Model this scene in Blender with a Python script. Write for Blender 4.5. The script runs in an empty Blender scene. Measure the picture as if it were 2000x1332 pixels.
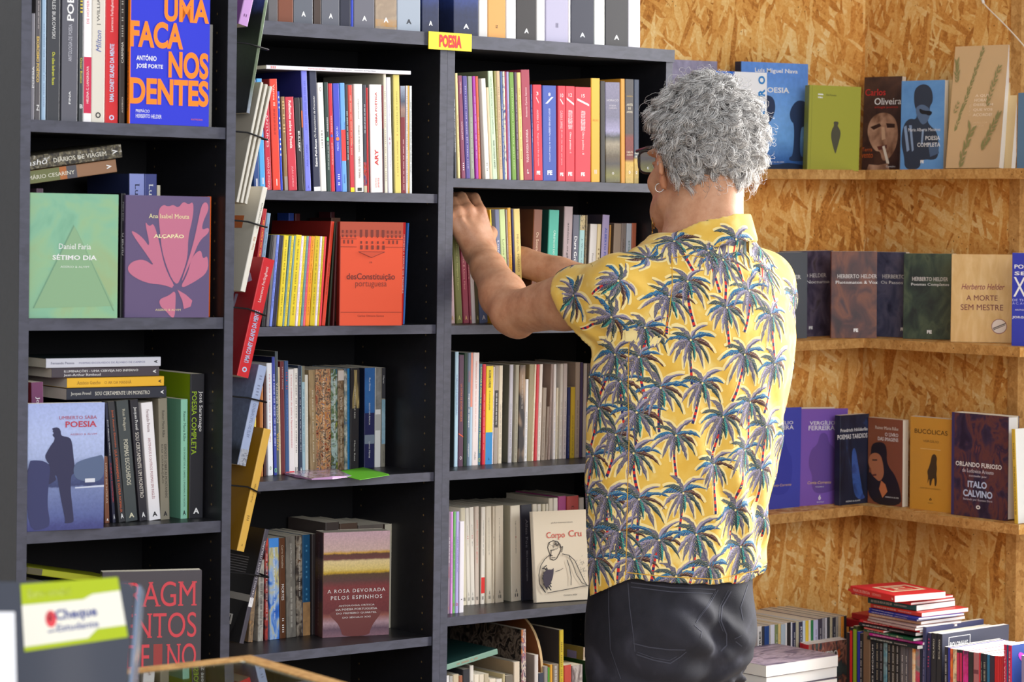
import bpy, bmesh, math, random
import numpy as np
from mathutils import Vector, Matrix
from mathutils.bvhtree import BVHTree
SC = bpy.context.scene
COL = SC.collection
PI = math.pi
# ---------------------------------------------------------------- camera
FPX = 5246.0                      # focal length in pixels of the 2000 px wide frame
PITCH = math.radians(3.057)
YAW = math.radians(38.3)          # the book wall runs away to the right at this angle
CAM = Vector((0, 0, 1.6))
cam_d = bpy.data.cameras.new('camera')
cam_d.sensor_width = 36.0
cam_d.lens = FPX * 36.0 / 2000.0
cam_d.clip_start = 0.1
cam_d.clip_end = 60
cam_d.dof.use_dof = True
cam_d.dof.focus_distance = 5.0
cam_d.dof.aperture_fstop = 9.0
cam = bpy.data.objects.new('camera', cam_d)
COL.objects.link(cam)
cam.location = CAM
cam.rotation_euler = (PI / 2 - PITCH, 0, -YAW)
SC.camera = cam
CAMM = Matrix.Translation(CAM) @ Matrix.Rotation(-YAW, 4, 'Z') @ Matrix.Rotation(PI / 2 - PITCH, 4, 'X')
# ---------------------------------------------------------------- world, light, exposure
world = bpy.data.worlds.new('world')
SC.world = world
world.use_nodes = True
bg = world.node_tree.nodes['Background']
bg.inputs['Color'].default_value = (0.93, 0.96, 1.0, 1)
bg.inputs['Strength'].default_value = 0.55
SC.view_settings.view_transform = 'Standard'
SC.view_settings.look = 'None'
SC.view_settings.gamma = 1.0
SC.view_settings.exposure = 0.0
SC.view_settings.use_curve_mapping = False
def area_light(name, loc, target, sx, sy, watts, color=(1, 1, 1)):
 d = bpy.data.lights.new(name, 'AREA')
 d.shape = 'RECTANGLE'
 d.size, d.size_y, d.energy, d.color = sx, sy, watts, color
 o = bpy.data.objects.new(name, d)
 COL.objects.link(o)
 o.location = loc
 o.rotation_euler = (Vector(target) - Vector(loc)).to_track_quat('-Z', 'Y').to_euler()
 return o
 # daylight through the shop front on the right, and through the glazing behind the counter
area_light('door_daylight', (5.9, 3.4, 1.9), (3.55, 3.75, 1.25), 1.5, 2.4, 400, (1.0, 0.98, 0.95))
area_light('shopfront_daylight', (1.2, -1.2, 2.7), (3.2, 4.2, 1.2), 4.5, 2.2, 175, (0.97, 0.98, 1.0))
# ---------------------------------------------------------------- pixel <-> place helpers
def ray(x, y):
 d = CAMM.to_3x3() @ Vector(((x - 1000.0) / FPX, -(y - 666.0) / FPX, -1.0))
 return d
FWD = Vector((math.sin(YAW), math.cos(YAW), 0))
def W(x, y, Z):
 """point seen at pixel (x, y) at horizontal distance Z along the view"""
 d = ray(x, y)
 return CAM + d * (Z / d.dot(FWD))
CAMI = CAMM.inverted()
def proj(p):
 q = CAMI @ Vector(p)
 return 1000 + FPX * q.x / -q.z, 666 - FPX * q.y / -q.z
def hit(M, x, y, v):
 """local (u, w) of the pixel on the plane local-y = v of frame M"""
 Mi = M.inverted()
 o = Mi @ CAM
 d = Mi.to_3x3() @ ray(x, y)
 t = (v - o.y) / d.y
 p = o + d * t
 return p.x, p.z
def hitw(M, x, y, w):
 Mi = M.inverted()
 o = Mi @ CAM
 d = Mi.to_3x3() @ ray(x, y)
 t = (w - o.z) / d.z
 p = o + d * t
 return p.x, p.y
def ufor(M, x, v, w):
 """local u where a point (u, v, w) shows at pixel column x"""
 u = 0.0
 for _ in range(5):
  y = proj(M @ Vector((u, v, w)))[1]
  u = hit(M, x, y, v)[0]
 return u
def frame(p, yaw_deg, tilt_deg):
 """frame whose x runs along the shelf (dropping by the tilt), y into it, z up"""
 return Matrix.Translation(p) @ Matrix.Rotation(math.radians(yaw_deg - 38.3), 4, 'Z') @ Matrix.Rotation(math.radians(tilt_deg), 4, 'Y')
 # ---------------------------------------------------------------- materials
def lin(c):
 out = []
 for k in c[:3]:
  k = k / 255.0
  out.append(k / 12.92 if k <= 0.04045 else ((k + 0.055) / 1.055) ** 2.4)
 return (out[0], out[1], out[2], 1.0)
MATS = {}
def mat(c, rough=0.45, spec=0.4, metal=0.0, name=None, **kw):
 key = (tuple(c), rough, spec, metal, name, tuple(sorted(kw.items())))
 if key in MATS:
  return MATS[key]
 m = bpy.data.materials.new(name or 'print_%d_%d_%d' % tuple(int(k) for k in c[:3]))
 m.use_nodes = True
 b = m.node_tree.nodes['Principled BSDF']
 b.inputs['Base Color'].default_value = lin(c)
 b.inputs['Roughness'].default_value = rough
 b.inputs['Specular IOR Level'].default_value = spec
 b.inputs['Metallic'].default_value = metal
 for k, v in kw.items():
  b.inputs[k].default_value = v
 MATS[key] = m
 return m
def nodes_of(name, rough=0.5, spec=0.3):
 m = bpy.data.materials.new(name)
 m.use_nodes = True
 nt = m.node_tree
 b = nt.nodes['Principled BSDF']
 b.inputs['Roughness'].default_value = rough
 b.inputs['Specular IOR Level'].default_value = spec
 return m, nt, b
def nd(nt, typ, **kw):
 n = nt.nodes.new(typ)
 for k, v in kw.items():
  if k.startswith('_'):
   setattr(n, k[1:], v)
  else:
   n.inputs[k.replace('__', ' ')].default_value = v
 return n
def ramp(nt, stops, interp='LINEAR'):
 r = nt.nodes.new('ShaderNodeValToRGB')
 r.color_ramp.interpolation = interp
 e = r.color_ramp.elements
 while len(e) < len(stops):
  e.new(0.5)
 for k, (p, c) in zip(e, stops):
  k.position = p
  k.color = lin(c)
 return r
def art(name, cols, scale=40.0, stretch=(1, 1, 1), detail=4.0, dist=0.6, seed=0.0, lo=0.3, hi=0.7, interp='LINEAR', rough=0.4):
 """printed picture made of drifting patches of the given colours"""
 key = ('art', name)
 if key in MATS:
  return MATS[key]
 m, nt, b = nodes_of('printed_' + name, rough, 0.4)
 tc = nd(nt, 'ShaderNodeTexCoord')
 mp = nd(nt, 'ShaderNodeMapping', Scale=stretch, Location=(seed, seed * 1.7, seed * .6))
 nz = nd(nt, 'ShaderNodeTexNoise', Scale=scale, Detail=detail, Distortion=dist)
 n = len(cols)
 r = ramp(nt, [(lo + (hi - lo) * i / max(1, n - 1), c) for i, c in enumerate(cols)], interp)
 L = nt.links
 L.new(tc.outputs['Object'], mp.inputs['Vector'])
 L.new(mp.outputs[0], nz.inputs['Vector'])
 L.new(nz.outputs['Fac'], r.inputs['Fac'])
 L.new(r.outputs['Color'], b.inputs['Base Color'])
 MATS[key] = m
 return m
def zbands(name, stops, noise=0.02, scale=30.0, rough=0.4, mottled=0.14):
 """a printed picture whose colours run in uneven bands up the height (metres)"""
 key = ('zb', name)
 if key in MATS:
  return MATS[key]
 m, nt, b = nodes_of('printed_' + name, rough, 0.4)
 L = nt.links
 tc = nd(nt, 'ShaderNodeTexCoord')
 sp = nd(nt, 'ShaderNodeSeparateXYZ')
 nz = nd(nt, 'ShaderNodeTexNoise', Scale=scale, Detail=6.0, Roughness=0.7)
 ma = nd(nt, 'ShaderNodeMath', _operation='MULTIPLY_ADD')
 L.new(tc.outputs['Object'], sp.inputs[0])
 L.new(tc.outputs['Object'], nz.inputs['Vector'])
 L.new(nz.outputs['Fac'], ma.inputs[0])
 zmax = stops[-1][0]
 ma.inputs[1].default_value = noise
 L.new(sp.outputs['Z'], ma.inputs[2])
 dv = nd(nt, 'ShaderNodeMath', _operation='DIVIDE')
 dv.inputs[1].default_value = zmax
 L.new(ma.outputs[0], dv.inputs[0])
 r = ramp(nt, [(z / zmax, c) for z, c in stops])
 L.new(dv.outputs[0], r.inputs['Fac'])
 n2 = nd(nt, 'ShaderNodeTexNoise', Scale=scale * 4, Detail=5.0)
 L.new(tc.outputs['Object'], n2.inputs['Vector'])
 mr = nd(nt, 'ShaderNodeMapRange')
 mr.inputs['From Min'].default_value = 0.3
 mr.inputs['From Max'].default_value = 0.7
 mr.inputs['To Min'].default_value = 1 - mottled
 mr.inputs['To Max'].default_value = 1 + mottled
 L.new(n2.outputs['Fac'], mr.inputs['Value'])
 mx = nd(nt, 'ShaderNodeMix', _data_type='RGBA', _blend_type='MULTIPLY')
 mx.inputs[0].default_value = 1.0
 L.new(r.outputs['Color'], mx.inputs[6])
 L.new(mr.outputs[0], mx.inputs[7])
 L.new(mx.outputs[2], b.inputs['Base Color'])
 MATS[key] = m
 return m
 # ---------------------------------------------------------------- mesh helpers
class MB:
 def __init__(self):
  self.v, self.f, self.m, self.mats, self.sm = [], [], [], [], []
 def mi(self, m):
  if m not in self.mats:
   self.mats.append(m)
  return self.mats.index(m)
 def add(self, vs, fs, m, T=None, smooth=False):
  o = len(self.v)
  if T is not None:
   vs = [T @ Vector(p) for p in vs]
  self.v += [tuple(p) for p in vs]
  k = self.mi(m)
  for f in fs:
   self.f.append([i + o for i in f])
   self.m.append(k)
   self.sm.append(smooth)
 def box(self, a, b, m, T=None, bev=0.0):
  x0, y0, z0 = a
  x1, y1, z1 = b
  if bev > 0:
  # box with chamfered edges
   bm = bmesh.new()
   bmesh.ops.create_cube(bm, size=1.0)
   for v in bm.verts:
    v.co = Vector(((x0 + x1) / 2 + v.co.x * (x1 - x0), (y0 + y1) / 2 + v.co.y * (y1 - y0), (z0 + z1) / 2 + v.co.z * (z1 - z0)))
   bmesh.ops.bevel(bm, geom=bm.edges[:], offset=bev, segments=2, affect='EDGES', profile=0.6)
   bm.verts.index_update()
   self.add([v.co.copy() for v in bm.verts], [[v.index for v in f.verts] for f in bm.faces], m, T)
   bm.free()
   return
  self.add([(x0, y0, z0), (x1, y0, z0), (x1, y1, z0), (x0, y1, z0), (x0, y0, z1), (x1, y0, z1), (x1, y1, z1), (x0, y1, z1)],
 [(0, 3, 2, 1), (4, 5, 6, 7), (0, 1, 5, 4), (1, 2, 6, 5), (2, 3, 7, 6), (3, 0, 4, 7)], m, T)
 def tube(self, pts, r, m, n=8, T=None, cap=True):
  pts = [Vector(p) for p in pts]
  rs = r if isinstance(r, (list, tuple)) else [r] * len(pts)
  vs, fs = [], []
  up = None
  for i, p in enumerate(pts):
   t = (pts[min(i + 1, len(pts) - 1)] - pts[max(i - 1, 0)])
   t.normalize()
   if up is None:
    up = t.orthogonal().normalized()
   up = (up - t * up.dot(t)).normalized()
   bi = t.cross(up)
   for k in range(n):
    a = 2 * PI * k / n
    vs.append(p + (up * math.cos(a) + bi * math.sin(a)) * rs[i])
  for i in range(len(pts) - 1):
   for k in range(n):
    fs.append((i * n + k, i * n + (k + 1) % n, (i + 1) * n + (k + 1) % n, (i + 1) * n + k))
  if cap:
   fs.append(tuple(range(n))[::-1])
   fs.append(tuple((len(pts) - 1) * n + k for k in range(n)))
  self.add(vs, fs, m, T, True)
 def build(self, name, parent=None, M=None, **props):
  me = bpy.data.meshes.new(name)
  me.from_pydata(self.v, [], self.f)
  for m in self.mats:
   me.materials.append(m)
  me.polygons.foreach_set('material_index', self.m)
  me.polygons.foreach_set('use_smooth', self.sm)
  me.update()
  o = bpy.data.objects.new(name, me)
  COL.objects.link(o)
  if parent is not None:
   o.parent = parent
  if M is not None:
   o.matrix_local = M
  for k, v in props.items():
   o[k] = v
  return o
def empty(name, M, label=None, cat=None, group=None):
 o = bpy.data.objects.new(name, None)
 o.empty_display_size = 0.05
 COL.objects.link(o)
 o.matrix_world = M
 if label:
  o['label'] = label
 if cat:
  o['category'] = cat
 if group:
  o['group'] = group
 return o
def tag(o, label, cat, group=None):
 o['label'] = label
 o['category'] = cat
 if group:
  o['group'] = group
 return o
 # ---------------------------------------------------------------- lettering
_font = bpy.data.curves.new('lettering', 'FONT')
_fobj = bpy.data.objects.new('lettering', _font)
_font.resolution_u = 2
GLY = {}
def letters(s, bold=0.0, serif=False, shear=0.0, space=1.0, res=2):
 key = (s, bold, serif, shear, space, res)
 if key in GLY:
  return GLY[key]
 _font.body = s
 _font.offset = bold
 _font.shear = shear
 _font.space_character = space
 _font.resolution_u = res
 me = _fobj.to_mesh()
 vs = [(v.co.x, v.co.y) for v in me.vertices]
 fs = [tuple(p.vertices) for p in me.polygons]
 if serif and vs:
  ec = {}
  for f in fs:
   for i in range(len(f)):
    e = (min(f[i], f[i - 1]), max(f[i], f[i - 1]))
    ec[e] = ec.get(e, 0) + 1
  add = []
  for (a, b), n in ec.items():
   if n == 1:
    (xa, ya), (xb, yb) = vs[a], vs[b]
    L = abs(xa - xb)
    if abs(ya - yb) < 1e-4 and 0.02 < L < 0.22:
     for lvl, s_ in ((0.0 - bold, 1), (0.7292 + bold, -1), (0.5 + bold, -1), (-0.2 - bold, 1)):
      if abs(ya - lvl) < 0.05:
       add += [(min(xa, xb) - 0.055, min(xa, xb), ya, ya + s_ * 0.04), (max(xa, xb), max(xa, xb) + 0.055, ya, ya + s_ * 0.04)]
       break
  for x0, x1, y0, y1 in add:
   o = len(vs)
   vs += [(x0, y0), (x1, y0), (x1, y1), (x0, y1)]
   fs.append((o, o + 1, o + 2, o + 3) if y1 > y0 else (o + 3, o + 2, o + 1, o))
 _fobj.to_mesh_clear()
 if not vs:
  GLY[key] = ([], [])
  return GLY[key]
 x0, x1 = min(v[0] for v in vs), max(v[0] for v in vs)
 y0, y1 = min(v[1] for v in vs), max(v[1] for v in vs)
 vs = [((x - x0) / max(1e-6, x1 - x0), (y - y0) / max(1e-6, y1 - y0)) for x, y in vs]
 GLY[key] = (vs, fs)
 return GLY[key]
def put_text(mb, s, fn, m, **kw):
 """lettering stretched over the unit square that fn maps into place"""
 vs, fs = letters(s, **kw)
 if vs:
  mb.add([fn(x, y) for x, y in vs], fs, m)
PAGE = mat((226, 218, 200), 0.8, 0.1, name='paper_pages')
PAGE_W = mat((244, 242, 238), 0.8, 0.1, name='white_paper_pages')
# ---------------------------------------------------------------- frames of the three bookcases
T_L = W(140, 500, 4.36)
T_J = W(868, 600, 5.205)           # joint between the middle and the right bookcase
FM = frame(T_J, 38.6, 1.05)
FR = frame(T_J, 38.6, 1.05)
FL = frame(T_L, 36.8, 1.2)
DEP = 0.28
Y_OSB = (FR @ Vector((0.45, DEP, 0))).y + 0.012      # left chipboard wall, behind the cases
_d = ray(1686, 600)
_p = CAM + _d * ((Y_OSB - CAM.y) / _d.y)
X_OSB = _p.x                                          # right chipboard wall
print('OSB corner', X_OSB, Y_OSB)
def hitX(x, y, X):
 d = ray(x, y)
 return CAM + d * ((X - CAM.x) / d.x)
def hitY(x, y, Y):
 d = ray(x, y)
 return CAM + d * ((Y - CAM.y) / d.y)
def hitZ(x, y, Z):
 d = ray(x, y)
 return CAM + d * ((Z - CAM.z) / d.z)
 # ---------------------------------------------------------------- materials of the room
def osb(name, seed, tint=1.0, edge=False):
 m, nt, b = nodes_of(name, 0.62, 0.25)
 L = nt.links
 tc = nd(nt, 'ShaderNodeTexCoord')
 base = nd(nt, 'ShaderNodeMapping', Location=(seed, seed * .7, seed * .3))
 L.new(tc.outputs['Object'], base.inputs[0])
 warp = nd(nt, 'ShaderNodeTexNoise', Scale=11.0, Detail=4.0)
 L.new(base.outputs[0], warp.inputs['Vector'])
 w2 = nd(nt, 'ShaderNodeVectorMath', _operation='MULTIPLY_ADD')
 w2.inputs[1].default_value = (0.016, 0.016, 0.016)
 L.new(warp.outputs['Color'], w2.inputs[0])
 L.new(base.outputs[0], w2.inputs[2])
 vals, cells = [], []
 for i, (ang, sx, sz) in enumerate(((0.28, 84, 11), (-0.55, 76, 10), (1.10, 92, 15), (-0.12, 58, 8))):
  mp = nd(nt, 'ShaderNodeMapping', Rotation=(0, ang, 0), Location=(i * 3.1, i * 5.3, i * 1.7))
  L.new(w2.outputs[0], mp.inputs[0])
  ms = nd(nt, 'ShaderNodeMapping', Scale=(sx, sx, sz) if not edge else (sx, sx, sz * 4))
  L.new(mp.outputs[0], ms.inputs[0])
  vo = nd(nt, 'ShaderNodeTexVoronoi', Scale=1.0, Randomness=1.0)
  L.new(ms.outputs[0], vo.inputs['Vector'])
  sp = nd(nt, 'ShaderNodeSeparateColor')
  L.new(vo.outputs['Color'], sp.inputs[0])
  vals.append(sp)
  # flakes of one heading lie over those of another
 cur = vals[0].outputs[0]
 for k in (1, 2, 3):
  gt = nd(nt, 'ShaderNodeMath', _operation='GREATER_THAN')
  gt.inputs[1].default_value = (0.56, 0.70, 0.66)[k - 1]
  L.new(vals[k].outputs[1], gt.inputs[0])
  mx = nd(nt, 'ShaderNodeMix', _data_type='FLOAT')
  L.new(gt.outputs[0], mx.inputs[0])
  L.new(cur, mx.inputs[2])
  L.new(vals[k].outputs[0], mx.inputs[3])
  cur = mx.outputs[0]
  # grain and broad tone over the flakes
 gr = nd(nt, 'ShaderNodeTexNoise', Scale=95.0, Detail=6.0, Roughness=0.7, Distortion=1.2)
 L.new(base.outputs[0], gr.inputs['Vector'])
 br = nd(nt, 'ShaderNodeTexNoise', Scale=5.0, Detail=2.0)
 L.new(base.outputs[0], br.inputs['Vector'])
 s1 = nd(nt, 'ShaderNodeMath', _operation='MULTIPLY_ADD')
 s1.inputs[1].default_value = 0.62
 L.new(gr.outputs['Fac'], s1.inputs[0])
 m1 = nd(nt, 'ShaderNodeMath', _operation='MULTIPLY')
 m1.inputs[1].default_value = 0.40 if not edge else .2
 L.new(cur, m1.inputs[0])
 L.new(m1.outputs[0], s1.inputs[2])
 s2 = nd(nt, 'ShaderNodeMath', _operation='MULTIPLY_ADD')
 s2.inputs[1].default_value = 0.3
 L.new(br.outputs['Fac'], s2.inputs[0])
 L.new(s1.outputs[0], s2.inputs[2])
 if edge:
  st = [(0.25, (118, 78, 38)), (0.5, (176, 128, 70)), (0.75, (206, 162, 100)), (0.95, (222, 186, 130))]
 else:
  st = [(0.28, (122, 70, 28)), (0.42, (178, 114, 48)), (0.54, (212, 148, 72)), (0.66, (226, 170, 92)), (0.80, (238, 196, 124)), (0.95, (246, 220, 164))]
 r = ramp(nt, [(p, tuple(k * tint for k in c)) for p, c in st])
 L.new(s2.outputs[0], r.inputs['Fac'])
 # small dark bark specks
 sk = nd(nt, 'ShaderNodeTexVoronoi', Scale=70.0)
 L.new(w2.outputs[0], sk.inputs['Vector'])
 lt = nd(nt, 'ShaderNodeMath', _operation='LESS_THAN')
 lt.inputs[1].default_value = 0.10
 L.new(sk.outputs['Distance'], lt.inputs[0])
 n3 = nd(nt, 'ShaderNodeTexNoise', Scale=14.0)
 L.new(base.outputs[0], n3.inputs['Vector'])
 g3 = nd(nt, 'ShaderNodeMath', _operation='GREATER_THAN')
 g3.inputs[1].default_value = 0.56
 L.new(n3.outputs['Fac'], g3.inputs[0])
 an = nd(nt, 'ShaderNodeMath', _operation='MULTIPLY')
 L.new(lt.outputs[0], an.inputs[0])
 L.new(g3.outputs[0], an.inputs[1])
 mx = nd(nt, 'ShaderNodeMix', _data_type='RGBA')
 mx.inputs[7].default_value = lin((70, 38, 16))
 L.new(an.outputs[0], mx.inputs[0])
 L.new(r.outputs['Color'], mx.inputs[6])
 L.new(mx.outputs[2], b.inputs['Base Color'])
 bp = nd(nt, 'ShaderNodeBump', Strength=0.25, Distance=0.003)
 L.new(s1.outputs[0], bp.inputs['Height'])
 L.new(bp.outputs[0], b.inputs['Normal'])
 return m
def veneer(name, c, rough=0.38):
 """black-brown ash veneer with a faint lengthwise grain"""
 m, nt, b = nodes_of(name, rough, 0.5)
 L = nt.links
 tc = nd(nt, 'ShaderNodeTexCoord')
 mp = nd(nt, 'ShaderNodeMapping', Scale=(14, 30, 40))
 L.new(tc.outputs['Object'], mp.inputs[0])
 nz = nd(nt, 'ShaderNodeTexNoise', Scale=2.2, Detail=5.0, Distortion=0.6)
 L.new(mp.outputs[0], nz.inputs['Vector'])
 r = ramp(nt, [(0.35, tuple(k * .85 for k in c)), (0.6, c)])
 L.new(nz.outputs['Fac'], r.inputs['Fac'])
 L.new(r.outputs['Color'], b.inputs['Base Color'])
 bp = nd(nt, 'ShaderNodeBump', Strength=0.15, Distance=0.001)
 L.new(nz.outputs['Fac'], bp.inputs['Height'])
 L.new(bp.outputs[0], b.inputs['Normal'])
 return m
OSB_A = osb('chipboard_flakes', 1.3)
OSB_B = osb('chipboard_flakes_right', 7.7, 0.93)
OSB_E = osb('chipboard_sawn_edge', 4.1, 1.0, True)
VEN = veneer('black_brown_veneer', (29, 29, 34))
VEN_SHEEN = veneer('veneer_front_sheen', (72, 73, 88), 0.5)  # same veneer with the gloss of reflected windows put into its colour
BACK = mat((17, 17, 20), 0.7, 0.2, name='black_back_board')
BRASS = mat((190, 160, 110), 0.35, 0.5, 0.8, name='brass_sleeve')
WHITE = mat((240, 240, 240), 0.7, 0.2, name='white_wall_paint')
# ---------------------------------------------------------------- room shell
mb = MB()
mb.box((-3.0, -3.0, -0.06), (9.0, Y_OSB + 0.4, 0.0), mat((150, 142, 132), 0.5, 0.3, name='grey_floor'))
o = mb.build('floor', kind='structure')
XL = (FR @ Vector((0.40, 0, 0))).x          # the chipboard starts behind the right bookcase
mb = MB()
mb.box((-1.0, Y_OSB + 0.02, 0), (XL - 0.0, Y_OSB + 0.08, 2.9), WHITE)
mb.build('wall_back', kind='structure')
mb = MB()
mb.box((0, 0, 0), (X_OSB - XL, 0.022, 2.9), OSB_A)
mb.build('wall_chipboard_left', M=Matrix.Translation((XL, Y_OSB, 0)), kind='structure')
y_end = hitX(1970, 700, X_OSB).y
y_post = hitX(1990, 700, X_OSB).y
print('right wall from', y_end, y_post)
def osb_right():
 mb = MB()
 mb.box((0, 0, 0), (Y_OSB - y_end, 0.022, 2.9), OSB_B)
 # local x runs from the corner toward the viewer
 return mb.build('wall_chipboard_right', M=Matrix.Translation((X_OSB, Y_OSB, 0)) @ Matrix.Rotation(-PI / 2, 4, 'Z'), kind='structure')
osb_right()
mb = MB()
mb.box((0, 0, 0), (0.03, 0.028, 2.9), OSB_E)
mb.build('trim_1', M=Matrix.Translation((X_OSB - 0.003, y_post, 0)) @ Matrix.Scale((y_end - y_post) / 0.028, 4, (0, 1, 0)), kind='structure')
# white door reveal and the bright white outside wall past the chipboard
mb = MB()
mb.box((X_OSB + 0.05, y_post - 0.3, 0), (X_OSB + 0.12, y_post + 0.1, 2.9), WHITE)
mb.build('wall_right', kind='structure')
# ---------------------------------------------------------------- bookcases
def shelf_w(M, pts):
 return sum(hit(M, x, y, 0.0)[1] for x, y in pts) / len(pts)
def bookcase(M, u0, u1, shelf_ws, wtop, th, pin_side, label, top_shelf_is_top=True, us=None, top_u=None):
 """u0..u1 outer faces; shelves by the height of their top faces"""
 zf = -(M @ Vector(((u0 + u1) / 2, 0, 0))).z + 0.0       # local height of the floor, roughly
 root = empty('bookcase', M @ Matrix.Translation((u0, 0, zf)), label, 'bookcase', 'black-brown bookcases along the back wall')
 pth = 0.0175
 Mi = Matrix.Identity(4)
 def part(name, a, b, m, holes=None, edge=True, bev=0.0012):
  mb = MB()
  a = (a[0] - u0, a[1], a[2] - zf)
  b = (b[0] - u0, b[1], b[2] - zf)
  L = (b[0] - a[0], b[1] - a[1], b[2] - a[2])
  mb.box((0, 0.0012, 0), L, m, bev=bev)
  if edge:                                             # front strip in a lighter tone, the window reflections painted in
   mb.box((0.0, 0.0, 0.0), (L[0], 0.0014, L[2]), VEN_SHEEN)
  if holes:
   for z in holes:
    for y in (0.035, 0.245):
     c, n = [], 8
     for k in range(n):
      an = 2 * PI * k / n
      c.append((-0.0004, y + 0.0021 * math.cos(an), z - zf - 0.0 + 0.0021 * math.sin(an)))
     mb.add([(p[0], p[1], p[2] - a[2]) for p in c], [tuple(range(n))[::-1]], BRASS)
  return mb.build(name, root, Matrix.Translation(a))
 hol = [zf + 0.25 + i * 0.032 for i in range(int((wtop - zf - 0.3) / 0.032))]
 part('side_panel', (u0, 0, zf), (u0 + pth, DEP, wtop), VEN)
 part('side_panel', (u1 - pth, 0, zf), (u1, DEP, wtop), VEN, hol)
 for w in shelf_ws:
  part('shelf', (u0 + pth, 0.004, w - th), (u1 - pth, DEP - 0.006, w), VEN)
 if wtop - th > zf:
  tu0, tu1 = top_u or (u0, u1)
  part('top_board', (tu0, -0.006, wtop), (tu1, DEP, wtop + th * 1.45), VEN)
 part('back_panel', (u0 + pth, DEP - 0.006, zf), (u1 - pth, DEP - 0.001, wtop), BACK, edge=False, bev=0)
 part('plinth', (u0 + pth, 0.02, zf), (u1 - pth, 0.034, zf + 0.06), VEN, edge=False)
 return root
 # left case
uL0 = hit(FL, 37, 600, 0)[0]
uL1 = hit(FL, 456, 600, 0)[0]
wL = [shelf_w(FL, p) for p in ([(60.4, 233.8), (438.8, 248.3)], [(55.6, 623), (433.5, 619.4)], [(50.5, 1039), (428, 1018.4)])]
wL_below = wL[2] - 0.375
print('L width', uL1 - uL0, 'w', wL)
bookcase(FL, uL0, uL1, wL + [wL_below, wL_below - 0.35], 2.25 - FL.translation.z, 0.0195, 1, 'narrow black-brown bookcase at the far left with front-facing covers')
# middle case
uM1 = 0.0
uR1 = hit(FR, 1314, 110, 0)[0]
uM0 = -(uR1 - 0.006)
print('R width', uR1, 'upright', hit(FM, 853, 600, 0)[0], hit(FR, 881, 600, 0)[0])
wM = [shelf_w(FM, p) for p in ([(527, 371), (836, 379)], [(505, 638), (836, 635)], [(510, 941.5), (832, 923.5)], [(560, 1275.6), (829, 1243.5)])]
wMt = shelf_w(FM, [(520, 65.6), (835, 90.8)])
wR = [shelf_w(FR, p) for p in ([(880, 348), (1264, 358.8)], [(877, 636.3), (982, 634.6)], [(873.6, 921), (1131, 907)], [(871, 1206), (1154, 1180)])]
wRt = shelf_w(FR, [(921, 97), (1316, 121)])
print('M w', wM, wMt, 'R w', wR, wRt)
bookcase(FM, uM0, -0.0002, wM + [wM[3] - 0.3], wMt, 0.0175, 1, 'middle black-brown bookcase between the leftmost case and the one being browsed')
bookcase(FR, 0.0002, uR1, wR + [wR[3] - 0.31], wRt, 0.0175, 1, 'right-hand black-brown bookcase the man is browsing')
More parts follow.
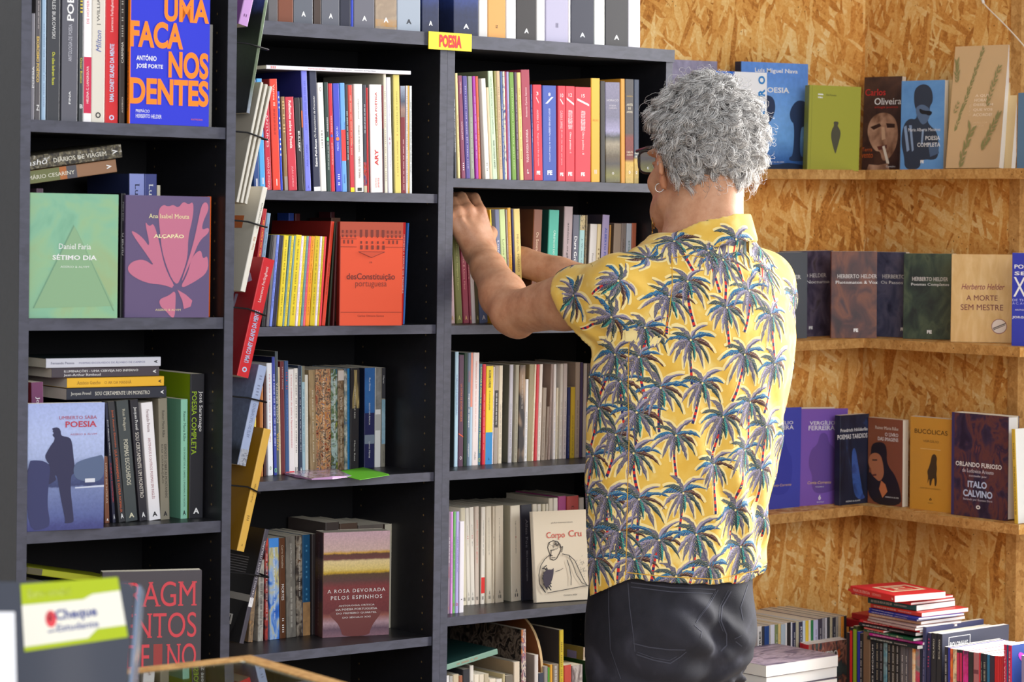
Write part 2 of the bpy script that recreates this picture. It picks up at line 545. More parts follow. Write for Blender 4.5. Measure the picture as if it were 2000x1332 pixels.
# ---------------------------------------------------------------- books
def book_meshes(root, t, h, d, col, hard=False, spine=None, front=None, left=None, sart=None, fart=None, lart=None,
 stext=(), ftext=(), page=None, bands=(), fshapes=(), rough=0.42, fbands=(), left_col=None, ftop=()):
 """a book standing spine toward -y: x across the spine, y into the shelf, z up"""
 C = mat(col, rough) if not isinstance(col, bpy.types.Material) else col
 S = sart or (mat(spine, rough) if spine else C)
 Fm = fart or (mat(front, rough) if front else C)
 Lm = lart or (mat(left, rough) if left else C)
 b = 0.0026 if hard else 0.0006
 b = min(b, t * 0.2)
 ins = 0.003 if hard else 0.0004
 r = min(0.0016, t * 0.22)
 k = r * 0.3
 out = [(0, d), (0, r), (k, k), (r, 0), (t - r, 0), (t - k, k), (t, r), (t, d)]
 inn = [(b, d), (b, r + b), (b + k * .6, b + k * .6), (r + b * .5, b), (t - r - b * .5, b), (t - b - k * .6, b + k * .6), (t - b, r + b), (t - b, d)]
 mb = MB()
 n = len(out)
 vs = [(x, y, 0) for x, y in out] + [(x, y, h) for x, y in out] + [(x, y, 0) for x, y in inn] + [(x, y, h) for x, y in inn]
 mb.v = [tuple(v) for v in vs]
 def face(f, m):
  mb.f.append(list(f))
  mb.m.append(mb.mi(m))
  mb.sm.append(False)
 for i in range(n - 1):
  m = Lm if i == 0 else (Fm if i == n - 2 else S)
  face((i, i + 1, n + i + 1, n + i), m)                     # outside
  face((2 * n + i + 1, 2 * n + i, 3 * n + i, 3 * n + i + 1), PAGE)   # inside
  face((i + 1, i, 2 * n + i, 2 * n + i + 1), m)             # bottom rim
  face((n + i, n + i + 1, 3 * n + i + 1, 3 * n + i), m)     # top rim
 face((0, n, 3 * n, 2 * n), Lm)
 face((n - 1, 2 * n - 1 + 0, 3 * n - 1 + n, 3 * n - 1)[:2] + (4 * n - 1, 3 * n - 1), Fm)
 e = 0.00015
 for (z0, z1, c) in bands:                                     # printed bands on the spine
  m = c if isinstance(c, bpy.types.Material) else mat(c, rough)
  mb.add([(r * .3, -e, z0 * h), (t - r * .3, -e, z0 * h), (t - r * .3, -e, z1 * h), (r * .3, -e, z1 * h)], [(0, 1, 2, 3)], m)
 for (y0, y1, z0, z1, c) in fbands:                            # printed panels on the front cover
  m = c if isinstance(c, bpy.types.Material) else mat(c, rough)
  mb.add([(t + e, y0 * d, z0 * h), (t + e, y1 * d, z0 * h), (t + e, y1 * d, z1 * h), (t + e, y0 * d, z1 * h)], [(0, 1, 2, 3)], m)
 for j, (poly, c) in enumerate(fshapes):
  if len(poly) >= 7:                                        # round off drawn outlines
   for _ in range(2):
    poly = [q for a, b_ in zip(poly, poly[1:] + poly[:1]) for q in ((a[0] * .75 + b_[0] * .25, a[1] * .75 + b_[1] * .25), (a[0] * .25 + b_[0] * .75, a[1] * .25 + b_[1] * .75))]                       # printed shapes on the front cover
  m = c if isinstance(c, bpy.types.Material) else mat(c, rough)
  ee = e * 2 + j * 0.00003
  bm = bmesh.new()
  vv = [bm.verts.new((t + ee, p[0] * d, p[1] * h)) for p in poly]
  try:
   f = bm.faces.new(vv)
   f.normal_update()
   if f.normal.x < 0:
    f.normal_flip()
   tr = bmesh.ops.triangulate(bm, faces=[f])
   bm.verts.index_update()
   mb.add([v.co.copy() for v in bm.verts], [[v.index for v in q.verts] for q in bm.faces], m)
  except ValueError:
   pass
  bm.free()
 mb.build('cover', root)
 mp = MB()
 pm = page or PAGE
 mp.box((b * 1.05, b * 1.3, ins), (t - b * 1.05, d - (0.003 if hard else 0.0006), h - ins), pm)
 mp.build('pages', root)
 if stext or ftext:
  for s in stext:
   mt = MB()
   txt, f0, f1, c, way, wf = s[:6]
   kw = s[6] if len(s) > 6 else {}
   off = kw.get('off', 0.5)
   kw2 = {k: v for k, v in kw.items() if k != 'off'}
   hw = wf * t
   xc = t * off
   y = -e * 2.2
   if way == 'up':
    fn = lambda x, q: (xc + hw * (0.5 - q), y, (f0 + (f1 - f0) * x) * h)
   elif way == 'down':
    fn = lambda x, q: (xc - hw * (0.5 - q), y, (f1 - (f1 - f0) * x) * h)
   else:                                                  # across the spine
    fn = lambda x, q: (xc + hw * (x - 0.5), y, (f0 + (f1 - f0) * q) * h)
   put_text(mt, txt, fn, mat(c, 0.5), **kw2)
   if mt.v:
    mt.build('mark' if txt in MARKS else 'title', root)
  for s in ftext:
   mt = MB()
   txt, x0, x1, z0, z1, c = s[:6]
   kw = s[6] if len(s) > 6 else {}
   rot = kw.get('rot')
   kw2 = {k: v for k, v in kw.items() if k not in ('rot',)}
   xx = t + e * 2 + 0.0004
   if z1 - z0 > .06:
    kw2.setdefault('res', 6)
   if rot == 'up':
    fn = lambda x, q: (xx, (x0 + (x1 - x0) * (1 - q)) * d, (z0 + (z1 - z0) * x) * h)
   else:
    fn = lambda x, q: (xx, (x0 + (x1 - x0) * x) * d, (z0 + (z1 - z0) * q) * h)
   put_text(mt, txt, fn, c if isinstance(c, bpy.types.Material) else mat(c, 0.5), **kw2)
   if mt.v:
    mt.build('mark' if txt in MARKS else 'title', root)
MARKS = ('A', 'o', 'O', '/', ':', 'FE', '-', '*', 'lI', 'll', 'V', 'Z', 'B')
BOOKN = {}
ORD = ['first', 'second', 'third', 'fourth', 'fifth', 'sixth', 'seventh', 'eighth', 'ninth', 'tenth', 'eleventh', 'twelfth', 'thirteenth',
 'fourteenth', 'fifteenth', 'sixteenth', 'seventeenth', 'eighteenth', 'nineteenth', 'twentieth', 'twenty-first', 'twenty-second',
 'twenty-third', 'twenty-fourth', 'twenty-fifth', 'twenty-sixth', 'twenty-seventh', 'twenty-eighth', 'twenty-ninth', 'thirtieth',
 'thirty-first', 'thirty-second', 'thirty-third', 'thirty-fourth', 'thirty-fifth', 'thirty-sixth', 'thirty-seventh', 'thirty-eighth',
 'thirty-ninth', 'fortieth']
def colour_word(c):
 r, g, b = c
 mx, mn = max(c), min(c)
 v = mx / 255
 s = (mx - mn) / max(1, mx)
 if s < 0.13:
  return 'white' if v > .86 else 'pale grey' if v > .68 else 'grey' if v > .42 else 'dark grey' if v > .24 else 'black'
 h = 60 * (((g - b) / (mx - mn)) % 6 if mx == r else (b - r) / (mx - mn) + 2 if mx == g else (r - g) / (mx - mn) + 4)
 if v < .28:
  return 'dark brown' if 10 < h < 50 else 'near-black green' if 70 < h < 170 else 'navy' if 200 < h < 280 else 'near-black'
 if s < .3:
  if 20 <= h < 70:
   return 'cream' if v > .8 else 'beige' if v > .62 else 'taupe'
  if 180 <= h < 290:
   return 'pale lilac-grey' if v > .7 else 'slate grey'
  if h >= 290 or h < 20:
   return 'pinkish white' if v > .8 else 'dusty mauve'
  return 'pale green' if v > .7 else 'sage green'
 if h < 14 or h >= 345:
  return 'red' if v > .6 and s > .6 else 'rose' if v > .6 else 'maroon'
 if h < 40:
  return 'orange' if v > .75 and s > .6 else 'tan' if v > .7 else 'brown'
 if h < 68:
  return ('yellow' if s > .5 else 'pale yellow') if v > .7 else 'mustard' if v > .5 else 'olive'
 if h < 165:
  return 'green' if v > .4 else 'dark green'
 if h < 198:
  return 'teal' if v < .75 else 'turquoise'
 if h < 255:
  return 'blue' if s > .5 and v > .45 else 'light blue' if v > .7 else 'dark blue' if v < .5 else 'slate blue'
 if h < 290:
  return 'violet' if v > .45 else 'dark violet'
 return 'magenta' if s > .6 else 'lilac' if v > .7 else 'plum'
ALL_BOOKS = []
def px_row(M, w, zoom, v, entries, place, group, defaults=None, start=0, say_left=True, zmin=None):
 """stand a row of books on the shelf whose top is at local height w.
 entries: (left, right, top at the top edge; left at the foot; colour; options), read from an enlarged crop"""
 zx, zy, zs = zoom
 X = lambda x: zx + x / zs
 Y = lambda y: zy + y / zs
 out = []
 prev = None
 n = len(entries)
 xs0, xs1 = entries[0][0], entries[-1][0]
 rows = []
 for i, en in enumerate(entries):
  xl, xr, yt, xb, col = en[:5]
  op = dict(defaults or {})
  op.update(en[5] if len(en) > 5 else {})
  if isinstance(v, tuple):
   f = (xl - xs0) / max(1, xs1 - xs0)
   vv = v[0] + (v[1] - v[0]) * f
  else:
   vv = v
  vv += op.pop('dv', 0.0)
  ub = ufor(M, X(xb), vv, w)
  ut, wt = hit(M, X(xl), Y(yt), vv)
  ur, _ = hit(M, X(xr), Y(yt), vv)
  t = max(0.003, ur - ut)
  h0 = wt - w
  lean = math.atan2(ut - ub, h0)
  h = math.hypot(ut - ub, h0)
  h = op.pop('h', h)
  free = op.pop('free', False)
  if prev is not None and not free:
   pu, pt, pl, ph, pv = prev
   pr = pu + pt / max(0.5, math.cos(pl))
   if ub < pr + 0.0002:
    ub = pr + 0.0002
   hh = min(h, ph) * .995
   need = pr + math.tan(pl) * hh + 0.0002
   if ub + math.tan(lean) * hh < need:
    lean = math.atan2(need - ub, hh)
    if lean < -0.25:
     lean = -0.25
     # keep the measured right edge, so that the row does not drift
   ur_b = ur - math.tan(lean) * h0
   if ur_b - ub < t:
    t = max(0.0035, ur_b - ub)
  if not free:
   prev = (ub, t, lean, h, vv)
  rows.append((ub, vv, t, h, lean, col, op, M, w))
 words = []
 for r in rows:
  c = r[5]
  words.append(r[6].get('cw') or (colour_word(c) if not isinstance(c, bpy.types.Material) else 'patterned'))
 for i, (ub, vv, t, h, lean, col, op, M_, w_) in enumerate(rows):
  op = dict(op)
  op.pop('cw', None)
  lab = op.pop('label', None)
  if lab is None:
   size = 'slim ' if t < 0.0085 else 'thick ' if t > 0.026 else ''
   tall = ''
   k = i + 1 + start
   if i == 0 and start == 0:
    where = 'leftmost ' + place
   elif i == n - 1 and op.get('last', True) and n > 3:
    where = 'rightmost ' + place
   else:
    where = '%s from left %s' % (ORD[k - 1], place)
   nb = ''
   if 0 < i < n - 1:
    nb = ' between %s and %s,' % (words[i - 1], words[i + 1])
   lab = '%s%s book%s %s' % (size, words[i], nb, where)
   if len(lab.split()) > 16:
    lab = '%s book%s %s' % (words[i], nb, where)
   if len(lab.split()) > 16:
    lab = '%s%s book right of %s, %s' % (size, words[i], words[i - 1], where)
  op.pop('last', None)
  out.append(stand(M, ub, vv, w, t, h, lean, col, lab, group, **op))
 return out
def stand(M, ub, vv, w, t, h, lean, col, label, group, d=0.135, **op):
 d = min(d, DEP - 0.012 - vv) if op.pop('inshelf', True) else d
 lift = max(0.0, math.sin(lean) * t)
 P = M @ Matrix.Translation((ub, vv, w + lift + 0.0002)) @ Matrix.Rotation(lean, 4, 'Y')
 root = empty('book', P, label, 'book', group)
 book_meshes(root, t, h, d, col, **op)
 ALL_BOOKS.append(root)
 return root
def face_book(M, u, v, w, wd, h, t, col, label, group=None, turn=0.0, back=0.0, roll=0.0, **op):
 """a book showing its front cover: (u, v, w) is the foot of its left front corner;
 turn = degrees swung toward the viewer, back = degrees leaning back"""
 P = (M @ Matrix.Translation((u, v, w + 0.0003 + t * math.sin(math.radians(max(0, back))))) @ Matrix.Rotation(math.radians(-turn), 4, 'Z') @ Matrix.Rotation(math.radians(-back), 4, 'X')
 @ Matrix.Rotation(math.radians(roll), 4, 'Y') @ Matrix.Rotation(-PI / 2, 4, 'Z') @ Matrix.Translation((-t, 0, 0)))
 root = empty('book', P, label, 'book', group)
 book_meshes(root, t, h, wd, col, **op)
 ALL_BOOKS.append(root)
 return root
def px_face(M, w, v, xl, xr, yt, t, col, label, group=None, turn=0.0, back=0.0, **op):
 """the same from pixel columns of its left and right foot and the row of its top left corner"""
 u0 = ufor(M, xl, v, w)
 # find the width for which the right foot shows at xr
 lo, hi = 0.03, 0.5
 a = math.radians(turn)
 for _ in range(30):
  m_ = (lo + hi) / 2
  x = proj(M @ Vector((u0 + m_ * math.cos(a), v - m_ * math.sin(a), w)))[0]
  if x < xr:
   lo = m_
  else:
   hi = m_
 wd = lo
 b = math.radians(back)
 lo, hi = 0.05, 0.6
 for _ in range(30):
  m_ = (lo + hi) / 2
  y = proj(M @ Vector((u0 + math.sin(b) * m_ * math.sin(a), v + math.sin(b) * m_ * math.cos(a), w + m_ * math.cos(b))))[1]
  if y > yt:
   lo = m_
  else:
   hi = m_
 h = lo
 return face_book(M, u0, v, w, wd, h, t, col, label, group, turn, back, **op)
def lie_book(M, u, v, w, L, wd, t, col, label, group=None, turn=0.0, tilt=0.0, flip=False, **op):
 """a book lying flat with its spine toward the viewer, head of the spine to the left:
 L = height of the book, along u; wd = its width, into the shelf; tilt = degrees its right end is raised"""
 P = M @ Matrix.Translation((u, v, w + 0.0002)) @ Matrix.Rotation(math.radians(turn), 4, 'Z') @ Matrix.Rotation(math.radians(-tilt), 4, 'Y')
 if flip:
  P = P @ Matrix.Translation((0, 0, t)) @ Matrix.Rotation(PI / 2, 4, 'Y')
 else:
  P = P @ Matrix.Translation((L, 0, 0)) @ Matrix.Rotation(-PI / 2, 4, 'Y')
 root = empty('book', P, label, 'book', group)
 book_meshes(root, t, L, wd, col, **op)
 ALL_BOOKS.append(root)
 return root
 # ---------------------------------------------------------------- the shelves, row by row
def U(s, f0, f1, c=(235, 235, 235), wf=0.42, **k):
 return (s, f0, f1, c, 'up', wf, k)
def D(s, f0, f1, c=(235, 235, 235), wf=0.42, **k):
 return (s, f0, f1, c, 'down', wf, k)
def A(s, f0, f1, c=(235, 235, 235), wf=0.42, **k):
 return (s, f0, f1, c, 'across', wf, k)
WH = (238, 238, 238)
BK = (30, 30, 34)
LOGO_A = lambda c=WH, f=0.03, w=0.42: A('A', f, f + 0.04, c, w, bold=0.03)      # publisher's mark at the foot of the spine
FINE = 'lIlllI lIllIlI lllI lIlIlllI llIll lIlllIlI lIllI'                                                    # lettering too small to read
def fine_up(c, a=0.2, b=0.75, w=0.22):
 return U(FINE, a, b, c, w)
def fine_dn(c, a=0.2, b=0.75, w=0.22):
 return D(FINE, a, b, c, w)
 # ======================= left case, top shelf
ZA = (0, 0, 3.806)
H = 0.215
px_row(FL, wL[0], ZA, 0.010, [
 (236, 262, 200, 230, (120, 118, 128), dict(stext=[U('POESIA', .3, .5, WH, .5)], h=0.17)),
 (268, 306, 0, 260, (84, 80, 84), dict(stext=[D('EXORCISMO PO\u00c9TICO', .28, .62, (226, 190, 90), .62, bold=.02), fine_dn((200, 190, 190), .68, .98), A('Z', .07, .11, WH, .5)], h=H)),
 (314, 346, 0, 308, (150, 178, 204), dict(stext=[fine_up((110, 120, 150), .1, .7)], h=0.22)),
 (352, 450, 0, 345, (58, 60, 66), dict(stext=[D('CHARLES BUKOWSKI', .60, .97, (210, 210, 210), .26), D('Os c\u00e3es ladram facas', .26, .5, (220, 220, 60), .22)], h=0.22, hard=True)),
 (464, 585, 0, 455, (92, 92, 102), dict(stext=[U('POEZZ', .70, 1.0, WH, .42, serif=True, bold=.02), U('ANTOLOGIA DE POESIA', .42, .68, (190, 190, 200), .22), U('FINA', .12, .21, WH, .12)], h=0.23)),
 (590, 622, 0, 586, (62, 66, 70), dict(stext=[D('lI lllI', .82, 1, (226, 200, 60), .5), D('Oscar Bueno', .29, .48, (214, 204, 70), .5), A('B', .1, .13, WH, .6)], h=0.215)),
 (622, 684, 0, 616, (240, 236, 238), dict(bands=[(.065, .49, (200, 40, 78))], stext=[U('DE HOMERO A', .74, .98, (206, 50, 80), .28), U('HELENA C. LANGROUVA', .14, .42, WH, .28)], h=H)),
 (686, 786, 0, 678, (216, 210, 198), dict(stext=[U('Milton', .52, .68, (60, 84, 160), .38, shear=.3), U('| WILLIAM B', .72, 1.0, (60, 60, 60), .26, serif=True), A('O', .03, .075, (40, 40, 40), .4, bold=.03)], h=0.22)),
 (786, 884, 0, 780, (206, 40, 46), dict(stext=[U('UMA CONEY ISLAND DA MENTE', .16, .60, (190, 214, 240), .34, bold=.02), U('Lawrence Ferlinghetti', .69, .94, (240, 220, 220), .26, serif=True), A('O', .02, .06, (200, 210, 240), .4, bold=.04)], h=H)),
 (890, 932, 0, 886, (58, 48, 44), dict(stext=[U('CARMINA', .46, .62, (220, 215, 205), .4), U('lllll ll ll lll', .66, .95, (180, 175, 165), .3), U('ASS\u00cdRIO', .08, .2, (200, 190, 180), .3)], h=H, last=False)),
], 'beside blue-orange cover', 'books on the top shelf of the far left bookcase')
ORG = (255, 132, 20)
T = lambda s, x0, x1, z0, z1, c=WH, **k: (s, x0, x1, z0, z1, c, k)
px_face(FL, wL[0], 0.004, 252, 407.5, -14, 0.0085, (38, 50, 205), 'bright blue poetry book with big orange capitals facing out, top shelf far left', None,
 spine=ORG, left=(30, 40, 180), stext=[U('UMA FACA NOS DENTES', .1, .55, (40, 40, 60), .4)],
 ftext=[T('UMA', .42, .985, .800, .985, ORG, bold=.035), T('FACA', .0, .66, .588, .792, ORG, bold=.035), T('NOS', .48, .985, .366, .572, ORG, bold=.035),
 T('DENTES', .0, .99, .152, .356, ORG, bold=.035), T('ANT\u00d3NIO', .08, .33, .488, .535, WH, bold=.02), T('JOS\u00c9 FORTE', .08, .41, .422, .47, WH, bold=.02),
 T('PREF\u00c1CIO', .08, .25, .088, .117, WH), T('HERBERTO HELDER', .08, .40, .046, .076, WH), T('ANTIGONA', .77, .92, .045, .058, (230, 110, 60))])
stand(FL, ufor(FL, 406.8, 0.012, wL[0]) + .0015, 0.016, wL[0], 0.008, 0.172, 0, (126, 124, 120), 'slim grey book tucked behind the right edge of the blue-orange cover', 'books on the top shelf of the far left bookcase', left_col=None)
# ======================= left case, second shelf
w2 = wL[1]
px_face(FL, w2, 0.012, 55.6, 229, 376.5, 0.013, art('green_wash', [(112, 168, 138), (128, 182, 150), (142, 184, 140), (150, 176, 128)], 11, detail=3, lo=.35, hi=.65), 'pale green poetry book with faint triangle facing out, far left', None, turn=9,
 fshapes=[([(.5, .74), (.505, .735), (.96, .10), (.05, .08)], (134, 172, 132)), ([(.495, .75), (.5, .735), (.06, .08), (.045, .08)], (106, 150, 120)), ([(.5, .75), (.51, .735), (.965, .06), (.95, .06)], (112, 152, 118))],
 ftext=[T('Daniel Faria', .33, .69, .555, .598, WH, serif=True), T('S\u00c9TIMO DIA', .26, .76, .468, .515, WH, serif=True, bold=.02), T('ASS\u00cdRIO & ALVIM', .35, .67, .405, .425, (220, 230, 220))])
PINK = (190, 108, 136)
coral = [([(.62, .22), (.47, .40), (.40, .62), (.33, .78), (.28, .74), (.22, .80), (.30, .56), (.20, .66), (.06, .72), (.10, .66), (.27, .50), (.40, .36)], PINK),
 ([(.60, .24), (.44, .5), (.40, .74), (.38, .88), (.44, .93), (.5, .91), (.56, .93), (.62, .90), (.68, .96), (.74, .93), (.80, .96), (.80, .84), (.74, .66), (.74, .5), (.68, .36)], PINK),
 ([(.64, .24), (.76, .5), (.82, .66), (.86, .8), (.90, .94), (.96, .96), (.99, .90), (.92, .80), (.90, .72), (.99, .75), (.99, .70), (.88, .64), (.80, .5)], PINK),
 ([(.60, .23), (.46, .27), (.26, .28), (.08, .34), (.02, .40), (.08, .46), (.22, .48), (.34, .42), (.30, .48), (.36, .50), (.46, .42)], PINK),
 ([(.64, .23), (.74, .36), (.78, .48), (.84, .54), (.90, .56), (.92, .48), (.98, .52), (.99, .38), (.84, .30)], PINK),
 ([(.60, .23), (.52, .18), (.40, .15), (.42, .09), (.48, .06), (.55, .0), (.59, .0), (.60, .10)], PINK), ([(.62, .23), (.72, .19), (.80, .14), (.78, .09), (.70, .07), (.68, .14)], PINK)]
px_face(FL, w2, 0.014, 243, 407.5, 381, 0.012, (92, 76, 116), 'purple poetry book printed with pink seaweed facing out, far left', None, turn=8, fshapes=coral,
 ftext=[T('Ana Isabel Mouta', .27, .75, .815, .85, (235, 226, 170), serif=True), T('AL\u00c7AP\u00c3O', .33, .69, .648, .69, (240, 232, 180), serif=True, bold=.02), T('ASS\u00cdRIO & ALVIM', .36, .66, .055, .075, (225, 210, 160))])
G2 = 'books on the second shelf of the far left bookcase'
stand(FL, ufor(FL, 229.5, 0.03, w2), 0.022, w2, 0.0085, 0.205, 0, (26, 26, 30), 'slim black spine between the green and the purple front covers', G2, stext=[D('Pedro Eiras', .78, .93, (150, 150, 150), .3), D('O BICHO', .5, .68, (190, 190, 190), .4)])
stand(FL, ufor(FL, 410.6, 0.034, w2) - 0.008, 0.034, w2, 0.008, 0.2035, 0, (220, 96, 30), 'orange book peeking out behind the right edge of the purple cover', G2)
zB = (0, 270, 3.506)
px_row(FL, w2, zB, 0.07, [
 (250, 298, 345, 250, (92, 70, 84), dict(label='mauve spine just showing above the pale green cover, left', d=.13)),
 (888, 990, 243, 888, (150, 160, 222), dict(label='lilac-blue spine under the tilted pair of books, far left', stext=[D('Lu\u00eds', .80, .93, (40, 40, 70), .3, serif=True)], left=(42, 50, 88), d=.15)),
 (992, 1075, 245, 992, (70, 78, 140), dict(label='indigo spine right of the lilac-blue one, far left case', stext=[D('Lu\u00eds', .80, .93, WH, .34, serif=True)], d=.15)),
 (1077, 1100, 322, 1077, (206, 198, 176), dict(label='slim cream spine above the purple seaweed cover', d=.13)),
], '', G2)
# two books lying tilted on top of them
u0, wA = hit(FL, 62, 270 + 318 / 3.506, 0.05)
u1, wBt = hit(FL, 803 / 3.506, 270 + 236 / 3.506, 0.05)
tl = math.degrees(math.atan2(wBt - wA, u1 - u0))
LB = math.hypot(u1 - u0, wBt - wA)
uLin = uL0 + 0.019
dl = uLin - u0
lie_book(FL, uLin, 0.05, wA + math.tan(math.radians(tl)) * dl + .001, LB - dl, 0.14, 0.0215, (150, 112, 84), 'brown and olive book lying tilted beneath the speckled one, far left', None, tilt=tl, flip=False,
 bands=[(.57, 1.0, (112, 116, 74)), (.5, .57, (176, 106, 58)), (.40, .5, (86, 84, 90))], stext=[D('DE M\u00c1RIO CESARINY', .42, .97, (226, 222, 205), .36, serif=True), A('V', .05, .10, WH, .34, bold=.03)])
lie_book(FL, uLin, 0.045, wA + math.tan(math.radians(tl)) * dl + .0243, LB - dl + .007, 0.145, 0.0225, art('speckled', [(50, 46, 44), (84, 78, 66), (120, 112, 88), (190, 190, 190)], 160, detail=6, lo=.38, hi=.72), 'speckled dark book lying tilted on top of a brown one, far left', None, tilt=tl,
 stext=[D('Bash\u014d', .72, .96, WH, .42, shear=.2), D('DI\u00c1RIOS DE VIAGEM', .15, .66, (225, 222, 210), .40, serif=True), A('V', .04, .09, WH, .3, bold=.03)])
# ======================= left case, third shelf
w3 = wL[2]
G3 = 'books on the third shelf of the far left bookcase'
zC = (0, 640, 3.171)
AA = dict(hard=False)
px_row(FL, w3, zC, 0.058, [
 (640, 668, 800, 652, (124, 78, 58), dict(stext=[D('LIVRO DE HORAS', .3, .9, (205, 190, 175), .3), LOGO_A()])),
 (650, 668, 468, 700, (42, 44, 66), dict(stext=[D('Jos\u00e9 Alberto Oliveira', .56, .86, WH, .4), D('O QUE VAI ACONTECER?', .17, .50, (206, 60, 66), .5), LOGO_A()])),
 (668, 710, 462, 738, (58, 58, 62), dict(stext=[D('Jos\u00e9 Amaro Dion\u00edsio', .62, .93, (214, 104, 60), .34), D('LIL\u00c1 DESMAIADAS E OUTRA NOMALIA', .08, .60, (220, 104, 56), .42), LOGO_A()])),
 (712, 795, 457, 772, (70, 76, 78), dict(stext=[D('Ron Padgett', .75, .93, (205, 200, 180), .28, serif=True), D('POEMAS ESCOLHIDOS', .3, .68, (222, 218, 198), .34, serif=True), LOGO_A((226, 220, 190))])),
 (806, 856, 450, 866, (46, 44, 52), dict(stext=[D('Jacques Prevel', .75, .94, WH, .42, serif=True), D('SOU CERTAMENTE UM MONSTRO', .19, .73, (220, 214, 205), .44, serif=True), LOGO_A()])),
 (874, 945, 468, 926, (238, 236, 240), dict(stext=[D('Fernando Pessoa', .75, .94, (110, 60, 70), .26, serif=True), D('ANTINOUS E OUTROS POEMAS EM INGL\u00caS', .18, .70, (150, 70, 84), .28, serif=True), LOGO_A(BK)])),
 (973, 1036, 440, 990, (134, 128, 112), dict(stext=[D('Rainer Maria Rilke', .68, .9, (60, 58, 54), .26, serif=True), D('EXPOSTO SOBRE AS MONTANHAS', .18, .62, (50, 48, 44), .26, serif=True, off=.65), D('DO CORA\u00c7\u00c3O', .30, .62, (50, 48, 44), .26, serif=True, off=.3), LOGO_A(BK)])),
 (1122, 1164, 445, 1120, (138, 196, 172), dict(stext=[D('Rainer Maria Rilke', .65, .9, (60, 90, 84), .34, serif=True), D('OS SONETOS A ORFEU | POEMAS \u00c0 NOITE', .1, .6, (60, 90, 84), .34, serif=True), LOGO_A(BK)], left=(104, 160, 134), d=.14)),
 (1180, 1268, 288, 1170, (40, 40, 46), dict(hard=True, stext=[D('Jos\u00e9 Saramago', .6, .88, (225, 225, 225), .3, serif=True, off=.72), D('POESIA COMPLETA', .44, .88, (160, 196, 40), .34, serif=True, off=.28), LOGO_A()], left=(122, 148, 12), d=.16, label='tall black spine with a lime green cover, rightmost beside standing-man cover')),
], 'beside standing-man cover', G3)
SKY = zbands('harbour_photo', [(0, (56, 62, 118)), (.012, (62, 66, 124)), (.03, (84, 96, 150)), (.075, (112, 126, 172)), (.078, (52, 60, 104)), (.1, (78, 92, 138)), (.125, (160, 174, 214)), (.16, (170, 184, 226)), (.23, (158, 172, 222))], 0.012, 60, mottled=.08)
MAN = (44, 44, 78)
man = [([(.31, .80), (.34, .81), (.40, .81), (.43, .78), (.43, .755), (.45, .74), (.55, .73), (.58, .68), (.60, .56), (.62, .46), (.60, .44), (.57, .43), (.56, .34), (.58, .22), (.61, .08), (.60, .055), (.48, .05), (.50, .07), (.46, .18), (.42, .30), (.39, .42), (.36, .44), (.36, .42), (.38, .40), (.33, .38), (.28, .36), (.0, .36), (.0, .54), (.28, .52), (.30, .54), (.28, .52), (.22, .58), (.25, .62), (.31, .68), (.34, .70), (.35, .73), (.33, .74), (.32, .755), (.34, .765), (.32, .78), (.33, .79)], MAN),
 ([(.0, .0), (.0, .55), (.1, .56), (.24, .545), (.30, .50), (.28, .40), (.26, .20), (.30, .08), (.28, .02)], (50, 54, 98)),
 ([(.60, .42), (.60, .52), (.74, .555), (.9, .575), (1, .59), (1, .37), (.7, .38)], (84, 100, 134)),
 ([(.75, .37), (.75, .40), (.88, .40), (.88, .37)], (210, 214, 226)), ([(.62, .335), (1, .345), (1, .33), (.62, .325)], (196, 204, 226))]
px_face(FL, w3, 0.006, 52, 202, 789, 0.014, SKY, 'pale blue poetry book with photo of a leaning man facing out', None, turn=6, fshapes=man,
 ftext=[T('UMBERTO SABA', .40, .90, .872, .897, (168, 60, 80), serif=True), T('POESIA', .48, .90, .808, .856, (180, 50, 70), serif=True, bold=.02), T('ASS\u00cdRIO & ALVIM', .55, .90, .745, .763, (170, 100, 124))])
# the lying pile on top of the standing books
wP = hit(FL, 590 / 3.171, 640 + 455 / 3.171, 0.055)[1]
zz = wP + 0.003
def lying(M, zoom, items, v, w, group, d=0.14, turn=0.0, tilt=0.0):
 """a pile of lying books, bottom first: (left, right, thickness in crop px, colour, label, options)"""
 zx, zy, zs = zoom
 for (xl, xr, th, col, label, op) in items:
  vv = v + op.pop('dv', 0)
  ua = ufor(M, zx + xl / zs, vv, w)
  ub = ufor(M, zx + xr / zs, vv, w)
  sc = FPX / (M @ Vector((ua, vv, w)) - CAM).dot(FWD)
  t = th / zs / sc
  t0 = op.pop('turn', turn)
  k = op.pop('tilt', tilt)
  lie_book(M, ua, vv, w, (ub - ua) / math.cos(math.radians(t0)), op.pop('d', d), t, col, label, group, turn=t0, tilt=k, **op)
  w += t + 0.0006
GS = 'books lying in a pile on the far left bookcase'
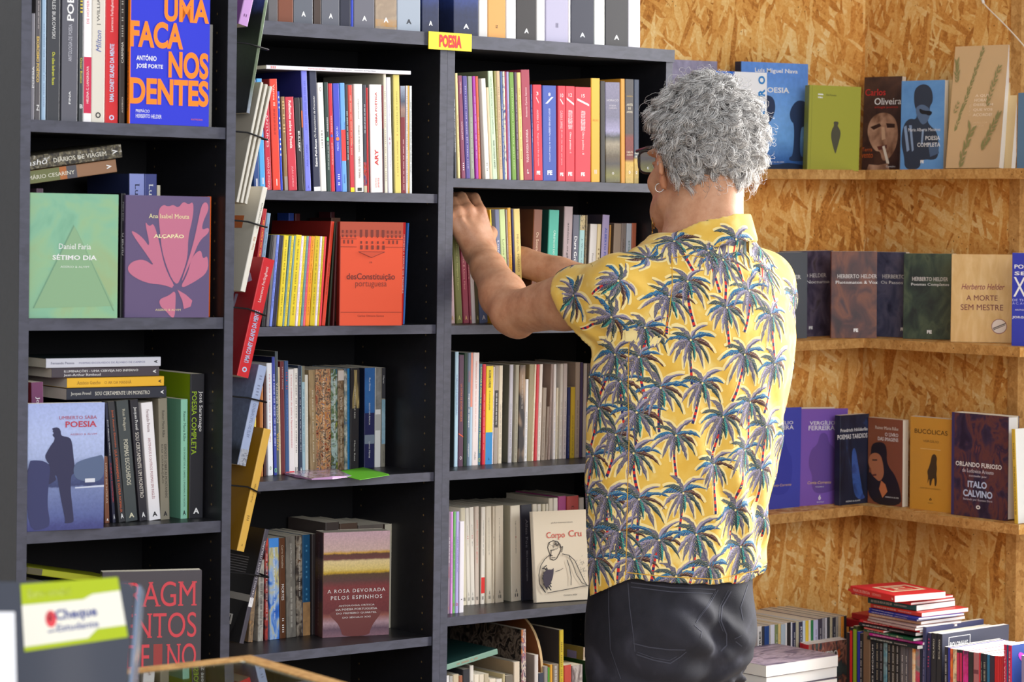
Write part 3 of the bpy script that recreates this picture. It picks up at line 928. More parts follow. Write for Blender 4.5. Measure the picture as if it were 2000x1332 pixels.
lying(FL, zC, [
 (412, 1030, 72, (48, 50, 62), 'navy book lying lowest in the pile above the standing man cover', dict(stext=[D('Jacques Prevel', .76, .96, (220, 216, 205), .34, serif=True), D('SOU CERTAMENTE UM MONSTRO', .17, .72, (226, 222, 210), .32, serif=True), A('A', .03, .06, WH, .34, bold=.03)])),
 (415, 1015, 62, (236, 182, 50), 'bright yellow book lying second from bottom in the pile, far left', dict(stext=[D('Ant\u00f3nio Gancho', .66, .90, (150, 110, 40), .34, serif=True), D('O AR DA MANH\u00c3', .34, .62, (160, 118, 40), .36, serif=True), A('A', .03, .06, BK, .34, bold=.03)])),
 (320, 985, 60, (74, 66, 74), 'dark brown-grey book lying under the white-spined one, far left', dict(stext=[D('Jean-Arthur Rimbaud', .55, .89, WH, .30, serif=True, off=.25), D('ILUMINA\u00c7\u00d5ES - UMA CERVEJA NO INFERNO', .2, .89, WH, .34, serif=True, off=.66), A('A', .03, .06, WH, .36, bold=.03)])),
 (285, 995, 60, (206, 208, 220), 'white-spined book with dark green cover lying on top of the pile', dict(front=(34, 46, 48), left=(34, 46, 48), stext=[D('Fernando Pessoa', .76, .96, (80, 80, 110), .24, serif=True), D('POEMAS ESCOLHIDOS DE \u00c1LVARO DE CAMPOS', .14, .72, (110, 110, 150), .24, serif=True), A('A', .03, .06, BK, .34, bold=.03)])),
], 0.053, zz, GS)
# purple book leaning at the left behind the cover
px_row(FL, w3, zC, 0.034, [(194, 268, 340, 208, (112, 58, 96), dict(label='purple spine upright behind the leaning man cover', stext=[D('Jo\u00e3o', .80, .90, WH, .35, serif=True)], left=(150, 52, 62), d=.12))], '', G3)
# ======================= left case, fourth shelf
w4 = wL_below
RED = (206, 66, 78)
px_face(FL, w4, 0.02, 196, 390, 1118, 0.021, (70, 66, 74), 'tall charcoal book with huge red capitals facing out on lowest left shelf', None, turn=19,
 ftext=[T('FRAGM', .14, .95, .80, .94, RED, serif=True), T('ENTOS', .22, .95, .625, .765, RED, serif=True), T('DE', .25, .48, .45, .59, RED, serif=True), T('NO', .65, .95, .45, .59, RED, serif=True)],
 fbands=[(.52, .61, .42, .59, (150, 56, 56))])
uy0, wy0 = hit(FL, 53, 1121, 0.06)
uy1, wy1 = hit(FL, 142, 1133, 0.06)
lie_book(FL, uy0, 0.06, wy0, .19, 0.13, 0.0115, (158, 164, 30), 'yellow-green book lying behind the card holder, lowest left shelf', None, tilt=math.degrees(math.atan2(wy1 - wy0, uy1 - uy0)), bands=[(.86, 1, (90, 84, 60))])
stand(FL, uLin + .03, 0.09, w4, .045, wy0 - w4 - .018, 0, (70, 66, 60), 'dark brown book under the yellow-green lying one', 'books on the lowest shelf of the far left bookcase')
# ======================= on top of the middle and right cases
zE = (440, 0, 4.757)
zF = (820, 0, 3.506)
wTopM = wMt + 0.0175 * 1.45
wTopR = wRt + 0.0175 * 1.45
GT = 'thick books standing on top of the bookcases'
mk = lambda c=WH: [LOGO_A(c, .055, .22)]
TT = dict(h=0.235, d=0.15, inshelf=False, dv=0.0)
px_row(FM, wTopM, zE, 0.008, [
 (402, 488, -60, 402, (92, 90, 94), {}),
 (492, 634, -60, 492, (116, 62, 40), dict(bands=[], stext=[])),
 (638, 815, -60, 638, (98, 102, 112), dict(stext=mk(), rough=.3)),
 (822, 892, -60, 822, (62, 46, 40), {}),
 (896, 1062, -60, 896, (100, 102, 112), dict(stext=mk(), rough=.3)),
 (1068, 1166, -60, 1068, (24, 28, 52), {}),
 (1168, 1192, -60, 1168, (24, 56, 178), {}),
 (1197, 1388, -60, 1197, (108, 108, 118), dict(stext=mk(), rough=.3)),
 (1392, 1594, -60, 1392, art('old_map', [(166, 146, 124), (150, 132, 114), (178, 158, 134)], 30), dict(stext=mk(), cw='tan', bands=[(.02, .08, art('map_patch', [(166, 146, 124), (176, 130, 70)], 60))])),
 (1598, 1814, -60, 1598, (160, 170, 184), dict(stext=mk((40, 44, 56)), rough=.3)),
 (1830, 1985, -60, 1830, zbands('night_navy', [(0, (34, 40, 66)), (.05, (34, 44, 80)), (.075, (44, 62, 124)), (.09, (32, 38, 58)), (.235, (40, 44, 56))], .01), dict(stext=mk(), cw='navy', last=False)),
], 'above the yellow sign', GT, defaults=TT)
px_row(FR, wTopR, zF, 0.008, [
 (232, 402, -50, 232, zbands('night_navy', []) if 0 else MATS[('zb', 'night_navy')], dict(stext=mk(), cw='navy')),
 (404, 464, -50, 404, (208, 206, 204), {}),
 (466, 588, -50, 466, (214, 156, 84), dict(stext=[U('ll lll', .8, 1, (90, 70, 50), .2), A('IZ', .08, .105, (60, 50, 40), .12)])),
 (591, 659, -50, 591, (222, 220, 220), {}),
 (662, 798, -50, 662, (44, 40, 42), dict(stext=[D('POEMAS DRAM\u00c1TICOS', .36, 1.4, WH, .2, serif=True, off=.5), D('POEMAS', .64, 1.05, WH, .2, serif=True, off=.2)] + mk())),
 (801, 856, -50, 801, (236, 234, 232), {}),
 (862, 1016, -50, 862, (172, 168, 194), dict(stext=[A('lll', .12, .16, (110, 106, 130), .1)])),
 (1018, 1032, -50, 1018, (244, 240, 240), {}),
 (1035, 1192, -50, 1035, (42, 44, 62), dict(stext=[D('Antologia', .78, 1.5, (226, 222, 170), .26, serif=True)] + mk((226, 232, 236)))),
 (1196, 1266, -50, 1196, (240, 242, 240), {}),
 (1270, 1424, -50, 1270, (46, 44, 48), dict(stext=[D('PROSAS', .76, 1.3, WH, .18, serif=True)] + mk())),
 (1428, 1510, -50, 1428, art('marbled_edge', [(238, 236, 238), (206, 204, 212), (240, 238, 240)], 26, (1, 1, .2)), dict(cw='white marbled')),
], 'along the case top', GT, defaults=TT)
# ======================= middle case, upper shelf
zG = (440, 120, 4.757)
GM1 = 'books on the upper shelf of the middle bookcase'
cr = (204, 198, 186)
px_row(FM, wM[0], zG, 0.010, [
 (236, 286, 170, 270, (44, 72, 132), dict(stext=[A('ll', .03, .1, WH, .3)])),
 (290, 340, 160, 326, (78, 160, 222), dict(stext=[A('Il', .05, .11, WH, .3)])),
 (350, 404, 250, 380, (190, 34, 60), dict(stext=[D('ANTUNES', .42, .75, (240, 200, 205), .34, serif=True), D('LIVRO DE POEMAS', .0, .32, (240, 190, 195), .34, serif=True)])),
 (410, 480, 163, 446, (218, 62, 44), dict(stext=[D('V\u00e1rios lll', .76, .95, (240, 215, 200), .26), fine_dn((130, 30, 26), .5, .73), A('I', .04, .1, WH, .1, bold=.08)], left=(150, 40, 34))),
 (484, 503, 278, 518, (34, 66, 200), dict(stext=[D('lIl llI llII', .35, .95, WH, .4)])),
 (518, 551, 328, 552, (140, 110, 70), dict(stext=[D('IlI ll IIl', .62, .95, (210, 180, 120), .5)], bands=[(0, .15, (150, 140, 130))])),
 (556, 634, 330, 592, (196, 52, 70), dict(stext=[D('Reflex\u00f5es sobre a Poesia', .45, .96, (244, 226, 222), .34, bold=.02), D('JO\u00c3O CAMILO', .04, .26, (232, 170, 176), .3, serif=True)], left=(110, 20, 40))),
 (640, 690, 338, 680, (36, 34, 40), dict(stext=[D('BULLEJEY', .42, .64, WH, .4, bold=.02)])),
 (692, 714, 336, 724, (62, 58, 64), dict(bands=[(.68, .86, (190, 96, 48))], stext=[fine_dn((180, 180, 180), .35, .55)])),
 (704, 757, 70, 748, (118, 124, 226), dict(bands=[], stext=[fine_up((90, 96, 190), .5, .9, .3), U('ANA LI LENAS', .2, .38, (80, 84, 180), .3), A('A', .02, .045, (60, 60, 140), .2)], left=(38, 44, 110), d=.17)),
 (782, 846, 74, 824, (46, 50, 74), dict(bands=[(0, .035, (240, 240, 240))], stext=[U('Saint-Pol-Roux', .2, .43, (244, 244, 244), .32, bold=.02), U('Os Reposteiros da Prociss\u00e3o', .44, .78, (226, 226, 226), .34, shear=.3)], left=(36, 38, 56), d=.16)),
 (850, 908, 198, 885, (224, 220, 216), dict(stext=[U('ll Il', .44, .56, (120, 120, 120), .2), U('lI lll', .4, .52, (150, 150, 150), .2), A('O', .92, .96, (140, 140, 140), .3)], d=.14)),
 (918, 953, 195, 950, (36, 60, 56), dict(stext=[fine_up(WH, .55, .68, .3), fine_up((190, 200, 195), .2, .45, .3), A('o', .46, .50, (90, 190, 140), .6, bold=.1)])),
 (957, 992, 205, 986, (200, 36, 52), dict(stext=[fine_up((250, 190, 190), .55, .7, .3), fine_up((240, 190, 190), .25, .45, .3), A('o', .5, .53, (60, 90, 200), .6, bold=.1)])),
 (998, 1056, 205, 1030, (64, 72, 190), dict(stext=[U('LA\u00c7O SU', .5, .6, WH, .3), U('PEDRO', .38, .46, (190, 195, 240), .3), A('o', .47, .505, (240, 130, 60), .55, bold=.1), U('ll III', .06, .16, WH, .3)], left=(24, 28, 80))),
 (1059, 1108, 200, 1084, (104, 162, 232), dict(bands=[(.285, .57, (226, 60, 58))], stext=[U('LACAN', .57, .64, (50, 70, 120), .2, off=.8), fine_up((60, 90, 160), .08, .16, .3)])),
 (1111, 1136, 215, 1136, (42, 50, 56), dict(stext=[fine_up((190, 210, 210), .3, .75, .4)])),
 (1140, 1178, 220, 1164, (206, 70, 60), dict(bands=[(0, .042, (240, 214, 40)), (.042, .45, (196, 56, 66))], stext=[fine_up((250, 190, 170), .35, .9, .25)])),
 (1194, 1272, 210, 1210, (226, 222, 216), dict(stext=[U('MANUEL GUSM\u00c3O', .13, .33, (110, 60, 70), .26, serif=True), U('Contra todas as evid\u00eancias', .37, .62, (90, 90, 100), .2), U('poemas reunidos II', .68, .86, (110, 110, 120), .18), A('lll', .01, .04, (40, 40, 40), .5, bold=.08)])),
 (1275, 1306, 218, 1288, (54, 58, 70), dict(bands=[(.0, .06, (190, 180, 150)), (.06, .28, art('lit_street', [(60, 40, 50), (190, 60, 40), (80, 70, 110), (40, 40, 60)], 130))], stext=[fine_up((200, 205, 215), .55, .82, .35)])),
 (1309, 1323, 245, 1322, (196, 26, 34), {}),
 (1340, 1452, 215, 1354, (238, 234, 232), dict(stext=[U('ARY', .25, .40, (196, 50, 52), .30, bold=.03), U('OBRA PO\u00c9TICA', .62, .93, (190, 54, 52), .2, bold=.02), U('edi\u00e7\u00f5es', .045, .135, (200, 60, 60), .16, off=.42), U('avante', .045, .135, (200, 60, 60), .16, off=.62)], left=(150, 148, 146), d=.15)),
 (1455, 1468, 225, 1468, (120, 46, 52), dict(bands=[(0, .6, (70, 60, 66))])),
 (1466, 1495, 112, 1480, (220, 212, 192), dict(stext=[fine_up((150, 140, 120), .1, .85, .25)], left=(196, 190, 170), d=.20, label='tall slim cream book standing above its neighbours, under flat white book')),
 (1498, 1536, 148, 1518, (226, 224, 238), dict(stext=[U('Isto Ondula Como Sempre', .62, .78, (120, 110, 140), .2), U('UMA N\u00c3O PINTADA POESIA', .22, .42, (110, 110, 130), .22), A('a', .46, .48, (150, 30, 40), .3), A('o', .42, .44, (150, 30, 40), .3)])),
 (1560, 1618, 125, 1578, (214, 198, 104), dict(stext=[U('A NORTE DO SAMURAI', .14, .44, (150, 110, 40), .18, space=1.4), U('RUI FALC\u00c3O DE CAMPOS', .52, .86, (110, 100, 50), .18, space=1.4), A('*', .485, .5, (190, 60, 40), .2)], left=(150, 146, 110), d=.15)),
 (1620, 1670, 228, 1632, (120, 36, 46), dict(bands=[(.71, 1.0, zbands('town_photo', [(.14, (100, 80, 76)), (.165, (150, 120, 110)), (.18, (70, 80, 100)), (.21, (150, 160, 180))], .01, 120))], stext=[fine_up((226, 190, 195), .03, .5, .2)])),
 (1672, 1690, 225, 1674, (228, 226, 230), dict(stext=[fine_up((120, 130, 150), .1, .9, .35)])),
 (1691, 1709, 225, 1694, (196, 152, 50), dict(bands=[(.05, .4, (204, 168, 84))])),
 (1712, 1734, 228, 1714, (206, 210, 210), dict(stext=[fine_up((110, 120, 110), .2, .85, .3)])),
], 'under flat white book', GM1)
# large white picture book lying across the tops
ua, wa = hit(FM, 440 + 388 / 4.757, 120 + 68 / 4.757, 0.0)
ub_, wb_ = hit(FM, 440 + 1730 / 4.757, 120 + 122 / 4.757, 0.0)
_tl = math.degrees(math.atan2(wb_ - wa, ub_ - ua))
lie_book(FM, ua, 0.002, wa - .0005, math.hypot(ub_ - ua, wb_ - wa), 0.24, 0.0075, (222, 220, 228), 'thin white picture book lying flat across the tops of the row', None, tilt=_tl, front=(60, 56, 60), left=(84, 78, 78),
 stext=[D('lIl', .94, .97, (214, 90, 80), .6), D('as portas que abril abriu', .60, .72, (214, 60, 60), .36, bold=.01), D('Jos\u00e9 Carlos Ary dos Santos', .42, .56, (60, 60, 60), .36), D('ilustra\u00e7\u00f5es de Filipe Bessa', .25, .40, (60, 60, 60), .36)])
# ======================= middle case, second shelf
zH = (440, 390, 4.757)
GM2 = 'books on the second shelf of the middle bookcase'
YE = (226, 204, 44)
TL = (112, 152, 160)
ym = lambda c=(110, 100, 20): dict(stext=[fine_up(c, .12, .95, .22)], bands=[])
px_row(FM, wM[1], zH, 0.014, [
 (352, 390, 88, 222, (172, 34, 44), dict(stext=[fine_dn((226, 180, 60), .3, .9, .3)])),
 (391, 425, 128, 262, (120, 150, 180), dict(stext=[fine_dn((80, 90, 100), .3, .9, .2)])),
 (426, 454, 330, 338, (34, 34, 38), {}),
 (456, 480, 332, 382, (112, 110, 116), {}),
 (484, 507, 330, 412, (118, 142, 230), dict(stext=[fine_up((60, 70, 150), .2, .9, .3)])),
 (510, 546, 335, 438, (34, 34, 62), {}),
 (546, 592, 335, 486, YE, ym()), (593, 610, 338, 522, TL, ym((60, 90, 100))),
 (612, 642, 336, 545, YE, ym()), (643, 654, 336, 577, TL, {}),
 (655, 712, 330, 594, (222, 200, 40), ym()), (713, 733, 338, 652, (240, 228, 244), ym((150, 120, 160))),
 (734, 757, 340, 673, YE, ym()), (759, 778, 340, 702, TL, ym((60, 90, 100))),
 (780, 799, 342, 722, (228, 92, 116), ym((140, 40, 60))), (800, 834, 342, 744, (240, 150, 26), ym((140, 80, 20))),
 (836, 882, 340, 786, (206, 182, 30), ym()), (884, 904, 342, 832, (236, 224, 240), ym((150, 120, 150))),
 (905, 924, 344, 851, (200, 180, 24), ym()), (926, 944, 344, 872, (226, 52, 66), dict(last=False)),
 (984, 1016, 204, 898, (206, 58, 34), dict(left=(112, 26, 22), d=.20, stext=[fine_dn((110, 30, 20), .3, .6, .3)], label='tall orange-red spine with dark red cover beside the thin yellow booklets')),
 (1018, 1034, 215, 955, (34, 44, 30), {}),
 (1036, 1046, 220, 1000, (78, 24, 26), {}),
], 'beside orange-red cover', GM2)
# parliament book, facing out
DK = (150, 60, 40)
FLK = (122, 46, 34)
fs = [([(.0, .86), (0, 1), (1, 1), (1, .86)], (180, 76, 52))]
for k in range(5):
 x = .31 + k * .088
 fs.append(([(x, .85), (x + .042, .85), (x + .042, .92), (x + .021, .935), (x, .92)][::-1], FLK) if 0 else ([(x, .925), (x + .042, .925), (x + .042, .86), (x + .021, .845), (x, .86)], FLK))
 fs.append(([(x + .01, .735), (x + .05, .735), (x + .05, .775), (x + .01, .775)], FLK))
 fs.append(([(x + .012, .79), (x + .04, .79), (x + .04, .815), (x + .012, .815)], FLK))
for k in range(4):
 for x in (.03 + k * .065, .745 + k * .065):
  fs.append(([(x, .89), (x + .025, .89), (x + .025, .92), (x, .92)], FLK))
  fs.append(([(x, .85), (x + .025, .85), (x + .025, .875), (x, .875)], FLK))
  if k < 3:
   fs.append(([(x + .02, .79), (x + .045, .79), (x + .045, .825), (x + .02, .825)], FLK))
for z in (.833, .757):
 fs.append(([(0, z), (.26, z), (.26, z + .004), (0, z + .004)], FLK))
 fs.append(([(.72, z), (1, z), (1, z + .004), (.72, z + .004)], FLK))
fs += [([(.29, .71), (.71, .71), (.71, .715), (.29, .715)], FLK), ([(.29, .71), (.71, .71), (.5, .655)], (206, 76, 46)), ([(.29, .71), (.5, .655), (.5, .66), (.31, .71)], FLK), ([(.71, .71), (.69, .71), (.5, .66), (.5, .655)], FLK),
 ([(.02, .127), (.99, .127), (.99, .131), (.02, .131)], FLK)]
px_face(FM, wM[1], 0.006, 662, 784.5, 433, 0.016, (226, 82, 46), 'orange-red book with upside-down parliament building facing out', None, turn=13, fshapes=fs, left=(130, 30, 24), spine=(140, 40, 30),
 ftext=[T('desConstitui\u00e7\u00e3o', .11, .88, .432, .505, (110, 40, 34), bold=.012), T('portuguesa', .25, .75, .36, .425, (140, 56, 40)), T('Carlos Oliveira Santos', .29, .71, .085, .105, (130, 52, 40)), T('ll', .475, .51, .602, .618, FLK)])
px_row(FM, wM[1], zH, 0.035, [
 (1650, 1681, 213, 1622, (206, 36, 36), dict(stext=[D('HOMENS A MORTE DE MADEIRA', .3, .88, (240, 210, 205), .4)], label='red spine leaning right of the parliament cover')),
 (1683, 1700, 218, 1640, (52, 112, 190), dict(label='slim blue spine rightmost beside the parliament cover', stext=[fine_up((30, 60, 120), .2, .8)])),
], '', GM2, defaults=dict(d=.14))
# books behind the row
for (x0, x1, yt, c, l) in [(590, 640, 125, (46, 80, 170), 'blue book tip showing behind the dark red cover'), (652, 698, 130, (96, 34, 40), 'maroon book tip beside the blue one behind the dark red cover'), (978, 1020, 115, (84, 32, 38), 'maroon book standing at the back above the orange-red spine')]:
 ux = hit(FM, 440 + x0 / 4.757, 390 + yt / 4.757, 0.22)
 ur = hit(FM, 440 + x1 / 4.757, 390 + yt / 4.757, 0.22)
 stand(FM, ux[0], 0.22, wM[1], ur[0] - ux[0], ux[1] - wM[1], 0, c, l, GM2, d=.04)
uq = hit(FM, 440 + 835 / 4.757, 390 + 205 / 4.757, 0.212)
ur = hit(FM, 440 + 1355 / 4.757, 390 + 205 / 4.757, 0.212)
stand(FM, uq[0] + .02, 0.185, wM[1], 0.022, uq[1] - wM[1] + .008, 0, (70, 36, 34), 'dark brown book standing deep behind the parliament cover', GM2, d=.075, left=(60, 32, 30), spine=(120, 86, 70))
# ======================= middle case, third shelf
zI = (440, 660, 4.44)
GM3 = 'books on the third shelf of the middle bookcase'
people = art('crowd_painting', [(40, 30, 30), (150, 66, 40), (196, 150, 110), (60, 50, 54), (208, 170, 130), (190, 120, 50), (90, 110, 140)], 70, (1, 1, .8), 3, 1.4, 3.0, .3, .7)
garden = art('garden_painting', [(50, 90, 110), (90, 110, 60), (170, 190, 190), (60, 70, 60), (140, 150, 60)], 60, (1, 1, .8), 3, 1.0, 9.0)
forest = art('forest_engraving', [(60, 46, 36), (106, 84, 62), (150, 130, 106), (80, 66, 50)], 130, (1, 1, .7), 6, .8, 5.0)
shore = art('shore_painting', [(70, 90, 120), (110, 120, 110), (190, 190, 180), (70, 60, 60)], 60, (1, 1, .6), 4, .8, 2.0)
px_row(FM, wM[2], zI, (0.10, 0.145), [
 (358, 404, 220, 370, (226, 230, 238), dict(stext=[fine_dn((190, 120, 130), .3, .9, .22), A('o', .05, .08, (100, 150, 60), .3)])),
 (405, 430, 165, 425, (48, 64, 160), dict(left=(24, 28, 60), stext=[fine_up((190, 200, 240), .25, .85, .5), A('o', .02, .06, (120, 200, 120), .8)])),
 (431, 456, 118, 447, (74, 84, 92), dict(left=(50, 54, 52), d=.16, stext=[U('POESIA INEDITA', .42, .75, (206, 200, 180), .6, serif=True), U('PANHA', .2, .34, (206, 170, 60), .7)], label='tall grey-green spine standing above its neighbours, over purple packet')),
 (458, 472, 255, 470, (214, 200, 170), dict(stext=[fine_dn((110, 100, 90), .2, .9)])),
 (475, 510, 205, 488, (104, 38, 44), dict(stext=[D('Henry Deluy', .75, .95, (200, 180, 180), .3)])),
 (514, 547, 200, 524, (54, 84, 132), dict(bands=[(.0, .02, (210, 50, 40))], stext=[D('llIl ll', .75, .9, (196, 60, 60), .3), U('ama fotografada na alegria', .38, .7, (90, 140, 220), .34)])),
 (547, 594, 275, 555, (228, 222, 222), dict(bands=[(0, .025, (224, 40, 50))], stext=[D('a brasa ardente do peito a figueira', .4, .95, (196, 80, 90), .28), fine_dn((190, 100, 110), .25, .4)])),
 (597, 630, 265, 600, (230, 226, 222), dict(stext=[fine_dn((80, 70, 70), .2, .95, .3), A('11', .02, .06, BK, .5, bold=.03)])),
 (631, 660, 240, 643, (54, 64, 86), dict(stext=[fine_dn((190, 195, 205), .2, .9, .25), A('i', .02, .05, WH, .3)])),
 (661, 690, 245, 667, (160, 192, 206), dict(bands=[(.85, 1, (128, 122, 102))], stext=[fine_dn((80, 100, 120), .2, .78, .3)])),
 (692, 719, 322, 697, (222, 220, 210), dict(stext=[fine_dn((190, 188, 180), .2, .8)])),
 (725, 781, 280, 740, art('tan_engraving', [(126, 104, 76), (168, 144, 108), (96, 80, 62)], 50, (1, 1, .3)), dict(cw='tan', stext=[fine_up((220, 210, 190), .1, .8, .2)])),
 (784, 915, 275, 790, people, dict(cw='multicoloured', stext=[fine_up((226, 210, 190), .1, .9, .1)], d=.13)),
 (918, 974, 272, 921, garden, dict(cw='blue-green', stext=[fine_up((230, 230, 220), .3, .9, .2)])),
 (976, 1030, 275, 978, forest, dict(cw='brown', bands=[(.89, .99, (206, 196, 190))], stext=[D('MOTS', .6, .72, (210, 200, 190), .3), fine_dn((200, 190, 170), .08, .5, .2)])),
 (1032, 1058, 270, 1036, shore, dict(cw='grey-blue', stext=[fine_dn((200, 210, 220), .2, .9, .2)])),
 (1060, 1080, 266, 1060, (26, 112, 168), dict(stext=[fine_dn((20, 70, 110), .1, .9)])),
 (1088, 1165, 262, 1082, (44, 42, 46), dict(fshapes=[], stext=[D('C\u00c2NTICOS DE REIS', .5, .82, (200, 196, 190), .16, serif=True), D('Maria Reis', .08, .28, (210, 206, 200), .14)], bands=[(.6, .98, art('flower_stem', [(46, 42, 44), (46, 42, 44), (176, 156, 104), (50, 46, 46)], 60, (1, 1, .12), 2, .3, 4.2, .4, .62))])),
 (1208, 1298, 262, 1205, (38, 40, 84), dict(bands=[(.55, 1, art('deep_blue', [(40, 84, 146), (62, 116, 180)], 14)), (.24, .33, (120, 132, 150))], left=(26, 34, 56), stext=[D('Rui Dinis', .77, .9, (220, 225, 235), .14), D('ODOS DE \u00c1FRICA', .43, .65, WH, .14), D('Livros Horas', .1, .26, WH, .14)])),
 (1304, 1354, 258, 1298, (222, 222, 222), dict(bands=[(.58, 1.0, art('grey_rock', [(106, 104, 100), (140, 138, 134)], 60)), (.37, .53, (174, 174, 172))])),
 (1356, 1390, 260, 1353, (128, 124, 112), dict(bands=[(.69, 1, (52, 52, 58)), (.23, .68, art('lake_map', [(110, 150, 176), (140, 170, 186), (90, 130, 150)], 30))], stext=[D('Marta', .84, .92, (200, 200, 200), .3), D('Hugo Maia', .04, .16, (80, 76, 70), .3)])),
], 'over purple packet', GM3, defaults=dict(d=.12))
# grey-black booklets just left of them, mostly behind the wire rack
px_row(FM, wM[2], zI, 0.09, [(232, 270, 400, 232, (214, 190, 70), dict(label='yellow spine behind the wire rack, third shelf')), (300, 330, 420, 300, (176, 110, 50), dict(label='orange-black spine right of the yellow one behind the wire rack')), (334, 356, 330, 336, (70, 36, 36), dict(label='dark maroon spine left of the white book, third shelf'))], '', GM3, defaults=dict(d=.13))
def flat_item(M, w, pts, th, m, name, label, cat, wave=0.0, top=None):
 """a thin lying thing from its outline seen in the photograph, on the plane at height w of the frame"""
 P = [hitw(M, x, y, w) for x, y in pts]
 cx = sum(p[0] for p in P) / len(P)
 cy = sum(p[1] for p in P) / len(P)
 mb = MB()
 n = len(P)
 vs = [(p[0] - cx, p[1] - cy, 0) for p in P] + [(p[0] - cx, p[1] - cy, th + wave * ((i % 2) - .5)) for i, p in enumerate(P)]
 fs = [tuple(range(n))[::-1]] + [(i, (i + 1) % n, n + (i + 1) % n, n + i) for i in range(n)]
 mb.add(vs, fs, m)
 vs2 = [vs[n + i] for i in range(n)] + [(0, 0, th + wave * .4)]
 mb.add(vs2, [(i, (i + 1) % n, n) for i in range(n)], top or m)
 o = mb.build(name, None, M @ Matrix.Translation((cx, cy, w + .0005)))
 tag(o, label, cat)
 return o
pI = lambda *q: [(440 + a / 4.44, 660 + b / 4.44) for a, b in q]
plast = mat((190, 150, 196), 0.15, 0.6, name='lilac_plastic')
flat_item(FM, wM[2], pI((492, 1178), (600, 1210), (750, 1234), (930, 1228), (1095, 1208), (960, 1160), (760, 1128), (620, 1148)), 0.004, plast, 'booklet_packet', 'lilac booklet in a clear plastic packet lying on the third shelf', 'packet', 0.003,
 art('plastic_lilac', [(150, 110, 150), (200, 180, 206), (120, 100, 110), (214, 206, 214)], 40, rough=.15))
grn = mat((104, 190, 40), 0.6, 0.3, name='green_card')
flat_item(FM, wM[2], pI((915, 1172), (1150, 1205), (1415, 1188), (1200, 1130)), 0.0015, grn, 'greeting_card', 'bright green folded card lying on the edge of third shelf', 'card')
mbx = MB()
Pq = [hitw(FM, x, y, wM[2] + .008) for x, y in pI((905, 1150), (1165, 1196), (1425, 1160), (1180, 1120))]
mbx.add([(p[0] - Pq[0][0], p[1] - Pq[0][1], z) for z in (0.0, 0.0008) for p in Pq], [(3, 2, 1, 0), (4, 5, 6, 7), (0, 1, 5, 4), (1, 2, 6, 5), (2, 3, 7, 6), (3, 0, 4, 7)], grn)
_card = [o for o in COL.objects if o.name.startswith('greeting_card')][0]
o = mbx.build('card_flap', _card)
o.matrix_local = _card.matrix_basis.inverted() @ (FM @ Matrix.Translation((Pq[0][0], Pq[0][1], wM[2] + .0035)) @ Matrix.Rotation(0.03, 4, 'X'))
# ======================= middle case, fourth shelf
zJ = (440, 960, 3.58)
GM4 = 'books on the fourth shelf of the middle bookcase'
px_row(FM, wM[3], zJ, (0.135, 0.15), [
 (196, 228, 560, 160, art('tan_city', [(176, 130, 80), (120, 100, 80), (196, 160, 110)], 40), dict(cw='tan', stext=[D('PALANQUE', .1, .3, (90, 70, 50), .4)])),
 (236, 274, 480, 228, art('grey_street', [(120, 116, 110), (170, 166, 158), (60, 60, 66)], 50), dict(cw='grey', stext=[fine_dn((40, 40, 46), .2, .8, .4)])),
 (278, 300, 330, 279, art('red_lights', [(40, 34, 44), (90, 40, 50), (180, 60, 50), (40, 34, 40)], 60), dict(cw='dark red', bands=[(.93, 1, (200, 70, 50))], stext=[fine_dn((220, 200, 200), .2, .85, .4)])),
 (305, 374, 330, 312, art('blue_fresco', [(44, 96, 190), (60, 120, 210), (150, 180, 220), (200, 190, 120), (40, 80, 170)], 45, (1, 1, .5), 3, 1.2), dict(cw='vivid blue', stext=[fine_dn((214, 226, 240), .2, .9, .14)], bands=[(.91, 1, (66, 140, 226))])),
 (377, 418, 328, 384, (92, 54, 30), dict(stext=[D('Curro Gonz\u00e1lez', .7, .93, (206, 190, 170), .3), D('MORTES', .38, .54, WH, .4), D('ll IIII', .06, .2, WH, .3)], left=(30, 28, 30))),
 (424, 490, 318, 431, art('grey_marble', [(96, 92, 88), (128, 124, 116), (76, 72, 72)], 40, (1, 1, .5)), dict(cw='dark grey', stext=[D('Jos\u00e9 Manuel Teixeira da', .6, .93, (210, 206, 200), .18), fine_dn((210, 206, 196), .1, .5, .18)])),
 (496, 538, 312, 500, art('dark_lights', [(30, 28, 30), (70, 60, 54), (150, 140, 126), (90, 60, 36)], 60), dict(cw='black', stext=[fine_dn((200, 196, 190), .4, .9, .2)])),
 (540, 594, 305, 541, (20, 72, 110), dict(bands=[(0, .33, art('tan_rock', [(176, 136, 90), (130, 100, 70)], 50))], stext=[D('ll lllI Ill', .35, .9, (60, 120, 160), .2)])),
 (606, 640, 300, 606, (60, 54, 56), dict(last=False)),
], 'beside sunset cover', GM4, defaults=dict(d=.125))
px_row(FM, wM[3], zJ, 0.14, [(1118, 1168, 230, 1116, (186, 180, 162), dict(label='cream book behind the right edge of the sunset cover', d=.125, left=(70, 50, 44)))], '', GM4)
for i, (x0, x1, yt, c, l) in enumerate([(610, 700, 205, (66, 48, 40), 'dark brown book behind the left corner of the sunset cover'), (702, 800, 205, (70, 62, 60), 'dark grey-brown book behind the middle of the sunset cover'), (802, 930, 212, (88, 70, 60), 'brown book second from the cream one behind the sunset cover'), (932, 1110, 225, (104, 96, 90), 'grey-brown book next to the cream one behind the sunset cover')]):
 a0, hh = hit(FM, 440 + x0 / 3.58, 960 + yt / 3.58, 0.135)
 a1, _ = hit(FM, 440 + x1 / 3.58, 960 + yt / 3.58, 0.135)
 if i > 0:
  stand(FM, a0, 0.135, wM[3], a1 - a0 - .001, hh - wM[3] - .004, 0, c, l, GM4, d=.13)
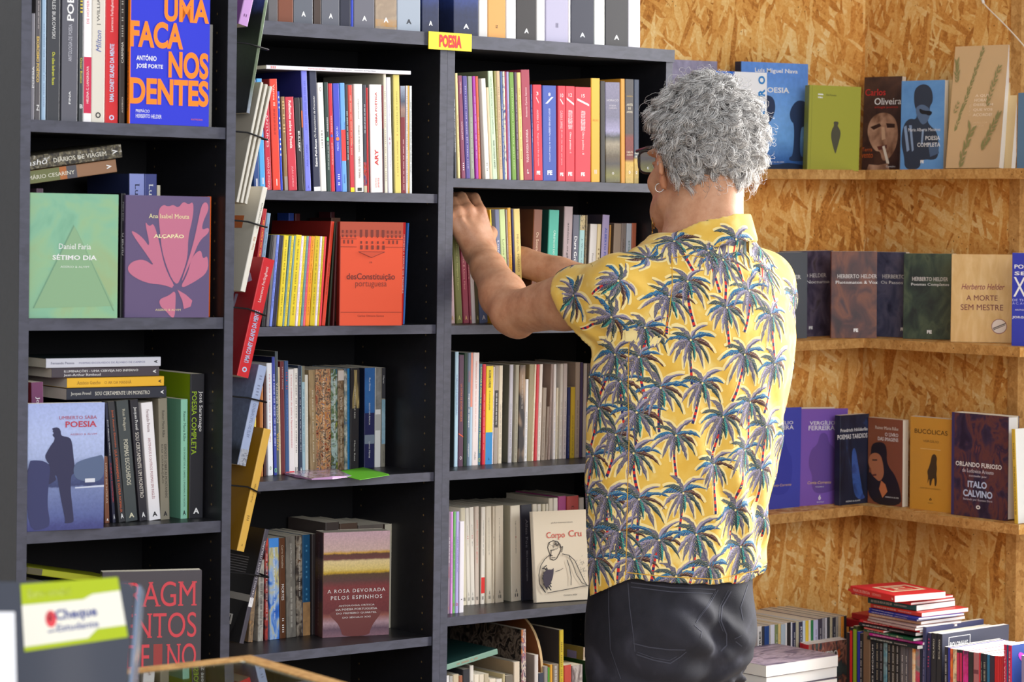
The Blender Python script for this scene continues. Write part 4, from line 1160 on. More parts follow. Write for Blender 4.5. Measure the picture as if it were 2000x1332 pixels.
SUN = zbands('sunset_photo', [(0, (150, 112, 124)), (.018, (110, 84, 100)), (.03, (182, 150, 160)), (.043, (150, 90, 80)), (.05, (112, 48, 52)), (.10, (128, 54, 56)), (.112, (92, 60, 56)), (.124, (88, 64, 44)), (.128, (196, 160, 40)), (.134, (222, 198, 120)), (.15, (226, 204, 150)), (.154, (110, 62, 60)), (.163, (96, 58, 50)), (.166, (206, 160, 60)), (.171, (206, 176, 170)), (.21, (200, 166, 180))], 0.006, 70, mottled=.12)
uS = ufor(FM, 440 + 683 / 3.58, 0.10, wM[3])
rosa = px_face(FM, wM[3], 0.105, 440 + 676 / 3.58, 440 + 1143 / 3.58, 1041, 0.044, SUN, 'thick paperback with sunset photo and white capitals facing out, lower shelf', None, turn=15, spine=(96, 62, 62), sart=zbands('sunset_spine', [(0, (84, 50, 56)), (.05, (70, 38, 42)), (.11, (80, 50, 46)), (.128, (110, 84, 50)), (.15, (120, 96, 80)), (.158, (70, 46, 46)), (.21, (96, 66, 66))], .006, 70),
 stext=[U('A ROSA DEVORADA PELOS ESPINHOS', .1, .9, (150, 120, 124), .12, serif=True)],
 fshapes=[([(.12, .20), (.11, .235), (.2, .25), (.24, .3), (.76, .3), (.8, .25), (.88, .24), (.87, .2), (.78, .13), (.72, .06), (.70, .0), (.3, .0), (.28, .07), (.22, .14)], (120, 62, 60))],
 ftext=[T('A ROSA DEVORADA', .07, .94, .422, .455, WH, serif=True, space=1.3), T('PELOS ESPINHOS', .12, .89, .357, .392, WH, serif=True, space=1.3), T('ANTOLOGIA CR\u00cdTICA', .24, .78, .29, .308, WH, serif=True), T('DA POESIA PORTUGUESA', .2, .82, .252, .27, WH, serif=True), T('DO PRIMEIRO QUARTEL', .21, .81, .214, .232, WH, serif=True), T('DO S\u00c9CULO XXI', .3, .72, .176, .194, WH, serif=True)])
# ======================= right case, upper shelf
GR1 = 'books on the upper shelf of the right bookcase'
px_row(FR, wR[0], zF, 0.010, [
 (219, 222, 520, 222, (240, 234, 214), dict(label='very slim cream booklet against the upright, upper right bay')),
 (223, 240, 500, 240, (70, 72, 80), dict(stext=[U('DOMINGO DO LIXO | Cl\u00e9ris de Barro', .25, .75, WH, .5)])),
 (242, 258, 502, 262, (226, 210, 150), dict(stext=[fine_up((130, 110, 70), .2, .6)])),
 (262, 288, 518, 288, (132, 62, 92), dict(stext=[U('DIMITRIAN', .38, .55, (230, 210, 215), .28), U('TEODORO', .82, .94, (230, 210, 215), .25), U('llll', .08, .15, WH, .25)])),
 (293, 322, 520, 318, (84, 72, 142), dict(stext=[fine_up((200, 195, 225), .1, .9, .2)])),
 (328, 357, 522, 347, (140, 146, 130), dict(stext=[fine_up((200, 205, 195), .1, .6, .2)])),
 (360, 380, 522, 384, (162, 46, 160), dict(stext=[fine_up((230, 190, 230), .2, .8)])),
 (381, 398, 522, 403, (214, 96, 56), dict(stext=[fine_up((250, 210, 190), .2, .6)])),
 (400, 417, 540, 427, (126, 112, 104), {}),
 (419, 450, 538, 449, (236, 232, 222), dict(stext=[U('ll lI', .08, .16, (90, 90, 90), .3)])),
 (455, 472, 612, 482, (214, 196, 160), dict(h=.18)),
 (462, 500, 487, 497, (196, 216, 186), dict(stext=[U('HENRY SIL\u00caNCIO SEDE', .1, .36, (50, 60, 50), .34, bold=.01), U('Homenagem Po\u00e9tica a Maria Jud\u00edte de Carvalho', .42, .95, (60, 90, 70), .28)], left=(118, 126, 96), d=.19)),
 (502, 521, 487, 527, (146, 142, 80), dict(stext=[fine_up((220, 216, 170), .2, .85)])),
 (523, 547, 487, 546, (204, 176, 138), dict(stext=[fine_up((130, 110, 84), .1, .85)])),
 (549, 564, 490, 570, (74, 98, 150), dict(stext=[fine_up(WH, .2, .7)])),
 (566, 580, 490, 584, art('blue_white_pattern', [(60, 80, 140), (226, 222, 200), (230, 220, 160)], 120), dict(cw='blue-white patterned')),
 (581, 592, 492, 599, (150, 40, 78), {}),
 (594, 608, 492, 611, (168, 160, 214), dict(stext=[fine_up((100, 90, 150), .2, .7)])),
 (612, 642, 495, 633, (112, 152, 60), dict(stext=[fine_up((190, 210, 150), .1, .85, .2)])),
 (646, 663, 495, 666, (86, 62, 84), dict(stext=[fine_up((200, 180, 200), .2, .8)])),
 (665, 690, 497, 687, (226, 202, 126), dict(stext=[fine_up((150, 120, 60), .2, .85)])),
 (691, 750, 478, 713, (160, 58, 78), dict(stext=[U('TUDO POESIA REUNIDA', .16, .46, (240, 222, 222), .24, serif=True), U('Antonio Carlos Santos', .57, .84, (236, 214, 214), .2), U('P', .06, .1, WH, .2)])),
 (752, 765, 580, 766, (30, 62, 140), dict(stext=[fine_dn(WH, .4, .9)])),
 (770, 833, 580, 780, (206, 42, 62), dict(stext=[A('3', .89, .925, WH, .24), U('/', .80, .88, (240, 190, 195), .3), D('ANDREIA C. FARIA', .52, .74, (240, 200, 205), .2), D('Alegria para o fim do mundo', .15, .5, (240, 190, 195), .2), A('FE', .06, .1, WH, .4, bold=.05)], left=(150, 24, 40))),
 (839, 933, 585, 843, (58, 82, 168), dict(stext=[A('8', .89, .925, WH, .16), D('ADOLFO CASAIS MARIA GABRIEL', .5, .76, (226, 230, 244), .12), D('No voo do tributo primeiro', .2, .5, (226, 230, 244), .13), A('FE', .06, .11, WH, .36, bold=.05), A('/', .81, .88, (226, 230, 244), .6)])),
 (945, 997, 588, 945, (206, 48, 66), dict(stext=[A('10', .88, .92, WH, .4), D('CL\u00c1UDIA R. SAMPAIO', .55, .74, (240, 200, 205), .4), D('J\u00e1 n\u00e3o me deito em pose', .17, .54, (240, 200, 205), .22), A('FE', .055, .09, WH, .45, bold=.05), U('/', .80, .87, WH, .4)])),
 (999, 1061, 590, 998, (210, 54, 70), dict(stext=[A('12', .89, .925, WH, .36), D('ARTUR DO CRUZEIRO SEIXAS', .55, .75, (245, 210, 214), .46, bold=.02), D('Obra po\u00e9tica - I', .3, .52, WH, .26), A('FE', .06, .1, WH, .45, bold=.05), U('/', .8, .88, WH, .8)])),
 (1064, 1172, 595, 1062, (212, 56, 72), dict(stext=[A('15', .89, .925, WH, .2), D('ARTUR DO CRUZEIRO SEIXAS', .54, .75, (245, 210, 214), .28, bold=.02), D('Obra po\u00e9tica - II', .29, .53, WH, .15), A('FE', .06, .1, WH, .25, bold=.05), U('/', .8, .88, WH, .75)])),
 (1173, 1233, 535, 1173, (222, 172, 50), dict(left=(64, 48, 24), d=.20, stext=[A('PE\u00c7AS', .58, .605, (190, 130, 40), .6), A('III', .08, .12, WH, .25)])),
 (1236, 1268, 555, 1238, (42, 38, 36), {}),
 (1269, 1370, 563, 1272, zbands('horace_valley', [(0, (70, 62, 56)), (.022, (120, 116, 60)), (.045, (70, 64, 62)), (.06, (90, 78, 60)), (.085, (150, 140, 120)), (.1, (70, 70, 70)), (.112, (150, 146, 180)), (.14, (110, 108, 130)), (.19, (120, 116, 140))], .014, 60), dict(cw='landscape', stext=[A('HOR\u00c1CIO', .81, .835, (210, 206, 214), .8), A('POESIA', .76, .775, (200, 196, 206), .45), A('COMPLETA', .735, .75, (200, 196, 206), .55), A('o', .08, .105, WH, .14)])),
 (1375, 1404, 540, 1377, (202, 142, 44), {}),
 (1405, 1465, 542, 1405, zbands('amber_love', [(0, (190, 160, 84)), (.045, (200, 166, 76)), (.052, (110, 40, 36)), (.095, (120, 46, 40)), (.105, (70, 60, 60)), (.2, (64, 60, 62))], .006, 50), dict(cw='dark and ochre', stext=[A('ARTE', .745, .765, (220, 212, 190), .7), A('DE', .71, .73, (220, 212, 190), .3), A('AMAR', .675, .695, (220, 212, 190), .7), A('OV\u00cdDIO', .83, .845, (206, 170, 80), .7), A('CARLOS', .29, .31, (230, 215, 190), .7), A('ASCENSO', .265, .28, (230, 215, 190), .7), A('o', .09, .12, WH, .2)])),
 (1468, 1502, 545, 1466, zbands('navy_love', [(0, (150, 128, 60)), (.05, (196, 164, 74)), (.056, (50, 62, 86)), (.2, (40, 52, 76))], .004, 50), dict(cw='navy', stext=[A('lll', .28, .3, (220, 220, 200), .7), A('lIl', .25, .27, (220, 220, 200), .7), A('o', .09, .12, WH, .3)])),
], 'in upper right bay', GR1)
# ======================= right case, second shelf (the one the hands are in)
zK = (840, 360, 4.1625)
GR2 = 'books on the shelf where the hands are'
px_row(FR, wR[1], zK, 0.062, [
 (132, 172, 230, 164, (208, 178, 182), dict(stext=[D('Manuel Alegre', .5, .75, (150, 100, 120), .3), D('Livros de Poesia', .2, .46, (150, 100, 120), .3), LOGO_A((200, 160, 100))], dv=.02)),
 (176, 226, 226, 216, (116, 118, 62), dict(stext=[D('A Morte das Imagens Fr\u00e1geis', .3, .75, (190, 190, 120), .26), LOGO_A((200, 200, 120))], dv=.02)),
 (234, 280, 230, 272, (146, 50, 74), dict(stext=[D('A Morte \u00c9 Uma Flor', .3, .72, (220, 160, 150), .32, serif=True), LOGO_A((220, 170, 110))], dv=.02)),
 (283, 302, 230, 322, (136, 40, 66), dict(stext=[D('Arte Po\u00e9tica', .4, .7, (220, 160, 150), .4), LOGO_A((220, 170, 110))], dv=.02)),
 (303, 336, 228, 341, (220, 214, 216), dict(stext=[fine_dn((120, 110, 120), .6, .9)], dv=.02)),
 (338, 366, 228, 374, (90, 86, 62), dict(stext=[LOGO_A((200, 190, 120))], dv=.02)),
 (368, 434, 226, 405, (96, 112, 152), dict(stext=[LOGO_A((226, 226, 230))], dv=.02)),
 (437, 488, 205, 475, (224, 168, 36), dict(stext=[LOGO_A((240, 220, 150))], bands=[(.35, 1, (226, 200, 40))])),
 (490, 524, 209, 530, (42, 36, 32), {}),
 (526, 561, 207, 562, (108, 116, 146), dict(stext=[D('Louise Gl\u00fcck', .4, .73, (236, 236, 240), .36, serif=True)])),
 (563, 607, 205, 600, (196, 214, 150), dict(stext=[D('Louise Gl\u00fcck', .45, .74, (110, 130, 80), .34, serif=True), D('Erva', .3, .36, (110, 130, 80), .3)], left=(130, 110, 90))),
 (609, 627, 205, 640, (150, 132, 126), dict(stext=[fine_dn((220, 210, 200), .3, .75, .3)])),
 (629, 655, 192, 658, (230, 172, 56), dict(stext=[D('ANTOLOGIA DO S\u00c9CULO XX', .4, .88, (150, 100, 30), .4)])),
 (661, 676, 204, 694, (46, 44, 92), {}),
 (678, 729, 202, 710, (228, 204, 124), dict(stext=[D('MIGUEL MANSO', .45, .78, (150, 130, 80), .3, serif=True), D('ESTO', .3, .42, (120, 104, 60), .3, serif=True)], last=False)),
], "in the hands' row", GR2, defaults=dict(d=.13))
px_row(FR, wR[1], zK, 0.075, [
 (846, 915, 206, 812, (122, 70, 46), dict(left=(74, 44, 34), stext=[D('Os Sonetos de', .55, .8, (220, 190, 160), .3, serif=True), D('Spa', .28, .34, (220, 190, 160), .3, serif=True)], d=.15, label='brown spine with framed dark cover, right of the slanting yellow books')),
 (970, 1052, 210, 936, (64, 168, 148), dict(left=(26, 72, 66), stext=[D('C\u00c2NTICOS DO REALISMO', .45, .82, (214, 236, 226), .22, serif=True, off=.6), D('AUSENTE', .45, .56, (214, 236, 226), .22, serif=True, off=.3)], d=.15)),
 (1094, 1163, 182, 1060, (164, 146, 148), dict(left=(70, 58, 56), stext=[D('ant\u00f3nio org\u00e3o', .52, .86, (60, 50, 56), .26), D('OB', .38, .44, (70, 60, 66), .3)], d=.17)),
 (1164, 1216, 250, 1136, (84, 86, 104), dict(stext=[D('Durs Gr\u00fcnbein', .42, .8, WH, .42, serif=True, bold=.01)])),
 (1220, 1264, 252, 1188, (150, 190, 190), dict(bands=[(.86, 1, art('gold_leaf_dark', [(60, 50, 40), (190, 170, 120), (40, 36, 36)], 160))], stext=[D('J. W. von Goethe', .44, .78, (70, 100, 110), .3, serif=True), D('F', .3, .34, (70, 100, 110), .3)])),
 (1266, 1284, 252, 1236, art('gold_dark', [(40, 36, 34), (120, 100, 60), (50, 44, 40)], 150), dict(cw='dark gold')),
 (1304, 1362, 325, 1268, (206, 202, 198), dict(left=(120, 112, 104), stext=[D('Primo Levi', .5, .7, (110, 100, 100), .2)])),
 (1365, 1394, 325, 1330, (230, 214, 168), dict(stext=[D('llI llIl', .4, .75, (150, 120, 80), .3)])),
 (1407, 1462, 250, 1366, (190, 180, 226), dict(left=(60, 54, 66), stext=[D('ALBERTO PIMENTA', .45, .88, (80, 110, 210), .3, bold=.01)], d=.16)),
 (1464, 1474, 330, 1432, (214, 160, 80), dict(bands=[(.3, .6, (206, 40, 60)), (0, .3, (230, 140, 40))])),
 (1500, 1558, 320, 1470, (172, 156, 140), dict(left=(110, 96, 84), stext=[D('Ant\u00f3nio lll', .4, .7, (110, 96, 84), .2)])),
 (1560, 1598, 320, 1530, (142, 132, 126), dict(stext=[D('VAR\u00c1GUAS ll', .5, .85, (90, 80, 80), .26)])),
 (1602, 1642, 318, 1580, (192, 206, 220), dict(stext=[D('EMILY DICK', .5, .82, (90, 130, 130), .3)])),
 (1644, 1680, 316, 1622, (176, 102, 76), dict(stext=[D('llI', .5, .7, (120, 60, 40), .3)])),
], "right of the forearm", GR2, defaults=dict(d=.14))
# ======================= right case, third shelf
zN = (840, 660, 4.756)
GR3 = 'books on the shelf below the elbow'
CW = (224, 218, 208)
TP = (156, 140, 124)
ed = lambda c=(150, 140, 130): dict(stext=[fine_dn(c, .1, .6, .2), A('o', .04, .07, c, .2)])
px_row(FR, wR[2], zN, (0.075, 0.125), [
 (174, 198, 258, 163, (38, 128, 146), dict(stext=[D('O lll ll', .1, .88, (110, 190, 200), .4)])),
 (236, 268, 130, 224, (176, 208, 226), dict(left=(60, 66, 68), stext=[D('O AMANTE QUE ESCREVER CORALI', .45, .8, (140, 160, 200), .5, bold=.02)], d=.15)),
 (271, 317, 160, 260, (88, 56, 80), dict(stext=[D('LA OSTRA DE EDGAR NIEBUHR', .4, .74, (214, 120, 60), .32), A('O', .06, .09, WH, .4), D('/', .26, .3, (230, 90, 40), .9)])),
 (319, 352, 140, 308, (14, 48, 26), {}),
 (354, 377, 140, 343, (110, 128, 150), dict(stext=[D('OUTRO', .74, .84, (200, 90, 90), .5), D('augusto de campos', .34, .64, WH, .55, bold=.02), D('viagem', .08, .2, WH, .5)])),
 (379, 401, 138, 364, (176, 204, 226), dict(bands=[(.52, 1, (232, 146, 124))])),
 (403, 460, 138, 388, (236, 222, 220), dict(stext=[D('HERODIANO A AMI', .68, .92, (210, 140, 130), .22), fine_dn((220, 160, 150), .3, .66, .15), D('chiado', .05, .12, (40, 40, 40), .22)])),
 (462, 488, 242, 442, (66, 118, 140), dict(stext=[D('CONTAR E AMAR DE OLHOS JAVITO PERCANDO', .12, .97, (220, 222, 90), .5, bold=.02), A('O', .03, .07, (220, 222, 90), .6)])),
 (491, 521, 245, 480, (216, 34, 56), dict(stext=[fine_dn((240, 170, 180), .15, .7, .2)])),
 (524, 590, 262, 510, (240, 210, 40), dict(bands=[(0, .325, (40, 140, 206))], stext=[D('AUDRE LORDE', .78, .96, (40, 40, 30), .3, bold=.02), D('A unic\u00f3rnia preta', .55, .75, (40, 40, 30), .26), A('A', .04, .07, (20, 40, 60), .18)], left=(120, 90, 150))),
 (591, 602, 268, 572, (230, 220, 228), dict(stext=[fine_dn((90, 90, 110), .3, .7)])),
 (603, 641, 260, 588, (168, 156, 146), dict(bands=[(.37, .75, (54, 48, 50))], stext=[fine_dn(WH, .4, .72, .3)])),
 (643, 678, 258, 630, (226, 214, 190), ed()),
 (742, 776, 250, 724, (192, 190, 200), dict(left=(92, 92, 84), d=.15, **ed((120, 120, 140)))),
 (795, 830, 252, 776, (164, 158, 138), ed((120, 114, 96))),
 (834, 889, 255, 815, art('beach_art', [(40, 36, 40), (60, 54, 54), (190, 160, 130), (170, 150, 126)], 22, (1, 1, .5), 2, .4, 1.2), dict(cw='black and tan', stext=[fine_dn((200, 190, 180), .55, .9, .2)])),
 (892, 920, 250, 872, (238, 238, 240), dict(h=.168, **ed((110, 120, 150)))),
 (922, 968, 247, 900, (160, 148, 114), {}),
 (970, 990, 247, 940, (228, 218, 192), ed((150, 130, 90))),
 (992, 1017, 247, 966, (206, 52, 62), dict(stext=[])),
 (1019, 1050, 245, 992, (232, 222, 212), ed((140, 120, 110))),
 (1048, 1085, 465, 1028, TP, ed((90, 78, 70))),
 (1087, 1112, 640, 1064, (136, 118, 104), ed((70, 60, 54))),
 (1114, 1146, 245, 1092, (150, 128, 118), ed((80, 60, 60))),
 (1149, 1175, 245, 1138, (234, 228, 226), ed((130, 140, 180))),
 (1177, 1194, 465, 1166, (226, 216, 190), ed()),
 (1214, 1241, 242, 1196, (232, 226, 218), ed()),
 (1245, 1278, 240, 1231, (234, 224, 222), ed((120, 110, 130))),
 (1281, 1307, 460, 1272, (38, 50, 112), ed((140, 150, 190))),
 (1309, 1350, 457, 1300, (226, 192, 44), ed((150, 120, 40))),
 (1353, 1396, 228, 1342, (186, 170, 156), ed((110, 96, 90))),
 (1398, 1425, 228, 1386, (70, 56, 96), {}),
 (1430, 1462, 240, 1418, (206, 200, 196), {}),
 (1466, 1500, 240, 1454, (120, 110, 104), {}),
], 'below the elbow', GR3, defaults=dict(d=.135))
# ======================= right case, fourth shelf
zO = (840, 920, 4.756)
GR4 = 'books on the shelf beside the sketch cover'
px_row(FR, wR[3], zO, 0.042, [
 (160, 166, 385, 147, (214, 190, 60), dict(label='very slim yellow booklet against the upright, fourth shelf right bay')),
 (168, 195, 378, 158, (140, 122, 138), dict(stext=[fine_dn((226, 216, 226), .5, .75, .4), fine_dn((170, 60, 80), .35, .46, .4), A('o', .04, .07, (200, 120, 110), .4)])),
 (196, 215, 380, 189, (222, 150, 222), dict(stext=[fine_dn((150, 80, 150), .3, .7)])),
 (217, 241, 380, 206, (110, 180, 100), dict(stext=[fine_dn((50, 100, 50), .2, .75, .3), A('o', .07, .1, (170, 60, 50), .5)])),
 (243, 272, 378, 233, (178, 168, 222), dict(stext=[D('LAMA POESIA LER', .4, .75, (130, 120, 190), .3), A('o', .07, .1, (200, 60, 70), .5)])),
 (278, 320, 470, 270, (232, 228, 236), dict(left=(140, 132, 140), stext=[A('-', .14, .15, BK, .2)], last=False)),
], 'beside sketch cover', GR4, defaults=dict(d=.13))
WC = (226, 220, 206)
tri = lambda: [A('A', .09, .13, (50, 50, 54), .2)]
ll_ = lambda: [A('lI', .045, .08, (60, 60, 60), .3)]
px_row(FR, wR[3], zO, (0.118, 0.098), [
 (285, 326, 345, 300, (214, 206, 180), dict(stext=ll_())),
 (328, 361, 345, 345, WC, dict(stext=[D('sophia | mar', .6, .82, (60, 60, 60), .2), A(':', .68, .71, (190, 40, 50), .3)] + tri() + ll_())),
 (363, 405, 338, 374, (228, 222, 210), dict(stext=[D('gon\u00e7alo m. dias', .6, .82, (60, 60, 60), .2), A(':', .68, .71, (190, 40, 50), .3)] + tri() + ll_())),
 (408, 454, 332, 408, (204, 190, 176), dict(stext=[D('john ferreira o grupo', .42, .86, (220, 120, 110), .36, bold=.01)] + ll_())),
 (480, 516, 335, 471, (228, 222, 210), dict(left=(170, 164, 150), bands=[(.11, .275, (222, 44, 40))], stext=[D('margarida vale de gato', .5, .86, (60, 60, 60), .2)] + ll_())),
 (520, 569, 330, 528, (218, 208, 188), dict(stext=[D('miguel-manso poemas', .6, .88, (60, 60, 60), .16), D('obras de', .5, .6, (60, 60, 60), .16)] + tri() + ll_())),
 (571, 601, 330, 566, (216, 204, 182), dict(stext=[D('luiza neto jorge poesia', .45, .88, (60, 60, 60), .22), A('o', .67, .69, (40, 60, 90), .3)] + ll_())),
 (605, 680, 325, 610, (206, 194, 174), dict(stext=[D('rui knopfli', .62, .87, (60, 60, 60), .12), D('nada tem j\u00e1 encanto', .5, .72, (60, 60, 60), .1)] + tri() + ll_())),
 (748, 837, 325, 758, (230, 222, 204), dict(left=(176, 172, 152), stext=[D('hugo mourato e a era do peixe', .5, .84, (60, 60, 60), .12), A('o', .66, .68, (190, 50, 40), .1)] + tri() + ll_(), d=.15)),
 (840, 945, 318, 852, (38, 38, 52), dict(stext=[D('Allen Poe', .55, .85, (130, 130, 140), .2, serif=True), D('Obra Po\u00e9tica Completa', .2, .52, (150, 150, 160), .16, serif=True), A('*', .5, .52, (120, 120, 130), .14)])),
 (953, 993, 310, 962, (226, 218, 200), {}),
 (997, 1031, 310, 1004, (228, 222, 208), {}),
 (1042, 1071, 308, 1046, (224, 214, 188), {}),
 (1074, 1098, 306, 1076, (228, 220, 200), {}),
 (1100, 1142, 255, 1100, (222, 214, 196), {}),
 (1145, 1187, 252, 1146, (232, 226, 214), dict(last=False)),
 (1189, 1264, 237, 1190, (170, 60, 130), {}),
 (1268, 1380, 237, 1268, (186, 74, 70), dict(stext=[D('Diane', .7, .9, (110, 40, 40), .2)])),
 (1384, 1430, 250, 1384, (190, 186, 180), {}),
], 'left of sketch cover', GR4, defaults=dict(d=.14))
# pale book behind the row
uq, hq = hit(FR, 840 + 1135 / 4.756, 920 + 155 / 4.756, 0.2)
ur, _ = hit(FR, 840 + 1178 / 4.756, 920 + 155 / 4.756, 0.2)
INK = (46, 42, 46)
def stroke(pts, wdt=.006):
 out = []
 for (x0, y0), (x1, y1) in zip(pts[:-1], pts[1:]):
  dx, dy = x1 - x0, (y1 - y0) * 1.5
  L = math.hypot(dx, dy) + 1e-9
  nx, ny = -dy / L * wdt, dx / L * wdt / 1.5
  ex, ey = dx / L * wdt * .4, dy / L * wdt * .4 / 1.5
  out.append(([(x0 + nx - ex, y0 + ny - ey), (x1 + nx + ex, y1 + ny + ey), (x1 - nx + ex, y1 - ny + ey), (x0 - nx - ex, y0 - ny - ey)], INK))
 return out
sk = []
random.seed(3)
head = [(.30, .50), (.27, .55), (.25, .60), (.28, .65), (.35, .67), (.43, .66), (.48, .62), (.49, .57), (.46, .53)]
sk += stroke(head) + stroke([(.46, .53), (.40, .47), (.35, .455), (.29, .47), (.28, .52)]) + stroke([(.30, .565), (.37, .57)]) + stroke([(.31, .56), (.30, .51), (.33, .505)]) + stroke([(.31, .485), (.38, .482)], .004) + stroke([(.48, .59), (.52, .6), (.5, .54)])
for k in range(14):
 a = random.uniform(0, 2 * PI)
 cx, cy = random.uniform(.30, .46), random.uniform(.59, .65)
 sk += stroke([(cx + .03 * math.cos(a + t), cy + .02 * math.sin(a + t)) for t in (0, .8, 1.6, 2.4)], .0035)
sk += stroke([(.28, .52), (.18, .47), (.10, .40), (.06, .30), (.07, .2), (.12, .15)]) + stroke([(.5, .52), (.62, .5), (.72, .44), (.80, .32), (.88, .20), (.93, .15)]) + stroke([(.62, .49), (.68, .4), (.74, .28), (.83, .19), (.92, .16)], .005)
sk += stroke([(.58, .45), (.62, .36), (.64, .26), (.63, .17)]) + stroke([(.36, .33), (.44, .34), (.5, .36)], .004) + stroke([(.20, .10), (.4, .115), (.6, .13), (.85, .15), (1.0, .155)], .005)
for k in range(26):
 x, y = random.uniform(.08, .22), random.uniform(.17, .38)
 sk += stroke([(x, y), (x + random.uniform(.03, .1), y - random.uniform(-.03, .08))], .009)
sk += [([(.12, .30), (.2, .36), (.3, .35), (.33, .38), (.32, .30), (.28, .22), (.2, .15), (.14, .18)], (70, 62, 76))]
for k in range(40):
 x, y = random.gauss(.84, .05), random.gauss(.36, .06)
 sk += stroke([(x, y), (x + .015, y + .012)], .002)
px_face(FR, wR[3], 0.062, 840 + 985 / 4.756, 840 + 1498 / 4.756, 1001, 0.012, (232, 220, 198), 'cream poetry book with ink sketch of a seated figure facing out', None, turn=10, back=7, fshapes=sk, spine=(240, 232, 214), left=(226, 216, 196),
 ftext=[T('JO\u00c3O DAMASCENO', .33, .72, .855, .876, (90, 84, 84)), T('Corpo', .24, .57, .68, .765, (214, 70, 60), serif=True), T('Cru', .64, .88, .705, .775, (214, 70, 60), serif=True), T('Coimbra 2024', .5, .74, .055, .072, (90, 86, 84))])
# ======================= right case, lowest shelf
zP = (840, 1180, 5.0)
w5 = wR[3] - 0.31
GR5 = 'books on the lowest shelf of the right bookcase'
px_row(FR, w5, zP, 0.03, [
 (152, 186, 700, 152, (226, 222, 220), {}), (188, 222, 705, 188, (170, 166, 160), {}), (225, 280, 690, 225, (200, 184, 156), {}), (282, 318, 700, 282, (150, 92, 66), {}),
 (322, 388, 640, 322, (50, 50, 56), {}), (390, 426, 602, 390, (220, 214, 206), dict(stext=[fine_dn((60, 60, 60), .6, .85, .3)], left=(110, 106, 100))),
 (430, 476, 690, 430, (228, 218, 200), {}), (478, 526, 690, 478, (222, 210, 190), dict(stext=[fine_dn((60, 60, 60), .5, .8, .2)])), (528, 574, 684, 528, (188, 176, 150), {}),
 (578, 640, 735, 578, (232, 220, 200), dict(bands=[(.6, .9, (206, 160, 80))])), (645, 704, 735, 645, (226, 220, 210), {}), (708, 732, 684, 708, (190, 176, 136), {}),
 (735, 812, 700, 735, (120, 112, 100), {}), (818, 876, 568, 818, (222, 206, 184), dict(left=(160, 140, 112), d=.2, last=False)),
], 'on lowest right shelf', GR5, defaults=dict(d=.16))
px_row(FR, w5, zP, 0.03, [
 (894, 938, 250, 894, art('comic_spine', [(60, 40, 90), (226, 210, 190), (120, 80, 120), (230, 150, 90)], 90, (1, 1, .5), 3, 1.2, 3.3, .35, .65), dict(cw='patterned', lart=art('tangled_drawing', [(20, 18, 18), (70, 60, 54), (110, 98, 88), (30, 26, 26)], 34, (1, 1, 1), 6, 1.6, 8.0, .36, .6), d=.24, label='large picture book with tangled black drawing on its cover, lowest shelf')),
 (1020, 1058, 498, 1020, (214, 206, 202), dict(left=(130, 124, 118), d=.19)),
 (1060, 1110, 676, 1060, (56, 62, 80), {}),
 (1112, 1150, 610, 1112, (150, 144, 140), {}), (1152, 1168, 620, 1152, (90, 170, 60), {}), (1170, 1195, 592, 1170, (222, 160, 50), {}),
 (1198, 1256, 590, 1198, (140, 124, 106), dict(stext=[fine_dn((230, 230, 230), .7, .98, .4)])),
 (1264, 1305, 255, 1264, (206, 180, 40), dict(left=(70, 66, 66), d=.2, stext=[fine_dn((120, 100, 30), .2, .9, .3)], label='tall yellow spine with charcoal cover in clear wrap, lowest shelf')),
 (1308, 1378, 600, 1308, (196, 70, 56), dict(bands=[])),
 (1380, 1490, 604, 1380, art('clear_wrap', [(140, 128, 124), (200, 190, 186), (110, 96, 96), (190, 170, 176)], 60, (1, 1, .4), rough=.15), dict(cw='clear-wrapped')),
 (1545, 1640, 560, 1545, (30, 100, 44), dict(left=(20, 60, 30))),
], 'by yellow tall spine', GR5, defaults=dict(d=.16))
# wooden board with a rounded corner
ub0 = ufor(FR, 840 + 1052 / 5, 0.04, w5)
mb = MB()
hB = hit(FR, 840 + 1000 / 5, 1180 + 150 / 5, 0.04)[1] - w5
prof = [(0, 0), (0, hB * .55)] + [(0.0 + .085 * (1 - math.cos(a)), hB * .62 + hB * .38 * math.sin(a)) for a in np.linspace(0, PI / 2, 9)] + [(.2, hB), (.2, 0)]
vs = [(0, y, z) for y, z in prof] + [(0.006, y, z) for y, z in prof]
nP = len(prof)
brn = mat((118, 72, 40), .6, .3, name='brown_board')
edge = mat((206, 176, 130), .7, .2, name='pale_board_edge')
mb.add(vs, [tuple(range(nP)), tuple(range(2 * nP - 1, nP - 1, -1))], brn)
mb.add(vs, [((i + 1) % nP, i, nP + i, nP + (i + 1) % nP) for i in range(nP)], edge)
o = mb.build('display_board', None, FR @ Matrix.Translation((ub0, .034, w5 + .0003)))
tag(o, 'brown board with rounded pale-edged corner standing on the lowest shelf', 'board')
# olive sample board with stripes and a lilac patch, behind the clear packet
ub1 = ufor(FR, 840 + 1484 / 5, 0.05, w5)
h1 = hit(FR, 840 + 1490 / 5, 1180 + 425 / 5, 0.05)[1] - w5
mb = MB()
mb.box((0, 0, 0), (.005, .14, h1), mat((120, 110, 70), .6, .3))
mb.add([(-.0004, .02, h1 * .55), (-.0004, .05, h1 * .55), (-.0004, .05, h1 * .95), (-.0004, .02, h1 * .95)], [(0, 3, 2, 1)], mat((120, 120, 200)))
for k in range(6):
 y = .062 + k * .011
 mb.add([(-.0004, y, h1 * .5), (-.0004, y + .005, h1 * .5), (-.0004, y + .005, h1 * .95), (-.0004, y, h1 * .95)], [(0, 3, 2, 1)], mat((40, 34, 34)))
mb.box((.0008, -.001, 0), (.0042, .0005, h1), mat((196, 176, 156), .6, .2))
o = mb.build('sample_board', None, FR @ Matrix.Translation((ub1, .052, w5 + .0003)))
